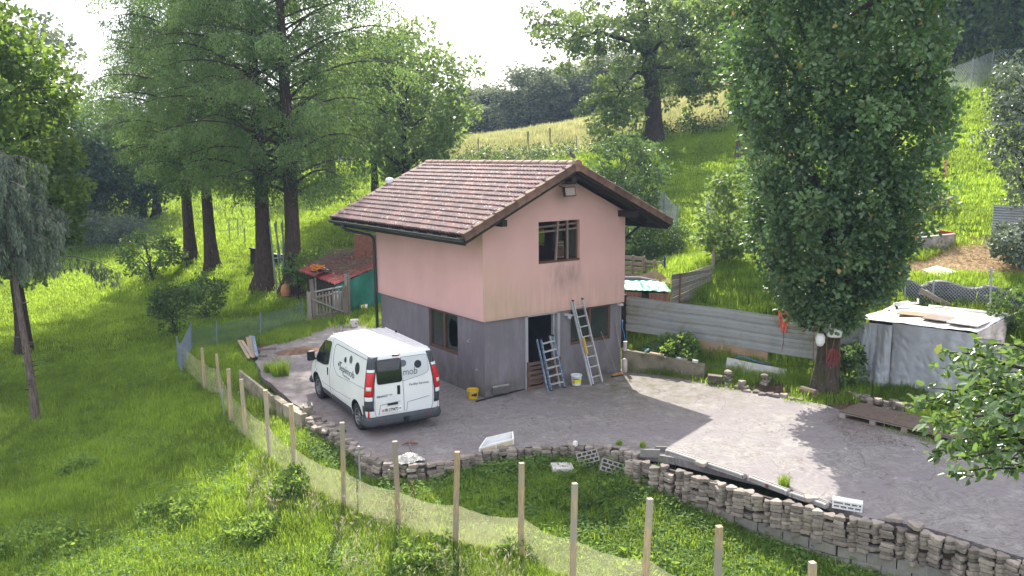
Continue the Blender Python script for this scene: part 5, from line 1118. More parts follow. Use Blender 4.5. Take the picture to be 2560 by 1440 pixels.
for i, (f, g, wx_, wy_, rz, lab, m_) in enumerate(((.36,.45,.95,.75,.22,"reddish board, left of the three sheets lying on the tarpaulin",M_ply),(.60,.38,.75,1.0,.05,"weathered middle board of the three sheets on the tarpaulin",M_board),(.84,.33,.75,1.15,.02,"pale right board of the three sheets on the tarpaulin",mat("pale_board",(.52,.48,.44),.8,.2,3,.3,rnd=.05)))):
    q = Fl+(Fr-Fl)*f+(Bl-Fl)*g; q.z = TZ+.075+.012*i; mb = MB(); mb.box(q, (wx_, wy_, .022), (R_(-2), R_(1.5), an+rz)); solo(mb, "sheet_board", m_, q, lab, "board", "boards on the tarpaulin")
q = Fl+(Fr-Fl)*.45+(Bl-Fl)*.8; q.z = TZ+.1; mb = MB(); mb.tube([q+Vector((.28*math.cos(a)*(1+.2*math.sin(3*a)), .16*math.sin(a), .02*math.sin(5*a)+.02)) for a in [i*.35 for i in range(40)]], .014, 5); solo(mb, "coiled_rope", M_rope, q, "coil of pale rope lying on top of the tarpaulin stack", "rope")
q = Fl+(Fr-Fl)*.15+(Bl-Fl)*.9; q.z = TZ+.12; mb = MB(); mb.tube([q+Vector((-.7,.1,.02)), q+Vector((-.2,.0,.05)), q, q+Vector((.12,-.15,.03)), q+Vector((.18,-.1,.12))], [.07,.06,.04,.035,.03], 7); solo(mb, "rolled_sheet", M_tray, q, "rolled pale sheeting at the tarpaulin stack's back left edge", "roll", smooth=True)
mb = MB(); mb.tube([tuple(Fl+(Fr-Fl)*f+(Bl-Fl)*.96+Vector((0,0,TZ+.07-((Fl+(Fr-Fl)*f).z)*0-.05*0))+Vector((0,0,-(Fl+(Fr-Fl)*f+(Bl-Fl)*.96).z))) for f in np.linspace(.3,1.02,8)], .05, 7); solo(mb, "sheet_roll", M_tray, Fl+Vector((0,0,TZ)), "long rolled edge of pale sheeting along the stack's back", "roll")
# right metal panels
RA, RB = Vector(G(2436,1000,.15)), Vector(G(2640,1010,.25)); RA.z = RB.z = 0
sheet_fence(RA-so_*.0+fo2*-.05, RA+(RB-RA)*.28, .72, .70, 1.05, 3, "narrow ribbed metal panel right beside the tarpaulin stack", post=False); sheet_fence(RA+(RB-RA)*.3, RB, .66, .60, 1.02, 3, "wider ribbed metal panel at the right edge behind the fruit tree")
# ---------------- chain link helper
def wire_panel(mb, A, B, za, zb, h, pitch=.09, r=.0035, waves=.0):
    L = (Vector((B[0],B[1],0))-Vector((A[0],A[1],0))).length; n = int((L+h)/pitch)
    def pt(s, z): f = s/L; return Vector((A[0]+(B[0]-A[0])*f, A[1]+(B[1]-A[1])*f, za+(zb-za)*f+z))
    for k in range(n):
        for sgn in (1, -1):
            s0_ = k*pitch-h if sgn > 0 else k*pitch
            a = (s0_, 0); b = (s0_+sgn*h, h)
            # clip to 0..L
            pts = []
            sa, sb = sorted(((a[0], a[1]), (b[0], b[1])))
            if sb[0] <= 0 or sa[0] >= L: continue
            def at_(s): return sa[1]+(sb[1]-sa[1])*(s-sa[0])/(sb[0]-sa[0])
            c0, c1 = max(0, sa[0]), min(L, sb[0]); mb.beam(pt(c0, at_(c0)), pt(c1, at_(c1)), r*2, r*2)
M_wire = mat("green_grey_wire", (.10,.17,.16), .5, .2, bstr=0, metal=.3); M_wire2 = mat("grey_wire", (.33,.36,.38), .5, .2, bstr=0, metal=.4); M_bluepost = mat("blue_grey_post", (.22,.27,.33), .5, .15, 6, .1, metal=.3)
def linkfence(name, pts, h, label, wire, postm, pitch=.09, pr=.022, r=.0035, hs=None, extra=0.12, cat="fence", group=None):
    P = [RT(*p) if len(p) == 2 and not isinstance(p, Vector) else p for p in pts]; t = empty(name, P[0], label, cat, group)
    for i, p in enumerate(P):
        hh = (hs[i] if hs else h)+extra; mb = MB(); mb.tube([p-Vector((0,0,.1)), p+Vector((random.uniform(-.04,.04), random.uniform(-.04,.04), hh))], pr, 7); mb.build("post", postm, t)
    for a, b in zip(P, P[1:]): mb = MB(); wire_panel(mb, a, b, a.z, b.z, h, pitch, r); tag(mb.build("wire_mesh", wire, t), kind="stuff"); mb = MB(); mb.beam(a+Vector((0,0,h)), b+Vector((0,0,h)), .006, .006); mb.build("top_wire", wire, t)
    return t
linkfence("chain_link_fence", [(480,884),(543,874),(652,848),(762,812)], .85, "green grey chain link fence between the left meadow and the gate", M_wire, M_bluepost, .075)
linkfence("chain_link_corner", [(447,925),(455,945),(480,884)], 1.0, "bundled bluish chain link at the fence corner by the first stake", M_bluepost, M_bluepost, .06, .02, .004)
# ---------------- stakes and yellow net
t = empty("stake_fence", RT(1000,1320), "row of pale wooden stakes holding a low yellow insect net across the foreground", "fence")
stk = [((505,870),1.35),((541,885),1.35),((571,922),1.55),((603,948),1.6),((663,975),1.75),((727,1010),1.8),((855,1056),1.85),((987,1103),1.8),((1143,1129),1.85),((1304,1157),1.85),((1437,1208),1.85),((1625,1246),1.9),((1798,1315),1.85),((2031,1405),1.8)]
bases = []
for i, ((px, py), h) in enumerate(stk):
    q = RT(px, py, h); b = Vector((q.x, q.y, float(Tn(q.x, q.y)[0]))); bases.append(b); mb = MB(); s = .095 if i > 1 else .08
    lean = Vector((random.uniform(-.05,.05), random.uniform(-.05,.05), 0)); bx_, by_ = (-.09+lean.x, -.03+lean.y) if i in (8, 9, 10, 11) else (.03+lean.x, lean.y)
    top = Vector((q.x, q.y, b.z+h)); bot = Vector((b.x+bx_, b.y+by_, b.z-.2)); mb.beam(bot, top, s, s, (.4, 1, 0)); o = bevel(mb.build("stake", M_fencewood, t), .006)
M_net, nn, ll, bs = nodes("yellow_net"); 
wv1 = nn.new("ShaderNodeNewGeometry").outputs["Position"]; fz = mapr(nn, ll, noise(nn, ll, wv1, 1.3, 4), .3, .7, .24, .42)
bs.inputs["Base Color"].default_value = hexc(.60,.56,.36); bs.inputs["Roughness"].default_value = .7
tl_ = nn.new("ShaderNodeBsdfTranslucent"); tl_.inputs[0].default_value = (.68,.64,.42,1); m1 = nn.new("ShaderNodeMixShader"); m1.inputs[0].default_value = .5; ll.new(bs.outputs[0], m1.inputs[1]); ll.new(tl_.outputs[0], m1.inputs[2])
tr_ = nn.new("ShaderNodeBsdfTransparent"); m2 = nn.new("ShaderNodeMixShader"); ll.new(fz, m2.inputs[0]); ll.new(tr_.outputs[0], m2.inputs[1]); ll.new(m1.outputs[0], m2.inputs[2]); ll.new(m2.outputs[0], nn["Material Output"].inputs[0])
nb = [RT(452,925)]+bases+[bases[-1]+(bases[-1]-bases[-2])]
for i in range(len(nb)-1):
    a, b = nb[i], nb[i+1]; ha, hb = (.98 if i < 6 else .86), (.98 if i+1 < 6 else .86)
    tow = Vector((CAM[0]-a.x, CAM[1]-a.y, 0)).normalized()*.07
    def nf(u, v, a=a, b=b, ha=ha, hb=hb, tow=tow, i=i):
        q = a+(b-a)*u; gz = float(Tn(q.x, q.y)[0]) if v == 0 else a.z+(b.z-a.z)*u
        h = (ha+(hb-ha)*u)-.09*math.sin(math.pi*u); return Vector((q.x, q.y, a.z+(b.z-a.z)*u+h*v-.02))+tow*(1+.9*math.sin(math.pi*u)*(1-v))+tow*.5*math.sin(u*19+i+v*3)*math.sin(math.pi*u)*(1-v*.6)
    mb = MB(); mb.grid(nf, 14, 6); mb.build("net_panel", M_net, t, smooth=True)
for (px, py, h, lab) in ((897,1116,1.25,"thin grey metal tube standing between the stakes, left of centre"), (556,975,.85,"short dark metal tube behind the net between the left stakes")):
    q = RT(px, py, h); b = float(Tn(q.x, q.y)[0]); mb = MB(); mb.tube([(q.x,q.y,b-.1),(q.x,q.y,b+h)], .022, 8); solo(mb, "metal_post", M_galv, (q.x,q.y,b), lab, "post")
a = RT(1046,1270)+Vector((0,0,.02)); mb = MB(); mb.tube([a, a+Vector((-.12,.1,.55))], .012, 6); solo(mb, "rusty_rod", M_rust, a, "thin rusty rod stuck in the grass behind the net", "rod")
# ---------------- gate
g0, g1 = RT(788,806), RT(866,790); t = empty("wooden_gate", g0, "weathered wooden picket gate with metal brace left of the house", "gate"); d = g1-g0; M_gatewood = wood("grey_gate_wood", (.20,.165,.135), .85, .25, 'Z', grey=(.24,.22,.20))
def gp(f, z): q = g0+d*f; return Vector((q.x, q.y, q.z+z))
for f, z1, w_ in ((-.16,1.25,.14),(0,1.72,.15),(.95,1.25,.2),(1.02,1.7,.09),(1.10,1.65,.09)): mb = MB(); mb.beam(gp(f,-.1), gp(f-.07 if f < .5 and f >= 0 else f, z1), w_, .08, (0,1,0)); mb.build("gate_post", M_gatewood, t)
for k in range(8): f = .07+k*.105; mb = MB(); mb.beam(gp(f,.05), gp(f-.01,1.12+.02*(k % 3)), .07, .025, (0,1,0)); mb.build("picket", M_gatewood, t)
for z in (.25, 1.0): mb = MB(); mb.beam(gp(.02,z), gp(.93,z), .05, .07, (0,0,1)); mb.build("gate_rail", M_gatewood, t)
mb = MB(); mb.beam(gp(-.08,1.22), gp(.92,1.22), .05, .05); mb.build("top_tube", M_galv, t); mb = MB(); mb.beam(gp(-.03,.95)+Vector((-.06,-.06,0)), gp(.92,.22)+Vector((-.06,-.06,0)), .035, .05); mb.build("brace", M_galv, t)
p = gp(.78,.1)+Vector((.3,.5,0)); mb = MB(); mb.lathe(p, [(0,0),(.28,0),(.28,.85),(.25,.88),(0,.88)], 16); solo(mb, "white_barrel", mat("pale_barrel", (.5,.5,.5), .5), p, "pale barrel standing right behind the picket gate", "barrel", smooth=True)
# ---------------- shed left
A, B = G(742,675,1.45), G(838,711,1.30); C_ = G(955,662,1.95); D0 = A+(C_-B); t = empty("garden_shed", A-Vector((0,0,1.4)), "ramshackle garden shed with red corrugated roof and green sheet wall", "shed")
M_redroof = mat("red_corrugated_sheet", (.27,.045,.04), .5, .3, 2, .1, 20, dirt=(.14,.09,.06), dirtamt=.8, dscale=1.3)
mb = MB(); mb.grid(lambda u, v: A+(B-A)*u+(D0-A)*v+Vector((0,0,.035*math.sin(u*2*math.pi*15))), 120, 6); solidify(mb.build("roof_sheet", M_redroof, t), .006)
gt = float(Tn(B.x, B.y)[0])
mb = MB(); mb.grid(lambda u, v: (B+(C_-B)*u)*1+Vector((0,0,-.05-(1.55)*v))+Vector((-.04,-.04,0))*math.sin(u*14+v*3), 20, 10); solidify(mb.build("green_sheet_wall", M_green, t), .006)
for f, q in ((0.05,A),(.5,A+(B-A)*.5),(.97,B)): mb = MB(); mb.tube([(q.x+.05,q.y+.1,T(q.x,q.y)-.1),(q.x+.05,q.y+.1,q.z-.04)], .035, 7); mb.build("shed_post", M_galv if f == .5 else M_darkwood, t)
c = (A+B+C_+D0)/4; mb = MB(); mb.box((c.x+.3,c.y+.5,.6), ((B-A).length*.8,(C_-B).length*.8,1.4), (0,0,math.atan2((B-A).y,(B-A).x))); mb.build("shed_dark_inside", M_soil_fill, t)  # solid dark block, the shed's shaded inside put into its colour
# litter of twigs on the shed roof
mb = MB()
for k in range(650):
    u, v = random.random(), random.uniform(.25,1.05); q = A+(B-A)*(u*.95)+(D0-A)*v+Vector((0,0,.04+.25*random.random()*v*(1-abs(u-.4)))); a = random.uniform(0,6.3); L = random.uniform(.2,.8); mb.tube([q, q+Vector((math.cos(a)*L*.5, math.sin(a)*L*.5, random.uniform(0,.12))), q+Vector((math.cos(a+.3)*L, math.sin(a+.3)*L, random.uniform(-.02,.1)))], .010, 3, False)
tag(solo(mb, "dry_twigs", mat("dry_vine", (.20,.15,.11), .9, .4, 6), A, None, None), kind="stuff")
p = G(795,672,1.75); mb = MB()
for k in range(3): mb.tube([p+Vector((.24*math.cos(a*1.0+k)*(1+.2*math.sin(2.3*a)), .20*math.sin(a), .05*math.sin(3*a+k)+.06*k)) for a in [i*.4 for i in range(22)]], .022, 5)
solo(mb, "orange_rope", mat("orange_rope", (.62,.2,.03), .7), p, "tangle of orange rope on the red shed roof", "rope")
p = G(803,678,1.62); mb = MB(); mb.grid(lambda u, v: p+Vector(((u-.5)*.9, (v-.5)*.6, .18*math.sin(math.pi*u)*math.sin(math.pi*v)+.03*math.sin(u*17)*math.sin(v*13))), 12, 10); solo(mb, "black_bag", M_black, p, "black plastic bag under the orange rope on the shed roof", "bag")
p = D(668,640,39); z0 = T(p.x,p.y)
for i, (px, py, w_, h_, dd_, m_, nm_, lab) in enumerate(((652,640,.75,.8,40,M_black,"black_crate","black crate standing left of the two big trunks"),(700,640,.7,.5,40.5,M_black,"dark_tub","dark tub standing between the two big trunks"),(915,622,1.0,1.2,37,M_rust,"rusty_sheet_wall","rust brown upright panel behind the red roofed shed"),(712,690,.4,.5,40.5,mat("orange_sack",(.55,.26,.12),.7),"orange_sack","orange sack on the ground between the two big trunks"))):
    p = D(px, py, dd_) if i > 1 else RT(px, py+22)+Vector((0,0,h_/2)); mb = MB(); z = T(p.x,p.y)
    if i in (0, 1): mb.box(p, (w_, .6, h_), (.05,.1,.4), 1.1); mb.box(p+Vector((0,0,h_/2+.03)), (w_*1.18,.7,.06), (.05,.1,.4)); None
    elif i == 2: mb.box(p, (w_,.05,h_), (0,.05,-.5)); mb.box((p.x,p.y,(z+p.z)/2),(.08,.08,p.z-z))
    else: mb.lathe((p.x,p.y,z), [(0,0),(.2,0),(.24,.2),(.18,.45),(.08,.55),(0,.55)], 10)
    solo(mb, nm_, m_, (p.x,p.y,z), lab, "crate" if i == 0 else "tub" if i == 1 else "panel" if i == 2 else "sack")
mb = MB(); p = D(735,668,40.3); mb.grid(lambda u, v: p+Vector(((u-.5)*1.2, (v-.5)*1.0, .15*math.sin(u*2.5)-.5*u)), 8, 6); solidify(solo(mb, "green_canopy", M_green, p, "sloping green sheet behind the rear big trunk", "sheet"), .01)
# frames leaning on the rear trunk
for k in range(3): p = D(690+k*9,690,41.2); mb = MB(); z = T(p.x,p.y); mb.tube([(p.x,p.y,z),(p.x+.1+.15*k,p.y+.8,z+3.3)], .04, 6); mb.tube([(p.x+.45,p.y,z),(p.x+.35+.15*k,p.y+.8,z+3.2)], .04, 6); mb.tube([(p.x+.1,p.y+.4,z+1.6),(p.x+.45,p.y+.4,z+1.6)],.03,6); solo(mb, "leaning_frame", mat("pale_green_frame", (.22,.28,.22), .6) if k == 0 else bpy.data.materials["pale_green_frame"], (p.x,p.y,z), "%s pale green frame leaning between the two big trunks" % ["first","second","third"][k], "frame", "frames leaning between the trunks")
# ---------------- right garden behind the metal fence
def slatpanel(name, P0, P1, z0, z1, n, m, label, cat, gap=.35, lean=.0):
    t = empty(name, Vector((P0.x,P0.y,z0)), label, cat); h = (z1-z0)/n; lv = Vector((0,lean,0))
    for k in range(n): z = z0+h*(k+.5); mb = MB(); mb.beam(Vector((P0.x,P0.y,z))+lv*k/n, Vector((P1.x,P1.y,z))+lv*k/n, .025, h*(1-gap)); mb.build("slat", m, t)
    for f in (.03,.5,.97): q = P0+(P1-P0)*f; mb = MB(); mb.beam(Vector((q.x,q.y+.04,z0)), Vector((q.x,q.y+.04,z1))+lv, .09, .06, (0,1,0)); mb.build("upright", m, t)
    return t
def dz(px, py, dist): p = D(px, py, dist); return p
a, b = dz(1556,700,31.5), dz(1612,700,31.0); slatpanel("upright_pallet", a, b, T(a.x,a.y), dz(1590,638,31.3).z, 6, M_palegrey, "pale pallet standing upright behind the house's right corner", "pallet")
a, b = dz(1613,690,31.2), dz(1662,690,30.8); slatpanel("upright_pallet", a, b, T(a.x,a.y), dz(1640,650,31).z, 4, M_palegrey, "lower pale pallet standing right of the upright pallet", "pallet", gap=.5)
p = dz(1661,690,30.3); mb = MB(); mb.tube([(p.x,p.y,T(p.x,p.y)-.1),(p.x,p.y,dz(1661,640,30.3).z)], .035, 8); solo(mb, "blue_post", mat("deep_blue_paint",(.02,.07,.22),.4), p, "blue steel post right of the pale pallets", "post")
p = dz(1654,700,30.0); mb = MB(); mb.tube([(p.x,p.y,T(p.x,p.y)-.1),(p.x,p.y,dz(1654,673,30).z)], .03, 8); solo(mb, "blue_post", bpy.data.materials["deep_blue_paint"], p, "shorter blue steel post left of the tall one", "post")
def slabquad(pts, name, m, label, cat, th=.02):
    n = (pts[1]-pts[0]).cross(pts[2]-pts[0]).normalized()*th; mb = MB(); k = len(pts); mb.add(list(pts)+[q+n for q in pts], [tuple(range(k-1,-1,-1)), tuple(range(k,2*k))]+[(i,(i+1)%k,(i+1)%k+k,i+k) for i in range(k)]); return solo(mb, name, m, pts[0], label, cat)
slabquad([dz(1565,700,29.5), dz(1650,704,29.4), dz(1645,674,29.6)], "plywood_offcut", M_ply, "pointed plywood offcut leaning above the green roofed hutch", "board")
slabquad([dz(1645,680,29.3), dz(1648,703,29.2), dz(1690,712,28.8), dz(1668,694,29.3)], "plywood_offcut", M_ply, "darker plywood piece right of the pointed offcut", "board")
from mathutils import noise as mnoise
hut = empty("hutch", dz(1620,745,28.6)-Vector((0,0,.5)), "low plank hutch with green sheet roof behind the metal fence", "hutch")
A, B = dz(1560,752,28.3), dz(1676,752,28.0)
for k in range(13):
    f0, f1 = k/13+.003, (k+1)/13-.003
    if 5 <= k <= 6: continue
    mb = MB(); q0, q1 = A+(B-A)*f0, A+(B-A)*f1; z0 = T(q0.x,q0.y)-.1; z1 = D(1600,730,28.2).z; mb.beam(Vector(((q0.x+q1.x)/2,(q0.y+q1.y)/2,z0)), Vector(((q0.x+q1.x)/2,(q0.y+q1.y)/2,z1)), (q1-q0).length, .025, (.6,.8,0)); mb.build("plank", bpy.data.materials.get("pink_plank") or wood("pink_plank", (.34,.19,.13), .85, .2, 'Z'), hut)
z1 = D(1600,730,28.2).z; dv = Vector((.55,.83,0)); mb = MB(); mb.grid(lambda u, v: Vector(((A+(B-A)*u).x, (A+(B-A)*u).y, z1+.08))+dv*(-.15+1.7*v)+Vector((0,0,.18*v+.03*mnoise.noise(Vector((u*9,v*5,1))))), 30, 8); solidify(mb.build("roof_sheet", mat("green_white_sheet", (.03,.26,.19), .35, .4, 2.5, .1, dirt=(.45,.47,.42), dirtamt=.9, dscale=1.2), hut), .01)
mb = MB(); c = (A+B)/2+dv*.8; mb.box((c.x,c.y,z1-.35), ((B-A).length*.95,1.3,.6), (0,0,math.atan2((B-A).y,(B-A).x))); mb.build("hutch_body", M_soil_fill, hut)
mb = MB(); mb.tube([A+dv*1.2+Vector((0,0,.55+z1-A.z-.3)), (A+B)/2+dv*1.3+Vector((0,0,.5+z1-A.z-.3)), B+dv*1.2+Vector((0,0,.4+z1-A.z-.3))], [.09,.11,.05], 8); solo(mb, "rolled_felt", mat("purple_grey_felt",(.20,.17,.19),.9), A+dv*1.2, "rolled dark felt lying on the green hutch roof", "roll")
# grey board screen
A, B = dz(1678,760,27.8), dz(1778,745,28.6); t = empty("board_screen", A, "grey weathered board screen standing behind the metal fence, right of the hutch", "screen"); zt0, zt1 = D(1678,686,27.8).z, D(1781,672,28.6).z
zb0, zb1 = T(A.x,A.y)-.05, T(B.x,B.y)-.05
for k in range(8):
    f0, f1 = k/8+.004+(.012 if k == 4 else 0), (k+1)/8-.004; vs = [Vector((A.x,A.y,zb0+(zt0-zb0)*f0)), Vector((B.x,B.y,zb1+(zt1-zb1)*f0)), Vector((B.x,B.y,zb1+(zt1-zb1)*f1)), Vector((A.x,A.y,zb0+(zt0-zb0)*f1))]; n = Vector((.5,.8,0))*.03; mb = MB(); mb.add(vs+[v+n for v in vs], [(0,1,2,3),(7,6,5,4),(0,4,5,1),(1,5,6,2),(2,6,7,3),(3,7,4,0)]); mb.build("board", wood("silver_board", (.20,.18,.165), .9, .25, 'X') if k == 0 else bpy.data.materials["silver_board"], t)
q = A+(B-A)*.18; mb = MB(); mb.beam((q.x-.03,q.y-.05,T(q.x,q.y)-.1), (q.x+.02,q.y-.05,zt0+.02), .05, .03, (0,1,0)); mb.build("cleat", M_rust, t)
p = dz(1781,690,29.2); mb = MB(); mb.beam((p.x,p.y,T(p.x,p.y)-.1), (p.x+.03,p.y,D(1783,628,29.2).z), .10, .05, (0,1,0)); mb.beam((p.x,p.y,D(1783,665,29.2).z), (p.x-1.0,p.y+.3,D(1783,675,29.2).z-.1), .04, .09); solo(mb, "wood_post", M_board, p, "tall brown post with a curved brace behind the grey board screen", "post")
# hillside fences, behind
linkfence("hillside_fence", [(1767,560),(1790,622),(1805,640)], 1.1, "sagging wire fence on the slope behind the house, left of the columnar tree", M_wire2, M_bluepost, .14, .03, .005)
linkfence("garden_wire_fence", [(1690,612),(1660,575),(1640,560)], 1.5, "leaning wire fence beside the dark bush behind the house", M_wire2, M_bluepost, .14, .035, .005)
for i, (px, py, pt) in enumerate(((1183,403,374),(1262,403,372),(1349,400,356),(1441,389,342),(1598,357,311),(1694,340,295),(1802,322,285))):
    p = RT(px, py); h = (py-pt)/FPX*math.hypot(p.x-CAM[0], p.y-CAM[1]); mb = MB(); mb.tube([p-Vector((0,0,.2)), p+Vector((.02,.01,h))], .035, 6); solo(mb, "meadow_post", M_galv, p, "grey meadow fence post %s" % ["at the far left by the leafy tree", "above the roof's left part", "above the middle of the roof ridge", "above the pigeon", "left of the big oak's trunk", "right of the big oak's trunk", "half hidden at the columnar tree"][i], "post", "posts along the meadow fence")
P = [RT(px,py) for px,py in ((1150,405),(1183,403),(1262,403),(1349,400),(1441,389),(1598,357),(1694,340),(1802,322),(1900,300))]
t = empty("meadow_wire", P[0], "thin fence wires strung between the meadow posts", "wire")
for z in (.5,1.0): mb = MB(); [mb.beam(a+Vector((0,0,z)), b+Vector((0,0,z)), .012,.012) for a,b in zip(P,P[1:])]; mb.build("strand", M_wire2, t)
for i, (px, py) in enumerate(((1196,375),(1320,358),(1375,350))):
    p = RT(px, py+12); mb = MB(); mb.tube([p-Vector((0,0,.2)), p+Vector((0,0,1.2))], .07, 6); solo(mb, "wooden_meadow_post", M_board, p, "brown wooden post on the far yellow field, %s" % ["leftmost", "middle", "rightmost"][i], "post", "wooden posts on the field")
linkfence("forest_edge_fence", [(2335,268),(2378,250),(2425,232),(2477,205),(2560,196),(2640,190)], 1.9, "tall wire fence with dark net along the wood's edge, top right", M_wire2, M_galv, .22, .035, .006)
for i, (px, py) in enumerate(((575,610),(614,628),(596,600))):
    p = RT(px, py); mb = MB(); mb.tube([p-Vector((0,0,.1)), p+Vector((0,0,1.35))], .035, 6); solo(mb, "field_post", M_galv, p, "thin grey post in the bright meadow behind the trunks, %s" % ["left","right","far"][i], "post", "posts behind the trunks")
p = RT(2362,448); mb = MB(); mb.beam(p-Vector((0,0,.2)), p+Vector((0,0,2.0)), .13, .07, (0,1,0)); mb.beam(p+Vector((-.7,.0,1.55)), p+Vector((.1,0,1.6)), .05, .08); solo(mb, "orange_post", wood("orange_post_wood", (.50,.27,.15), .8), p, "light orange timber post on the slope right of the columnar tree", "post")
# raised bed, white slab, wood heap, corrugated sheet
A, B = RT(2290,632), RT(2385,622); d = (B-A).normalized(); w_ = Vector((-d.y,d.x,0)); w_ = w_ if w_.dot(Vector((1,1,0))) > 0 else -w_; t = empty("raised_bed", A, "empty raised bed box of pinkish grey boards with a red end post", "raised bed"); M_bed = mat("pinkish_grey_board", (.30,.25,.25), .8, .2, 3, .2, dirt=(.6,.58,.55), dirtamt=.5, dscale=2.5)
for nm_, o_ in (("side_board", 0), ("side_board", 1.0)): mb = MB(); mb.beam(A+w_*o_+Vector((0,0,.25)), B+w_*o_+Vector((0,0,.25)), .04, .5); mb.build(nm_, M_bed, t); mb = MB(); mb.beam(A+w_*o_+Vector((0,0,.515)), B+w_*o_+Vector((0,0,.515)), .08, .03); mb.build("rim", M_white_pl, t)
mb = MB(); mb.beam(B+Vector((0,0,.27)), B+w_+Vector((0,0,.27)), .06, .56); mb.build("end_board", mat("red_paint",(.38,.03,.03),.5), t)
pts = [RT(2306,683)+Vector((0,0,.06)), RT(2345,700)+Vector((0,0,.06)), RT(2396,688)+Vector((0,0,.06)), RT(2342,673)+Vector((0,0,.06))]; slabquad(pts, "white_slab", M_tray, "white flat slab lying in the grass behind the tarpaulin stack", "slab", .06)
c = RT(2345,530)
for k in range(11): a = random.uniform(-.4,.5); q = c+Vector((random.uniform(-.5,.5), random.uniform(-.4,.4), .08+.07*k)); mb = MB(); mb.beam(q-Vector((math.cos(a)*.9, math.sin(a)*.9, random.uniform(-.1,.15))), q+Vector((math.cos(a)*.9, math.sin(a)*.9, random.uniform(-.1,.15))), .14, .04); solo(mb, "scrap_board", M_board, q, "old grey board, %s in the scrap heap right of the columnar tree" % pos_word(k, 11), "board", "scrap boards in a heap")
t = empty("corrugated_screen", RT(2500,632), "upright grey corrugated metal sheets at the right edge under the silvery tree", "metal sheet"); M_corr = mat("corrugated_zinc", (.36,.39,.44), .4, .12, 3, .1, metal=.4)
for (pa, pb_, top, bot) in (((2478,600),(2560,600),512,590),((2488,625),(2560,625),585,630)):
    dist = 34.0; a, b = D(pa[0],bot,dist), D(pb_[0]+8,bot,dist-.4); zt, zb = D(pa[0],top,dist).z, D(pa[0],bot,dist).z
    mb = MB(); nw = 12 if top < 540 else 6; mb.grid(lambda u, v: Vector((a.x+(b.x-a.x)*u, a.y+(b.y-a.y)*u, zb+(zt-zb)*v))+Vector((-.5,-.8,0))*.03*math.sin(v*2*math.pi*nw), 4, nw*8); solidify(mb.build("corrugated_sheet", M_corr, t), .004)
# netted compost bay behind the tarpaulin stack
P = [RT(2262,745), RT(2330,765), RT(2475,790), RT(2600,830)]; P = [D(2262,752,28.6), D(2330,762,28.3), D(2475,785,27.8), D(2620,830,27.2)]
for q in P: q.z = T(q.x, q.y)
t = linkfence("compost_fence", P, .75, "wire fence with dark netting and earth behind, beyond the tarpaulin stack", M_wire2, M_galv, .10, .03, .005, extra=.1)
M_mesh = mat("black_netting", (.05,.055,.06), .6, .3, 3, .5, 15, bdist=.02)
for a, b in zip(P, P[1:]): mb = MB(); mb.grid(lambda u, v: Vector((a.x+(b.x-a.x)*u, a.y+(b.y-a.y)*u, a.z+(b.z-a.z)*u))+Vector((.45,.65,0))*(.08+.5*(v**2))+Vector((0,0,.72*min(1,v*1.25)+.10*math.sin(u*6)*v)), 14, 8); solidify(mb.build("netting", M_mesh, t, smooth=True), .01)
for i, (px, w_) in enumerate(((2335,.62),(2455,.55))): p = D(px,712+8*i,29.0); tz_ = T(p.x,p.y); hh_ = p.z-tz_; mb = MB(); mb.lathe((p.x,p.y,tz_), [(w_,0),(w_,hh_-.22),(w_*.86,hh_-.10),(w_*.5,hh_-.02),(0,hh_)], 18); solo(mb, "covered_mound", mat("grey_foil",(.42,.44,.44),.35,.15,3,.5,10,bdist=.03) if i == 0 else bpy.data.materials["grey_foil"], p, ["left grey foil covered mound behind the dark netting", "right grey foil covered mound behind the dark netting"][i], "mound", "foil covered mounds", smooth=True)
p = D(2475,795,27.6); mb = MB(); mb.tube([(p.x,p.y,T(p.x,p.y)-.1), (p.x-.15,p.y,D(2475,668,27.6).z)], .035, 8); solo(mb, "steel_pole", M_galv, p, "tall tilted steel pole standing in the dark netting", "pole")
mb = MB(); a, b = D(2300,725,28.1), D(2375,765,27.9); mb.beam(a, b, .05, .14); solo(mb, "leaning_beam", M_board, a, "slanting beam leaning in front of the dark netting", "beam")
# ================================================================ VEGETATION
def unit(n, r=rng): v = r.normal(size=(n, 3)); return v/np.linalg.norm(v, axis=1)[:, None]
def norm(v): return v/np.maximum(np.linalg.norm(v, axis=1), 1e-9)[:, None]
def leafgeo(P, Dv, Nv, L, W, shape="diamond", fold=.12):
    """P base points, Dv long axis, Nv approx normal; L, W arrays. returns V, F"""
    Dv = norm(Dv); S = norm(np.cross(Dv, Nv)); Nn = np.cross(S, Dv); L = L[:, None]; W = W[:, None]
    if shape == "diamond":
        V = np.stack([P, P+Dv*L*.5+S*W*.5+Nn*L*fold, P+Dv*L, P+Dv*L*.5-S*W*.5+Nn*L*fold], 1); f = np.array([[0,1,2,3]])
    else:  # leaf: 6 verts, folded along the midrib, two quads
        V = np.stack([P, P+Dv*L*.30+S*W*.5+Nn*L*fold, P+Dv*L*.70+S*W*.36+Nn*L*fold*.6, P+Dv*L-Nn*L*fold*.5, P+Dv*L*.70-S*W*.36+Nn*L*fold*.6, P+Dv*L*.30-S*W*.5+Nn*L*fold], 1); f = np.array([[0,1,2,3],[0,3,4,5]])
    k = V.shape[1]; n = len(P); F = (np.arange(n)*k)[:, None, None]+f[None]; return V.reshape(-1, 3), F.reshape(-1, 4), k
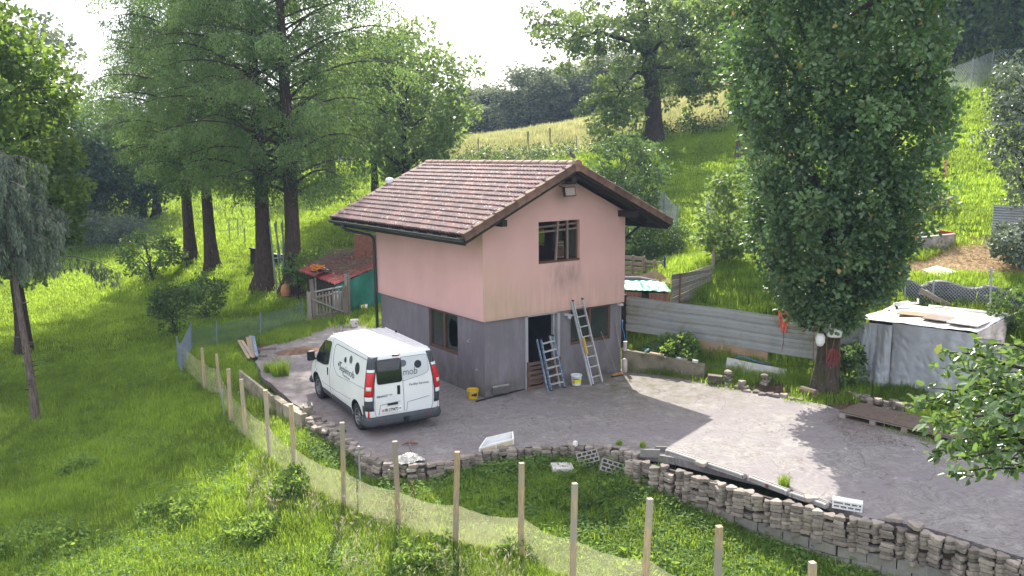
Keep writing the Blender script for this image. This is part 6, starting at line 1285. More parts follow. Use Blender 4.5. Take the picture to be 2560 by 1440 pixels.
def cluster_leaves(C, Rr, n_per, L, W, shape="diamond", droop=.0, up=.3, squash=.8, Lvar=.35, r=rng, tvar=.22, shell=.55):
    nc = len(C); Pc = np.repeat(C, n_per, 0); R2 = np.repeat(Rr, n_per); u = unit(len(Pc), r); rad = R2*(shell+(1-shell)*r.random(len(Pc))); off = u*rad[:, None]; off[:, 2] *= squash
    P = Pc+off; Dv = u*.8+r.normal(size=P.shape)*.6; Dv[:, 2] -= droop; Nv = u*.6+r.normal(size=P.shape)*.5; Nv[:, 2] += up
    Ls = L*(1+Lvar*(r.random(len(P))-.5)*2); t = np.repeat(r.normal(.5, tvar, nc), n_per)+r.normal(0, .15, len(P)); t = np.clip(t, 0, .96); t = np.where(r.random(len(P)) < .012, 1.0, t)
    V, F, k = leafgeo(P, Dv, Nv, Ls, Ls*W/L, shape); return V, F, np.repeat(t, k)
def merge(parts):
    V, F, Tt, o = [], [], [], 0
    for v, f, t in parts: V.append(v); F.append(f+o); Tt.append(t); o += len(v)
    return np.concatenate(V), np.concatenate(F), np.concatenate(Tt)
def bark(name, c, moss=None):
    m, nn, ll, bs = nodes(name); pos = nn.new("ShaderNodeTexCoord").outputs["Object"]; g = noise(nn, ll, scaled(nn, ll, pos, (9, 9, 1.3)), 2.0, 8, .7, .4)
    cc = mixc(nn, ll, mapr(nn, ll, g, .35, .65), [x*.45 for x in c], [x*1.4 for x in c])
    cc = mixc(nn, ll, mapr(nn, ll, noise(nn, ll, scaled(nn, ll, pos, (6,6,3)), 3.0, 4), .66, .72, 0, .7), cc, (.30,.29,.27))
    if moss: cc = mixc(nn, ll, mapr(nn, ll, noise(nn, ll, pos, 1.6, 6), .45, .62, 0, .85), cc, moss)
    ll.new(cc, bs.inputs["Base Color"]); bs.inputs["Roughness"].default_value = .95; bs.inputs["Specular IOR Level"].default_value = .15; bump(nn, ll, g, bs, 1.0, .05); return m
M_barkdark = bark("dark_fissured_bark", (.062, .047, .038)); M_barkred = bark("reddish_bark", (.085, .058, .045)); M_barkgrey = bark("grey_bark", (.13, .115, .10)); M_barkmoss = bark("mossy_bark", (.075, .062, .045), (.055, .062, .018)); M_barkpine = bark("pale_pine_bark", (.16, .125, .105))
M_leaf_oak = leafmat("oak_leaf", (.030,.068,.028), (.15,.23,.10), (.24,.42,.08), .32, .42, warm=(.35,.24,.05), spec=.55)
M_leaf_seq = leafmat("dawn_redwood_needles", (.030,.060,.028), (.18,.27,.10), (.32,.48,.10), .42, .6, spec=.2)
M_leaf_maple = leafmat("bright_maple_leaf", (.045,.09,.015), (.12,.19,.03), (.28,.42,.05), .45, .45, spec=.3)
M_leaf_bigoak = leafmat("old_oak_leaf", (.055,.10,.038), (.20,.28,.10), (.36,.48,.10), .33, .55)
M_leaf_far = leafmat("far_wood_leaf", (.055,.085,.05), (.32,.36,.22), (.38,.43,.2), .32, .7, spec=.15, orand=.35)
M_leaf_light = leafmat("light_ash_leaf", (.065,.12,.04), (.20,.28,.09), (.38,.52,.12), .42, .5)
M_leaf_dark = leafmat("dark_wood_leaf", (.016,.036,.014), (.09,.15,.05), (.22,.36,.06), .34, .55, orand=.2)
M_leaf_plum = leafmat("glossy_plum_leaf", (.035,.08,.03), (.14,.22,.09), (.30,.46,.08), .34, .25, warm=(.28,.30,.07), spec=.7)
M_leaf_silver = leafmat("silvery_leaf", (.09,.13,.08), (.34,.38,.30), (.2,.26,.12), .25, .45, spec=.6)
M_leaf_weed = leafmat("weed_leaf", (.055,.115,.03), (.17,.27,.075), (.42,.58,.09), .44, .6, spec=.15, posvar=.3, sc2=3)
M_leaf_spruce = leafmat("grey_drooping_needles", (.055,.085,.055), (.22,.26,.19), (.20,.25,.13), .18, .6, spec=.3)
M_leaf_bush = leafmat("dark_bush_leaf", (.03,.06,.022), (.12,.19,.07), (.24,.38,.08), .3, .45)

def trunk_mb(base, h, r0, r1, flare=1.5, lean=(0,0), n=12, seg=9, wob=.05, flute=.0):
    mb = MB(); vs = []; base = Vector(base)
    for i in range(seg+1):
        f = i/seg; z = h*(f**1.25); rr = (r0+(r1-r0)*f)*(1+(flare-1)*math.exp(-z/(r0*1.8)))
        c = base+Vector((lean[0]*f+wob*math.sin(f*7+base.x), lean[1]*f+wob*math.cos(f*6+base.y), z-.25))
        for k in range(n): a = 2*math.pi*k/n; q = rr*(1+(.13+flute)*math.sin(a*3+base.x)*math.exp(-z/1.2)+.05*math.sin(a*5+f*3)); vs.append(c+Vector((q*math.cos(a), q*math.sin(a), 0)))
    mb.add(vs, [(i*n+k, i*n+(k+1) % n, (i+1)*n+(k+1) % n, (i+1)*n+k) for i in range(seg) for k in range(n)]); mb.top = c; return mb
def limb(mb, a, b, r0, r1, n=6, bow=.12, seg=5):
    a = Vector(a); b = Vector(b); L = (b-a).length; pts = []; rd = []
    for i in range(seg+1): f = i/seg; pts.append(a+(b-a)*f+Vector((0,0,bow*L*math.sin(math.pi*f)))+Vector((random.uniform(-1,1), random.uniform(-1,1), random.uniform(-1,1)))*L*.025*(0<i<seg)); rd.append(r0+(r1-r0)*f)
    mb.tube(pts, rd, n, False)
def loc_leaf(name, V, F, t, m, parent): 
    me = npmesh(name, V, F, m, t); o = bpy.data.objects.new(name, me); COL.objects.link(o); o.parent = parent; WL[o.name] = WL[parent.name]; return o
def broadleaf(name, base, h, crown, label, cat="tree", group=None, nc=160, n_per=60, L=.22, W=.13, m=None, mb_=None, r0=.35, hb=None, rc=.9, nl=26, seed=1, shape="diamond", shellbias=.55, droop=.1, holes=0.0, squash=.75, low=None, tvar=.22):
    """crown = (rx, ry, rz, cz) ellipsoid around the trunk axis, z relative to the base; geometry local to the base"""
    r = np.random.default_rng(seed); random.seed(seed); t = empty(name, base, label, cat, group); rx, ry, rz, cz = crown[:4]; ox, oy = (crown[4], crown[5]) if len(crown) > 4 else (0, 0)
    hb = hb if hb is not None else max(.3, cz-rz*.9); tm = trunk_mb((0,0,0), min(h*.8, cz+rz*.2), r0, r0*.35, lean=(ox*.4,oy*.4)); tm.build("trunk", mb_ or M_barkgrey, t, True, local=True)
    u = unit(nc, r); q = shellbias+(1-shellbias)*r.random(nc)**.6; C = u*q[:, None]*np.array([rx, ry, rz])*(1+.16*np.sin(u[:, 0]*5+seed)[:, None]*np.cos(u[:, 2]*4+u[:, 1]*3)[:, None]); 
    lobes = unit(9, r); g = (u@lobes.T).max(1); C *= (.72+.36*g)[:, None]
    C += np.array([ox, oy, cz])
    if low is not None: C[:, 2] = np.maximum(C[:, 2], low+r.random(nc)*.6)
    if holes: C = C[r.random(nc) > holes*(np.sin(C[:, 0]*1.7+seed)*np.sin(C[:, 2]*1.4+1)*np.sin(C[:, 1]*1.5) > .12)]
    Rr = rc*(.6+.7*r.random(len(C))); V, F, tt = cluster_leaves(C, Rr, n_per, L, W, shape, droop, squash=squash, r=r, tvar=tvar); 
    tt = tt; loc_leaf("crown", V, F, tt, m or M_leaf_bigoak, t)
    lb = MB()
    for k in range(nl):
        c = C[r.integers(len(C))]; zt = min(max(hb, c[2]-rx*.45-.3), cz+rz*.2); f = zt/max(.1, min(h*.8, cz+rz*.2)); a = Vector((ox*.4*f, oy*.4*f, zt)); limb(lb, a, c, r0*(.42-.2*f), r0*.06, 6)
    lb.build("limbs", mb_ or M_barkgrey, t, True, local=True); return t
def Tz(p): return Vector((p[0], p[1], float(Tn(p[0], p[1])[0])))

# --- columnar oak in the yard
base = Vector((7.55, -5.2, 0)); t = empty("columnar_oak", base, "large dense columnar oak standing at the driveway's back edge", "tree"); r = np.random.default_rng(5)
trunk_mb((0,0,0), 9, .30, .14, flare=1.7, n=16, seg=12, flute=.12).build("trunk", M_barkmoss, t, True, local=True)
zz = np.array([2.05,2.3,2.8,3.4,4.2,5.2,6.3,7.5,9,10.5,12.5,14.5,16]); rr_ = np.array([.35,.95,1.5,1.9,2.25,2.45,2.58,2.62,2.70,2.75,2.6,1.9,.6])
n = 1250; z = r.uniform(2.05, 16, n); a = r.uniform(0, 2*math.pi, n); R0 = .95*np.interp(z, zz, rr_)*(1+.09*np.sin(a*3+z*.8)+.06*np.sin(a*7-z*1.9)); R0 = R0*(1-.16*(np.sin(a*5+z*1.3)*np.sin(z*2.1+a) > .45)); q = np.where(r.random(n) < .78, r.uniform(.76, 1.02, n), r.uniform(.3, .8, n)); C = np.stack([R0*q*np.cos(a), R0*q*np.sin(a), z], 1)
V, F, tt = cluster_leaves(C, .34*(.7+.6*r.random(n)), 84, .125, .085, "leaf", -.15, .35, 1.15, r=r, tvar=.30, shell=.35)
cr = loc_leaf("crown", V, F, tt, M_leaf_oak, t); lb = MB()
for k in range(60):
    c = C[r.integers(n)]; z0 = max(1.8, c[2]-2.6); limb(lb, (0,0,z0), c, .09, .015, 5, -.05)
lb.build("limbs", M_barkgrey, t, True, local=True)
lb = MB(); 
# things fixed to the trunk
p = Vector((7.55,-5.2,0)); cd = Vector((CAM[0]-p.x, CAM[1]-p.y, 0)).normalized()
tk = empty("hanging_container", p+cd*.5+Vector((0,0,2.1)), "white plastic containers strapped to the trunk of the columnar oak", "container"); q = p+cd*.52
for nm_, c, rr, h in (("canister", (.0,0,1.98), .16, .62), ("bucket", (.12,-.10,1.72), .20, .24)): mb = MB(); mb.lathe(q+Vector(c), [(0,0),(rr*.9,0),(rr,.04),(rr,h*.8),(rr*.8,h),(0,h)], 16); mb.build(nm_, M_white_b, tk, True)
mb = MB(); mb.lathe(q+Vector((-.18,.1,1.46)), [(0,0),(.07,.02),(.12,.12),(.12,.26),(.08,.34),(0,.36)], 14); mb.build("jug", M_white_b, tk, True)
mb = MB(); mb.tube([q+Vector((.1,-.1,2.1)), q+Vector((.12,-.12,1.7)), q+Vector((.06,-.1,1.4))], .012, 5); mb.build("strap", M_rust, tk)
mb = MB()
for k in range(90):
    a0 = q+Vector((.10,-.1,1.40)); e_ = q+Vector((.10+random.uniform(-.20,.24), -.1+random.uniform(-.14,.1), 1.02+random.uniform(-.15,.2))); mb.tube([a0+Vector((random.uniform(-.03,.03),0,0)), (a0+e_)/2+Vector((random.uniform(-.1,.1), random.uniform(-.04,.04), .05)), e_], .006, 3, False)
tag(solo(mb, "red_netting", mat("red_net_twine", (.26,.07,.06), .8), q+Vector((.1,-.1,1.4)), "tangle of red netting hanging on the oak trunk below the white containers", "netting"), kind=None)
for k in range(3): mb = MB(); a0 = q+Vector((-.32+.28*k, .2-.2*k, 2.1)); mb.tube([a0, a0+Vector((0,0,-.5)), a0+Vector((.03,0,-1.1))], .012, 5); mb.build("cord", M_rust, tk)

# --- dawn redwoods
def redwood(name, base, h, label, seed, r0=.5, Lmax=5.0, hb=3.2, nb=78, group="tall feathery conifers left of the house", copy_from=None):
    if copy_from is not None:
        c = copy_tree(copy_from); c.location = base; c.rotation_euler = (0, 0, seed*1.9); k_ = .85 if h < 25 else 1.1; c.scale = (k_, k_, h/24); tag(c, label); return c
    r = np.random.default_rng(seed); random.seed(seed); t = empty(name, base, label, "tree", group)
    trunk_mb((0,0,0), h, r0, .06, flare=1.75, n=14, seg=14, flute=.15).build("trunk", M_barkred, t, True, local=True)
    lb = MB(); P = []; Dv = []; Ls = []; tt = []
    for b in range(nb):
        f = (b+.5)/nb; z = hb+(h-hb-.6)*f**1.05; a = b*2.399+r.uniform(-.3, .3); Lb = Lmax*min(1,(1-f)*2.2)**.8*min(1,.45+f*3.5)*(.55+.5*r.random())+.5; el = .62-.2*f+r.uniform(-.15,.12)
        d = np.array([math.cos(a), math.sin(a), 0]); pts = []
        for s in np.linspace(0, 1, 8): pts.append(np.array([0,0,z])+d*Lb*s+np.array([0,0,Lb*(el*s-(.12+el*.5)*s**2.6)]))
        pts = np.array(pts); lb.tube([tuple(p) for p in pts], [.085*(1-f*.6)*(1-.85*i/7) for i in range(8)], 5, False)
        bt = r.normal(.5, .16); ntw = int(7+Lb*3.6)
        for k in range(ntw):
            s = .22+.80*(k+r.random())/ntw; s = min(s, .995); x = s*7; i = int(x); p0 = pts[i]*(1-(x-i))+pts[min(i+1,7)]*(x-i); side = np.array([-d[1], d[0], 0])*(1 if k % 2 else -1); Lt = (.35+.6*r.random())*(1.15-.5*s)*(1+.25*(Lb > 3)); td = side*.75+d*.55; td[2] = -.12
            m_ = int(31+26*Lt); q = r.random(m_); pp = p0+td*Lt*q[:, None]+np.stack([r.normal(0,.12,m_), r.normal(0,.12,m_), -.5*q**1.8*Lt-.75*r.random(m_)**1.4], 1)
            P.append(pp); dd = np.tile(td*.6, (m_, 1))+r.normal(size=(m_, 3))*.5; dd[:, 2] -= .6; Dv.append(dd); Ls.append(.10+.10*r.random(m_)); tt.append(np.clip(bt+r.normal(0,.32)+r.normal(0,.17,m_)+.25*(s-.5), 0, .96))
    dt = MB()
    for k in range(34):
        z = random.uniform(4, 13); a = random.uniform(0, 6.28); q = random.uniform(1.5, 4.6); c = Vector((q*math.cos(a), q*math.sin(a), z)); w = [c]
        for j in range(4): w.append(w[-1]+Vector((random.uniform(-.25,.35)*math.cos(a)+random.uniform(-.15,.15), random.uniform(-.25,.35)*math.sin(a)+random.uniform(-.15,.15), random.uniform(-.45,.1))))
        dt.tube(w, [.02,.018,.015,.01,.005], 4, False)
    tag(dt.build("dead_twigs", M_barkpine, t, True, local=True), kind="stuff")
    P = np.concatenate(P); Dv = np.concatenate(Dv); Ls = np.concatenate(Ls); tt = np.concatenate(tt); V, F, k = leafgeo(P, Dv, r.normal(size=P.shape)+np.array([0,0,.2]), Ls, Ls*.36, "diamond", .05)
    loc_leaf("crown", V, F, np.repeat(tt, k), M_leaf_seq, t); lb.build("branches", M_barkred, t, True, local=True); return t
rA = redwood("dawn_redwood", Tz(RT(737,728)), 23, "feathery conifer with the thickest trunk, right one of the pair beside the shed", 3, .40, 6.0, 4.3, 92)
rB = redwood("dawn_redwood", Tz(RT(664,722)), 24, "big feathery conifer, left one of the pair of trunks beside the shed", 4, .40, 5.0, 4.6, 88)
rC = redwood("dawn_redwood", Tz(RT(530,678)), 23, "tall feathery conifer, second trunk from the left in the row", 5, copy_from=rA)
rD = redwood("dawn_redwood", Tz(RT(476,660)), 23, "tall feathery conifer, leftmost trunk of the row", 6, copy_from=rB)
p = D(400,600,78); rF = redwood("dawn_redwood", Tz(p), 17, "feathery conifer far behind the left meadow, left of the trunk row", 8, copy_from=rB)

# --- other trees
def bl(px, dist, **k): 
    p = D(px[0], px[1], dist); return broadleaf(base=Tz(p), **k)
bl((30,600), 37, name="maple_tree", h=13, crown=(2.5,2.5,3.6,6.6), label="bright yellow green maple at the left edge behind the drooping spruce", nc=300, n_per=90, L=.17, W=.14, m=M_leaf_maple, mb_=M_barkdark, r0=.3, rc=.75, seed=21, shape="leaf", holes=.5)
bl((-75,700), 31, name="maple_tree", h=14, crown=(2.6,2.6,3.6,9.4), label="bright green maple reaching in at the upper left corner", nc=240, n_per=90, L=.17, W=.14, m=M_leaf_maple, mb_=M_barkdark, r0=.3, rc=.7, seed=22, shape="leaf", holes=.5)
bl((240,560), 84, name="broadleaf_tree", h=12, crown=(5,5,4.6,5.5), label="dark green broadleaf tree far behind the left meadow, left of the conifers", nc=170, n_per=56, L=.34, W=.24, m=M_leaf_dark, mb_=M_barkdark, r0=.3, rc=1.2, seed=23)
bl((360,560), 78, name="broadleaf_tree", h=10, crown=(4.2,4.2,4.0,4.6), label="dark spreading tree behind the leftmost conifer trunk", nc=150, n_per=56, L=.32, W=.22, m=M_leaf_dark, mb_=M_barkdark, r0=.3, rc=1.1, seed=24)
for i, (px, d, rx, rz, m_, lab) in enumerate(((-120,78,5,5,M_leaf_dark,"dark tree at the far left edge of the meadow"),(40,76,4.2,4.6,M_leaf_dark,"dark shrubby tree behind the drooping spruce"),(130,80,5,5.0,M_leaf_bush,"rounded tree behind the small orange leaved sapling"),(-330,50,5,6,M_leaf_dark,"tree beyond the left edge of the meadow"))):
    bl((px, 560), d, name="broadleaf_tree", h=rz*1.9, crown=(rx,rx,rz,rz*.95), label=lab, nc=150, n_per=52, L=.36, W=.26, m=m_, mb_=M_barkdark, r0=.25, rc=1.2, seed=30+i)
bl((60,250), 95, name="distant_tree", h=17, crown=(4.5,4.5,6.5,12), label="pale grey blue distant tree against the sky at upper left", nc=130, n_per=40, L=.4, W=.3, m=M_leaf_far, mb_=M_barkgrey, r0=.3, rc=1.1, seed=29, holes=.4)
# walnut like tree right of the conifers
bl((1015,470), 50, name="walnut_tree", h=11, crown=(3.9,3.9,4.2,6.2), label="broad light green tree between the conifers and the roof ridge", nc=270, n_per=58, L=.27, W=.17, m=M_leaf_light, mb_=M_barkdark, r0=.32, rc=.8, seed=41, holes=.5, droop=.3)
bl((935,420), 58, name="walnut_tree", h=10, crown=(3.6,3.6,4.2,6.8), label="light green tree behind the right big conifer", nc=200, n_per=50, L=.30, W=.2, m=M_leaf_light, mb_=M_barkdark, r0=.3, rc=.9, seed=42, holes=.4)
bl((828,447), 74, name="meadow_tree", h=8, crown=(3.6,3.6,3.0,6.0), label="dark tree on the slope seen left of the roof between the conifer branches", nc=120, n_per=44, L=.34, W=.24, m=M_leaf_bush, mb_=M_barkdark, r0=.42, rc=1.0, seed=43, hb=2.2)
# drooping spruce on the left
b0 = Tz(RT(92,1060)); t = empty("drooping_spruce", b0, "grey green drooping spruce on a long bare trunk at the left", "tree"); r = np.random.default_rng(8); random.seed(8)
lx = Vector((BAS[0][0], BAS[0][1], 0)).normalized(); LE = lx*-.28
tm = trunk_mb((0,0,0), 7.8, .135, .03, flare=1.15, lean=(LE.x, LE.y), n=12, seg=14, wob=.03); tm.build("trunk", M_barkpine, t, True, local=True); lb = MB()
for k in range(26): z = random.uniform(.8,4.6); a = random.uniform(0,6.28); c = LE*((z/7.2)**.8); lb.tube([(c.x,c.y,z), (c.x+.25*math.cos(a), c.y+.25*math.sin(a), z+.03)], [.03,.012], 5)
P = []; Dv = []; Ls = []; tt = []
for b in range(46):
    z = 4.6+3.1*(b/46)**.9; f = (z-4.6)/3.1; a = b*2.4+r.uniform(-.3,.3); Lb = (2.0-1.3*f)*(.6+.7*r.random()); c = np.array([LE.x, LE.y, 0])*((z/7.2)**.8); d = np.array([math.cos(a), math.sin(a), 0]); bt = r.normal(.55,.2)
    pts = [c+np.array([0,0,z])+d*Lb*s+np.array([0,0,Lb*(.35*s-.50*s*s)]) for s in np.linspace(0,1,6)]; lb.tube([tuple(p) for p in pts], [.03*(1-.8*i/5) for i in range(6)], 5, False)
    for k in range(int(8+13*Lb)):
        s = r.uniform(.15,1); i = min(4, int(s*5)); x = s*5-i; p0 = pts[i]*(1-x)+pts[i+1]*x; hang = (.30+.45*r.random()); m_ = 26; q = r.random(m_); off = r.normal(0,.05,2)
        P.append(p0+np.stack([off[0]+r.normal(0,.022,m_), off[1]+r.normal(0,.022,m_), -hang*q], 1)); dd = r.normal(size=(m_,3))*.28; dd[:,2] -= 1; Dv.append(dd); Ls.append(.10+.06*r.random(m_)); tt.append(np.clip(bt+r.normal(0,.18,m_),0,.96))
P = np.concatenate(P); Dv = np.concatenate(Dv); Ls = np.concatenate(Ls); tt = np.concatenate(tt); V, F, k = leafgeo(P, Dv, r.normal(size=P.shape), Ls, Ls*.22, "diamond", 0); loc_leaf("crown", V, F, np.repeat(tt,k), M_leaf_spruce, t); tag(lb.build("branches", M_barkgrey, t, True, local=True), kind="stuff")
# the old oak on the hill
ob = Tz(RT(1637,362)); t = empty("old_oak", ob, "large old oak with a thick bare trunk on the hillside", "tree"); r = np.random.default_rng(12); random.seed(12)
S_ = math.hypot(ob.x-CAM[0], ob.y-CAM[1])/FPX; rv = Vector((BAS[0][0], BAS[0][1], 0)).normalized(); fv = Vector((rv.y*-1, rv.x, 0))
def op(dx, dy, dep=0.0): return rv*(dx*S_)+fv*dep+Vector((0,0,dy*S_))          # offsets as seen across the hill, metres
mb = MB(); tp = [op(0,-8),op(0,10),op(-3,50),op(-8,110),op(-12,160),op(-25,230),op(-32,300),op(-42,360),op(-60,440)]; mb.tube(tp, [.95,.66,.56,.52,.48,.36,.30,.24,.12], 12, False); mb.build("trunk", M_barkdark, t, True, local=True); lb = MB()
limbs_ = [((-22,215),[( -60,235,-1.5),(-150,250,-3),(-220,230,-3.5)],.22),((-25,235),[(10,262,1),(55,300,2),(90,345,3),(140,372,3)],.26),((-32,300),[(20,340,-1),(50,370,-2),(70,400,-2)],.18),((-30,270),[(-90,300,1),(-160,290,2.5),(-230,300,3)],.17),((-12,170),[(-60,165,-2),(-100,120,-3),(-120,80,-3.3)],.14),
 ((-14,185),[(50,190,2),(95,170,3),(125,150,3)],.15),((-35,330),[(-100,370,-1),(-170,400,-2)],.16),((-20,200),[(-10,230,-3),(-30,260,-5)],.15),((-20,200),[(20,235,3),(30,270,5)],.15),((25,262),[(80,240,2),(140,250,3),(190,240,3)],.12),((-12,150),[(-50,130,2),(-90,90,3.4)],.10)]
CL = []
for (sx, sy), pts_, rad in limbs_:
    Q = [op(sx,sy)]+[op(a,b,c) for a,b,c in pts_]; n = len(Q); lb.tube(Q, [rad*(1-.75*i/(n-1)) for i in range(n)], 7, False)
    for i in range(1, n):
        for k in range(22 if i == n-1 else 13): v = unit(1, r)[0]; c = Q[i]+Vector(v)*random.uniform(.5,2.3); CL.append(c); 
        for k in range(4): c = CL[-1-k]; limb(lb, Q[i], c, rad*.22, .02, 4)
V, F, tt = cluster_leaves(np.array([tuple(c) for c in CL]), .50*(.6+.7*r.random(len(CL))), 62, .22, .15, "diamond", .1, .4, .6, r=r); loc_leaf("crown", V, F, tt, M_leaf_bigoak, t); lb.build("limbs", M_barkdark, t, True, local=True)
# lighter tree right of the oak, trees of the upper right
bl((1850,330), 47, name="ash_tree", h=11, crown=(2.6,2.6,4.6,7.6), label="light leaved tree between the old oak and the columnar oak", nc=170, n_per=52, L=.26, W=.15, m=M_leaf_light, mb_=M_barkgrey, r0=.22, rc=.75, seed=51, holes=.5, droop=.4)
bl((1830,300), 62, name="ash_tree", h=11, crown=(4.0,4.0,4.4,6.5), label="light tree half hidden behind the columnar oak's left side", nc=150, n_per=50, L=.3, W=.2, m=M_leaf_light, mb_=M_barkgrey, r0=.25, rc=.95, seed=52)
for i, (px, d, rx, rz, hh) in enumerate(((2380,72,4.2,6,18),(2450,78,4.6,6.5,20),(2530,70,4.4,6,19),(2620,66,4.6,7,20),(2300,84,4.5,6,19),(2700,60,4.8,7,20),(2230,92,4.8,6.4,19),(2490,90,5,7,22),(2130,98,5,7,20),(2000,104,5,7,20),(2800,70,5,7,20),(2400,92,5,7,22))):
    p = Tz(D(px, 190, d)); lab = "wood edge tree %s, top right" % ["first from the columnar oak","with a tall bare stem","third in the front row","at the right picture edge","half hidden by the columnar oak","beyond the right picture edge","behind the columnar oak's right side","in the second row with a pale top","hidden behind the columnar oak's top","far left in the wood's back row","outermost right of the wood","in the second row, left"][i]
    if i == 0: W0 = broadleaf(name="wood_edge_tree", base=p, h=hh, crown=(rx,rx,hh*.48,hh*.5), label=lab, group="dark trees of the wood, top right", nc=230, n_per=54, L=.36, W=.26, m=M_leaf_dark, mb_=M_barkdark, r0=.3, rc=1.25, seed=60, hb=3, low=.9)
    elif i == 1: W1 = broadleaf(name="wood_edge_tree", base=p, h=hh, crown=(rx,rx,hh*.46,hh*.52), label=lab, group="dark trees of the wood, top right", nc=230, n_per=54, L=.36, W=.26, m=M_leaf_dark, mb_=M_barkdark, r0=.3, rc=1.25, seed=61, hb=3, low=1.6)
    else: c = copy_tree(W0 if i % 2 else W1); c.location = p; c.rotation_euler = (0,0,i*1.3); s = rx/4.3; c.scale = (s,s,hh/19); tag(c, lab)
# forest behind the field
FT = []
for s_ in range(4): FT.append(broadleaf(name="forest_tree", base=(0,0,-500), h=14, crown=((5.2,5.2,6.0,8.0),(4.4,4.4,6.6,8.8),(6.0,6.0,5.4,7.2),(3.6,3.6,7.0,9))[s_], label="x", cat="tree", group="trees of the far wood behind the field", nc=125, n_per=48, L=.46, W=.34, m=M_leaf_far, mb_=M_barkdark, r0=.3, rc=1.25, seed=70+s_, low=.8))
fr = random.Random(5); fk = 0; cols = ["first","second","third","fourth","fifth","sixth","seventh","eighth","ninth","tenth","eleventh","twelfth","thirteenth","fourteenth","fifteenth","sixteenth","seventeenth","eighteenth","nineteenth","twentieth"]
for row, (dist, x0, x1, n, top) in enumerate(((97,1120,1760,8,None),(106,1130,1860,8,None),(117,1100,1980,9,None),(128,1080,2100,9,None),(108,-260,1060,13,None),(122,-200,1080,13,None))):
    for k in range(n):
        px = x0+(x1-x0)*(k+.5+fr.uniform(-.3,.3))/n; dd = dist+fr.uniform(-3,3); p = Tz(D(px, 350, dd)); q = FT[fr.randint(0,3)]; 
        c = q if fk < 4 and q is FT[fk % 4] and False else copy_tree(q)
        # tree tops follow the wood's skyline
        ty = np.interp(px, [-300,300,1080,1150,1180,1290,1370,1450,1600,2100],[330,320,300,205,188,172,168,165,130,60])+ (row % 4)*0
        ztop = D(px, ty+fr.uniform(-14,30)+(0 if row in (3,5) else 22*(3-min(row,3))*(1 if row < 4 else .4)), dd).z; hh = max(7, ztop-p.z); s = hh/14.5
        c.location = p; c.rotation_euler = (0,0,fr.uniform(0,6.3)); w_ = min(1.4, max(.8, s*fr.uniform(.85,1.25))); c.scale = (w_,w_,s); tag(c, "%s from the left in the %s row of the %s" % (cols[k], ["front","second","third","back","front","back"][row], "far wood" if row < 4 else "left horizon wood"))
        fk += 1
for q in FT:
    for ch in list(q.children): bpy.data.objects.remove(ch)
    bpy.data.objects.remove(q)
# bushes
def bush(px, size, label, m, nc=40, n_per=60, L=.10, W=.06, name="bush", h=None, seed=1, shape="leaf", cat="bush", dist=None, holes=0, rc=None, r0=.04, mb_=None, group=None):
    p = Tz(RT(*px)) if dist is None else Tz(D(px[0], px[1], dist)); hh = h or size*1.3
    return broadleaf(name=name, base=p, h=hh, crown=(size,size,hh*.48,hh*.52), label=label, cat=cat, nc=nc, n_per=n_per, L=L, W=W, m=m, mb_=mb_ or M_barkgrey, r0=r0, rc=rc or size*.32, nl=10, seed=seed, shape=shape, holes=holes, hb=.1, group=group)
bush((1555,540), 1.75, "glossy round fruit bush behind the roof's right slope", M_leaf_silver if False else M_leaf_bush, 110, 60, .15, .09, h=4.6, seed=81, dist=37, rc=.42, name="fruit_tree_behind_house", cat="tree", r0=.09, holes=.3)
bush((1640,625), 1.25, "dark green willowy bush behind the house's right corner", M_leaf_bush, 60, 60, .14, .05, h=1.6, seed=82, dist=33.5)
bush((1560,600), 1.0, "dark bush partly behind the house wall at right", M_leaf_bush, 36, 50, .12, .06, h=1.5, seed=83, dist=33)
bush((1822,560), 1.0, "yellow green bush at the columnar oak's left side", M_leaf_light, 60, 50, .16, .11, h=3.3, seed=84, dist=30, rc=.35)
bush((380,705), 1.9, "wide small leaved shrub under the leftmost conifers", M_leaf_bush, 70, 50, .15, .09, h=2.6, seed=85, holes=.6, rc=.38, r0=.09, mb_=M_barkdark)
bush((437,838), .72, "small dark apple tree on a thin trunk at the meadow fence", M_leaf_bush, 46, 40, .12, .07, h=2.1, seed=86, holes=.5, name="apple_tree", cat="tree", r0=.05, mb_=M_barkdark, rc=.3)
bush((520,800), .7, "dark low bush right of the small apple tree", M_leaf_bush, 36, 44, .12, .07, h=1.9, seed=87, holes=.4, rc=.3)
bush((110,695), .55, "small sapling with reddish leaves left in the bright meadow", M_leaf_weed, 26, 30, .2, .12, h=2.4, seed=88, name="sapling", cat="tree", r0=.13, mb_=M_barkpine, rc=.35)
bush((131,682), .5, "thin dark sapling beside the reddish leaved one", M_leaf_bush, 20, 30, .2, .12, h=2.4, seed=89, name="sapling", cat="tree", r0=.1, mb_=M_barkpine, rc=.35)
bush((230,600), 2.2, "grey leaved willow bush in front of the left wood", M_leaf_spruce, 60, 44, .22, .06, h=2.4, seed=90, dist=72)
bush((320,600), 2.0, "grey green bush by the leftmost conifer", M_leaf_spruce, 50, 44, .22, .06, h=2.2, seed=91, dist=70)
bush((800,640), 1.5, "leafy garden plants behind the red roofed shed", M_leaf_weed, 60, 50, .16, .08, h=1.7, seed=92, dist=40.5); bush((865,640), 1.3, "tall weeds right behind the red roofed shed", M_leaf_weed, 46, 50, .15, .07, h=1.6, seed=93, dist=39)
bush((1700,890), .55, "leafy plant behind the low concrete wall under the metal fence", M_leaf_weed, 40, 50, .11, .07, h=.9, seed=94, dist=25.8)
bush((1640,880), .5, "small leafy plant at the left end behind the low wall", M_leaf_bush, 24, 40, .09, .06, h=.6, seed=95, dist=26)
bush((2110,935), .5, "green elder shoot at the left edge of the tarpaulin", M_leaf_bush, 26, 40, .14, .08, h=1.1, seed=96, dist=24.6)
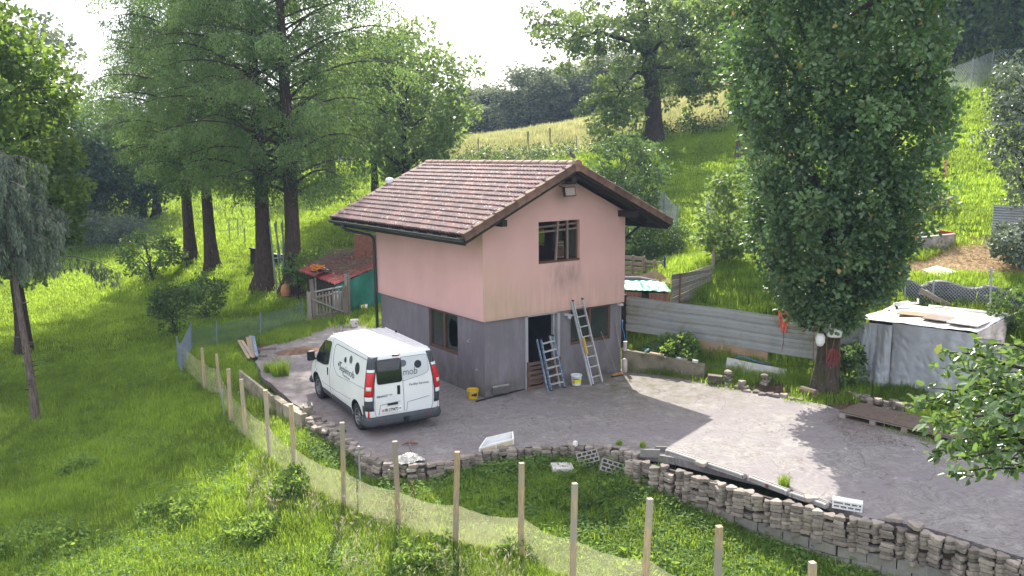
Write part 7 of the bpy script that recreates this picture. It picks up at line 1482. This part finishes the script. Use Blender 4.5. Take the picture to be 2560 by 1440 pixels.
bush((2535,760), .55, "leafy weeds on the dark netting at the right edge", M_leaf_bush, 26, 40, .10, .07, h=1.3, seed=97, dist=27)
bush((2545,680), .9, "silvery green shrub at the right edge below the zinc sheets", M_leaf_silver, 50, 50, .12, .08, h=1.5, seed=98, dist=31)
bl((2560,600), 33, name="silver_tree", h=6, crown=(1.35,1.35,2.3,4.1), label="silvery leaved tree at the right edge above the corrugated sheets", nc=120, n_per=64, L=.13, W=.09, m=M_leaf_silver, mb_=M_barkdark, r0=.13, rc=.42, seed=99, shape="leaf", hb=1.4)
for i, (px, py, s, h, lab) in enumerate(((730,1235,.42,.85,"dark nettle clump behind the fifth stake's net"),(990,700,.8,.9,"x"),(110,1380,.75,.8,"broad leaved weed clump at the lower left corner"),(430,1300,.6,.55,"low nettle patch in the left meadow"),(200,1180,.35,.5,"pale leaved dock plant in the left meadow"),(1300,1390,.35,.8,"weeds climbing round the fifth stake from the right"),(1640,1215,.25,.55,"bright leaved weed at the inner curve of the paver wall"),(1985,1305,.2,.55,"bindweed hanging on the long paver wall"),(1130,1180,.3,.35,"low leafy weeds at the foot of the curved wall"),(900,1140,.3,.4,"weeds below the loose stones behind the van"),(700,945,.45,.75,"x"),(640,1330,.5,.45,"nettle patch at the bottom between meadow and net"),(1060,1400,.6,.5,"leafy weeds in front of the net at the bottom"),(1600,1440,.5,.4,"weeds at the bottom edge"))):
    if lab == "x": continue
    bush((px, py), s*1.15, lab, M_leaf_weed, int(26+34*s), 26, .10, .05, h=h*.62, seed=110+i, name="weed_clump", cat="weeds", rc=.10+.08*s, r0=.01, holes=.6)
# foreground fruit tree branch, right
tb_ = Tz(D(2850,1300,11.5)); t = empty("plum_tree", tb_, "glossy leaved plum tree reaching in from the right foreground", "tree"); r = np.random.default_rng(31); random.seed(31); DD = 10.2
def rel(px, py, d=DD): return Vector(D(px, py, d))-tb_
trunk_mb((0,0,0), 4.2, .13, .07, n=10).build("trunk", M_barkdark, t, True, local=True); lb = MB(); P = []; Dn = []; Ls = []; tt = []
tips = [(2285,1010),(2330,970),(2370,880),(2420,960),(2450,900),(2500,930),(2545,900),(2480,1000),(2400,1040),(2340,1060),(2310,1060),(2360,1110),(2330,1130),(2380,1185),(2395,1150),(2430,1130),(2470,1080),(2520,1060),(2555,1020),(2540,1110),(2500,1130),(2550,1170),(2590,1100),(2600,950),(2620,1040),(2460,1040),(2545,960),(2600,1180),(2410,1000),(2520,1000),(2650,900),(2680,1000),(2640,1150),(2350,1000),(2380,1080),(2440,1070),(2490,1040),(2565,1070),(2350,920),(2440,860),(2555,870)]
for i, (x, y) in enumerate(tips):
    d = DD+r.uniform(-.7,.9); e_ = rel(x, y, d); m_ = rel(min(2760, x+130+r.uniform(0,60)), y+r.uniform(-10,40)*.4+(25 if y < 1000 else -25), d+.3); o_ = rel(2800, 1020+.3*(y-1020), DD+.4)
    pts = [Vector((0,0,3.9)), o_, (o_+m_)/2, m_, (m_+e_)/2+Vector((0,0,.04)), e_]; lb.tube(pts, [.045,.033,.026,.018,.010,.004], 5, False)
    for s in np.linspace(.0,1,13):
        q = m_+(e_-m_)*s; nn_ = 5
        for k in range(nn_): P.append(tuple(q+Vector(r.normal(0,.045,3)))); dv = (e_-m_).normalized()*.7+Vector(r.normal(0,.7,3)); dv.z -= .15; Dn.append(tuple(dv)); Ls.append(.09+.045*r.random()); tt.append(min(.96, max(0, r.normal(.5,.25))) if not (s > .95 and r.random() < .10) else 1.0)
P = np.array(P); Dn = np.array(Dn); Ls = np.array(Ls); V, F, k = leafgeo(P, Dn, r.normal(size=P.shape)*.5+np.array([0,0,.9]), Ls, Ls*.58, "leaf", .10); loc_leaf("crown", V, F, np.repeat(np.array(tt),k), M_leaf_plum, t); lb.build("branches", M_barkdark, t, True, local=True)

# ---------------------------------------------------------------- grass, weeds: one object each, instanced by geometry nodes
def blades(r, n, rad, hmin, hmax, w, seeds=False):
    P = np.stack([r.uniform(-rad,rad,n), r.uniform(-rad,rad,n), np.zeros(n)], 1); a = r.uniform(0,6.28,n); lean = r.uniform(.1,.75,n); H = r.uniform(hmin,hmax,n); d = np.stack([np.cos(a),np.sin(a),np.zeros(n)],1); s = np.stack([-np.sin(a),np.cos(a),np.zeros(n)],1)
    p1 = P+d*(H*lean*.35)[:,None]; p1[:,2] = H*.6; p2 = P+d*(H*lean)[:,None]; p2[:,2] = H*(1-.25*lean); ww = (w*r.uniform(.6,1.3,n))[:,None]
    V = np.stack([P-s*ww*.5, P+s*ww*.5, p1+s*ww*.4, p1-s*ww*.4, p2+s*ww*.08, p2-s*ww*.08], 1); V[:, :2, 2] -= .04; F = (np.arange(n)*6)[:,None,None]+np.array([[0,1,2,3],[3,2,4,5]])[None]; t = np.repeat(np.clip(r.normal(.5,.25,n),0,.96),6); return V.reshape(-1,3), F.reshape(-1,4), t
def weedplant(r, n, rad, h, L):
    C = np.stack([r.uniform(-rad,rad,n), r.uniform(-rad,rad,n), r.uniform(.03,h,n)],1); Dv = r.normal(size=(n,3)); Dv[:,2] = r.uniform(-.3,.5,n); Nv = r.normal(size=(n,3))*.35; Nv[:,2] = 1; Ls = L*r.uniform(.6,1.3,n); V, F, k = leafgeo(C, Dv, Nv, Ls, Ls*.55, "leaf", .08); return V, F, np.repeat(np.clip(r.normal(.55,.22,n),0,.96),k)
def scatter(name, variants, PT, rot, scl, m, label=None):
    n = len(PT); Vs, Fs, Ts, ids = [], [], [], []; o_ = 0
    for i, (v, f, t) in enumerate(variants): Vs.append(v); Fs.append(f+o_); Ts.append(t); ids.append(np.full(len(v), i)); o_ += len(v)
    V = np.concatenate(Vs+[PT]); F = np.concatenate(Fs); me = npmesh(name, V, F, m, np.concatenate(Ts+[np.zeros(n)])); isp = np.concatenate([np.zeros(o_), np.ones(n)]).astype(bool)
    def at(nm, ty, arr, key="value"): a = me.attributes.new(nm, ty, 'POINT'); a.data.foreach_set(key, arr)
    at("isp", 'BOOLEAN', isp); at("vid", 'INT', np.concatenate(ids+[np.zeros(n)]).astype(np.int32)); at("pick", 'INT', np.concatenate([np.zeros(o_), rng.integers(0, len(variants), n)]).astype(np.int32))
    at("scl", 'FLOAT', np.concatenate([np.ones(o_), scl]).astype(np.float32)); rr = np.zeros((o_+n,3), np.float32); rr[o_:] = rot; at("rot", 'FLOAT_VECTOR', rr.ravel(), "vector")
    ng = bpy.data.node_groups.new(name+"_nodes", 'GeometryNodeTree'); ng.interface.new_socket("Geometry", in_out='INPUT', socket_type='NodeSocketGeometry'); ng.interface.new_socket("Geometry", in_out='OUTPUT', socket_type='NodeSocketGeometry'); nn = ng.nodes; ll = ng.links
    gi = nn.new("NodeGroupInput"); gout = nn.new("NodeGroupOutput")
    def na(nm, ty): a = nn.new("GeometryNodeInputNamedAttribute"); a.data_type = ty; a.inputs[0].default_value = nm; return a.outputs[0]
    sp = nn.new("GeometryNodeSeparateGeometry"); ll.new(gi.outputs[0], sp.inputs[0]); ll.new(na("isp", 'BOOLEAN'), sp.inputs[1])
    si = nn.new("GeometryNodeSplitToInstances"); ll.new(sp.outputs[1], si.inputs[0]); ll.new(na("vid", 'INT'), si.inputs["Group ID"])
    ip = nn.new("GeometryNodeInstanceOnPoints"); ll.new(sp.outputs[0], ip.inputs["Points"]); ll.new(si.outputs[0], ip.inputs["Instance"]); ip.inputs["Pick Instance"].default_value = True
    ll.new(na("pick", 'INT'), ip.inputs["Instance Index"]); ll.new(na("rot", 'FLOAT_VECTOR'), ip.inputs["Rotation"]); ll.new(na("scl", 'FLOAT'), ip.inputs["Scale"]); ll.new(ip.outputs[0], gout.inputs[0])
    o = bpy.data.objects.new(name, me); COL.objects.link(o); md = o.modifiers.new("scatter", 'NODES'); md.node_group = ng; tag(o, kind="stuff"); return o
M_grass = leafmat("meadow_grass", (.055,.115,.022), (.22,.33,.05), (.58,.78,.08), .46, .5, spec=.2, posvar=.35, sc2=2.4)
M_fgrass = leafmat("dry_meadow_grass", (.26,.29,.09), (.52,.50,.23), (.62,.60,.26), .4, .7, spec=.15, posvar=.3)
M_dry = leafmat("dry_seed_grass", (.28,.25,.13), (.55,.48,.30), (.5,.45,.3), .3, .7, spec=.15)
def sector(n, r0, r1, a0=-37, a1=37, r=rng):
    rad = np.sqrt(r.uniform(r0**2, r1**2, n)); a = YAW+np.radians(r.uniform(a0, a1, n)); return CAM[0]+rad*np.sin(a), CAM[1]+rad*np.cos(a)
HOUSE = np.array([(-.05,-.05),(5.1,-.05),(5.1,6.3),(-.05,6.3)])
def clear(x, y):
    k = ~inpoly(x, y) & ~inpoly(x, y, HOUSE)
    for P_ in [STRAW]+MULCH[1:]: k &= ~inpoly(x, y, P_)
    k &= ~(inpoly(x, y, RUBBLE) & (rng.random(len(x)) < .7)); k &= ~(inpoly(x, y, MULCH[0]))
    return k
def place(spec, fieldsel, thin=None):
    X, Y, S = [], [], []
    for n, r0, r1, s0, s1 in spec:
        x, y = sector(n, r0, r1); k = clear(x, y); f = isfield(x, y); k &= f if fieldsel else ~f
        if thin: k &= thin(x, y)
        X.append(x[k]); Y.append(y[k]); S.append(rng.uniform(s0, s1, k.sum()))
    x = np.concatenate(X); y = np.concatenate(Y); s = np.concatenate(S); z = Tn(x, y); rot = np.stack([rng.normal(0,.08,len(x)), rng.normal(0,.08,len(x)), rng.uniform(0,6.28,len(x))],1); return np.stack([x,y,z],1), rot, s
r = np.random.default_rng(77)
vg = [blades(r, 150, .33, .07, .22, .011) for _ in range(5)]; PT, rot, s = place([(9000,7,20,.7,1.2),(13000,20,34,.9,1.4)], False); scatter("meadow_grass", vg, PT, rot, s, M_grass)
vg = [blades(r, 130, .9, .05, .13, .026) for _ in range(5)]; PT, rot, s = place([(12000,33,60,.8,1.3),(9000,60,105,1.2,2.0)], False); scatter("meadow_grass", vg, PT, rot, s*.9, M_grass)
vg = [blades(r, 120, .9, .18, .45, .028) for _ in range(5)]; PT, rot, s = place([(7000,55,105,.8,1.3)], True); scatter("tall_dry_grass", vg, PT, rot, s, M_fgrass)
def patchy(x, y): return (np.sin(x*.9+1)*np.sin(y*.8)+.4*np.sin(x*2.3+y*1.7)+.5*rng.random(len(x))) > .35
vw = [weedplant(r, 46, .32, .30, .085) for _ in range(5)]; PT, rot, s = place([(4200,7,20,.35,.95),(3400,20,36,.45,1.0)], False, patchy); scatter("broadleaf_weeds", vw, PT, rot, s, M_leaf_weed)
# strip between the net and the walls: dense leafy cover
STRIP = ptpoly([(860,1180),(1000,1200),(1300,1190),(1560,1235),(1750,1290),(2050,1380),(2300,1440),(2300,1620),(1500,1480),(1300,1360),(1000,1300)])
def instrip(x, y): return inpoly(x, y, STRIP) & (rng.random(len(x)) < .9)
vw2 = [weedplant(r, 60, .26, .16, .07) for _ in range(5)]; PT, rot, s = place([(9000,8,20,.6,1.2)], False, instrip); scatter("ground_cover", vw2, PT, rot, s, M_leaf_weed)
fx = []; 
for P_ in (pA, pB):
    for i in range(len(P_)-1):
        d = (P_[i+1]-P_[i]).normalized(); o_ = Vector((d.y, -d.x))
        for k in range(7): q = P_[i]+o_*rng.uniform(.16, .55)+d*rng.uniform(-.1,.1); fx.append((q.x, q.y))
fx = np.array(fx); fx = fx[rng.random(len(fx)) < .75*(.5+.5*np.sin(fx[:,0]*2.1+fx[:,1]*1.7))+.15]; PT = np.stack([fx[:,0], fx[:,1], Tn(fx[:,0], fx[:,1])], 1); scatter("wall_foot_weeds", vw, PT, np.stack([rng.normal(0,.1,len(PT)), rng.normal(0,.1,len(PT)), rng.uniform(0,6.28,len(PT))],1), rng.uniform(.4,1.1,len(PT)), M_leaf_weed)
# pale seed heads near the net
def seedheads(r, n):
    P = np.stack([r.uniform(-.3,.3,n), r.uniform(-.3,.3,n), np.zeros(n)],1); Dv = r.normal(size=(n,3))*.35; Dv[:,2] = 1; H = r.uniform(.45,.8,n); V1, F1, k = leafgeo(P, Dv, r.normal(size=(n,3)), H, np.full(n,.008)); tip = P+norm(Dv)*H[:,None]*.9; D2 = Dv+r.normal(size=(n,3))*.3; V2, F2, k2 = leafgeo(tip, D2, r.normal(size=(n,3)), np.full(n,.14), np.full(n,.03)); return np.concatenate([V1,V2]), np.concatenate([F1,F2+len(V1)]), np.concatenate([np.full(len(V1),.2), np.full(len(V2),.8)])
vs_ = [seedheads(r, 22) for _ in range(4)]
SEED = ptpoly([(620,1190),(800,1260),(1000,1330),(1250,1400),(1350,1480),(900,1480),(640,1330)])
PT, rot, s = place([(2600,8,20,.5,.95)], False, lambda x, y: inpoly(x, y, SEED) & (rng.random(len(x)) < .4)); scatter("seed_grass", vs_, PT, rot, s, M_dry)
# tall hedge weeds along the meadow fence, straw, litter
def hedge(name, P, w_, h, n, m, L=.2):
    pts = []
    for a, b in zip(P, P[1:]):
        for k in range(n): q = a+(b-a)*random.random(); x, y = q.x+random.uniform(-w_,w_), q.y+random.uniform(-w_,w_); pts.append((x, y, float(Tn(x,y)[0])+random.uniform(.1,h)))
    C = np.array(pts); V, F, tt = cluster_leaves(C, np.full(len(C), .5), 30, L, L*.5, r=rng); me = npmesh(name, V, F, m, tt); o = bpy.data.objects.new(name, me); COL.objects.link(o); tag(o, kind="stuff")
hedge("hedge_growth", [RT(1160,412),RT(1262,408),RT(1440,394),RT(1598,362),RT(1640,352),RT(1800,328)], .9, .9, 34, M_leaf_bush, .2)
def straws(name, poly, n, L, m, h=.04):
    lo, hi = poly.min(0), poly.max(0); x = rng.uniform(lo[0],hi[0],n*3); y = rng.uniform(lo[1],hi[1],n*3); k = inpoly(x, y, poly); x, y = x[k][:n], y[k][:n]; z = np.where(inpoly(x,y), .0, Tn(x,y)); P = np.stack([x,y,z+rng.random(len(x))*h],1); Dv = rng.normal(size=P.shape); Dv[:,2] *= .25; V, F, k = leafgeo(P, Dv, rng.normal(size=P.shape)*.4+np.array([0,0,1]), L*(.5+rng.random(len(P))), np.full(len(P), L*.09), fold=.04); me = npmesh(name, V, F, m, np.repeat(rng.random(len(P))*.95,k)); o = bpy.data.objects.new(name, me); COL.objects.link(o); tag(o, kind="stuff")
M_straw = leafmat("straw", (.26,.17,.09), (.62,.48,.28), (.5,.4,.2), .15, .7); M_litter = leafmat("leaf_litter", (.06,.035,.025), (.24,.15,.10), (.2,.1,.05), .1, .85)
straws("straw_bedding", STRAW, 9000, .16, M_straw, .08)
for pl_ in MULCH+[ptpoly([(2050,1050),(2130,1040),(2290,1120),(2140,1110)])]: straws("leaf_litter", pl_, 1500, .07, M_litter, .04)
# scattered twigs and crumbs on the driveway
x = rng.uniform(-4.5,9,4200); y = rng.uniform(-13,11,4200); k = inpoly(x,y) & ~inpoly(x,y,HOUSE) & (np.sin(x*1.3+y)*np.sin(y*1.1-x*.6)+rng.random(4200)*1.2 > .75); x, y = x[k], y[k]; P = np.stack([x,y,np.full(len(x),.006)],1); Dv = rng.normal(size=P.shape); Dv[:,2] = .03
V, F, kk = leafgeo(P, Dv, np.tile([0,0,1.],(len(P),1)), .03+.07*rng.random(len(P))**3, .006+.02*rng.random(len(P))**2, fold=.1); me = npmesh("driveway_litter", V, F, M_litter, np.repeat(rng.random(len(P))*.95,kk)); o = bpy.data.objects.new("driveway_litter", me); COL.objects.link(o); tag(o, kind="stuff")
# grass tuft by the trough
for i, (px, py, h, lab) in enumerate(((700,938,.5,"thick grass tuft growing on the driveway edge left of the van"),(672,930,.3,"smaller grass tuft beside the concrete trough"),(1960,1222,.22,"thin grass tuft between the grey rails"),(1548,1112,.12,"small leafy tuft on the driveway edge above the leaning blocks"),(1607,1118,.13,"leafy tuft at the upright slab on the driveway edge"))):
    p = Vector((*RT(px,py)[:2], T(*RT(px,py)[:2]))); V, F, tt = blades(np.random.default_rng(i), int(420*h*2), .22*h*2, h*.5, h*1.25, .012); me = npmesh("grass_tuft", V, F, M_grass, tt); o = bpy.data.objects.new("grass_tuft", me); COL.objects.link(o); o.location = p; tag(o, lab, "grass tuft", "tufts on the driveway edge")

# ---------------------------------------------------------------- haze
hm = bpy.data.materials.new("air_haze"); hm.use_nodes = True; hn = hm.node_tree.nodes; hn.remove(hn["Principled BSDF"]); pv = hn.new("ShaderNodeVolumePrincipled"); pv.inputs["Density"].default_value = .0005; pv.inputs["Color"].default_value = (.50,.68,1,1); pv.inputs["Anisotropy"].default_value = .25
hm.node_tree.links.new(pv.outputs[0], hn["Material Output"].inputs["Volume"])
zlo = float(ZZ.min())-1.0
hz = MB(); hz.box((100, 250, (zlo+46)/2), (1700, 1600, 46-zlo)); ho = hz.build("haze", hm); tag(ho, kind="stuff")

0 and print("TRIS", sum(len(o.data.polygons)*2 for o in bpy.data.objects if o.type == 'MESH' and o.data.users == 1), sum(len(m.polygons)*2 for m in bpy.data.meshes), sum(len(o.data.polygons)*2 for o in bpy.data.objects if o.type == 'MESH'))
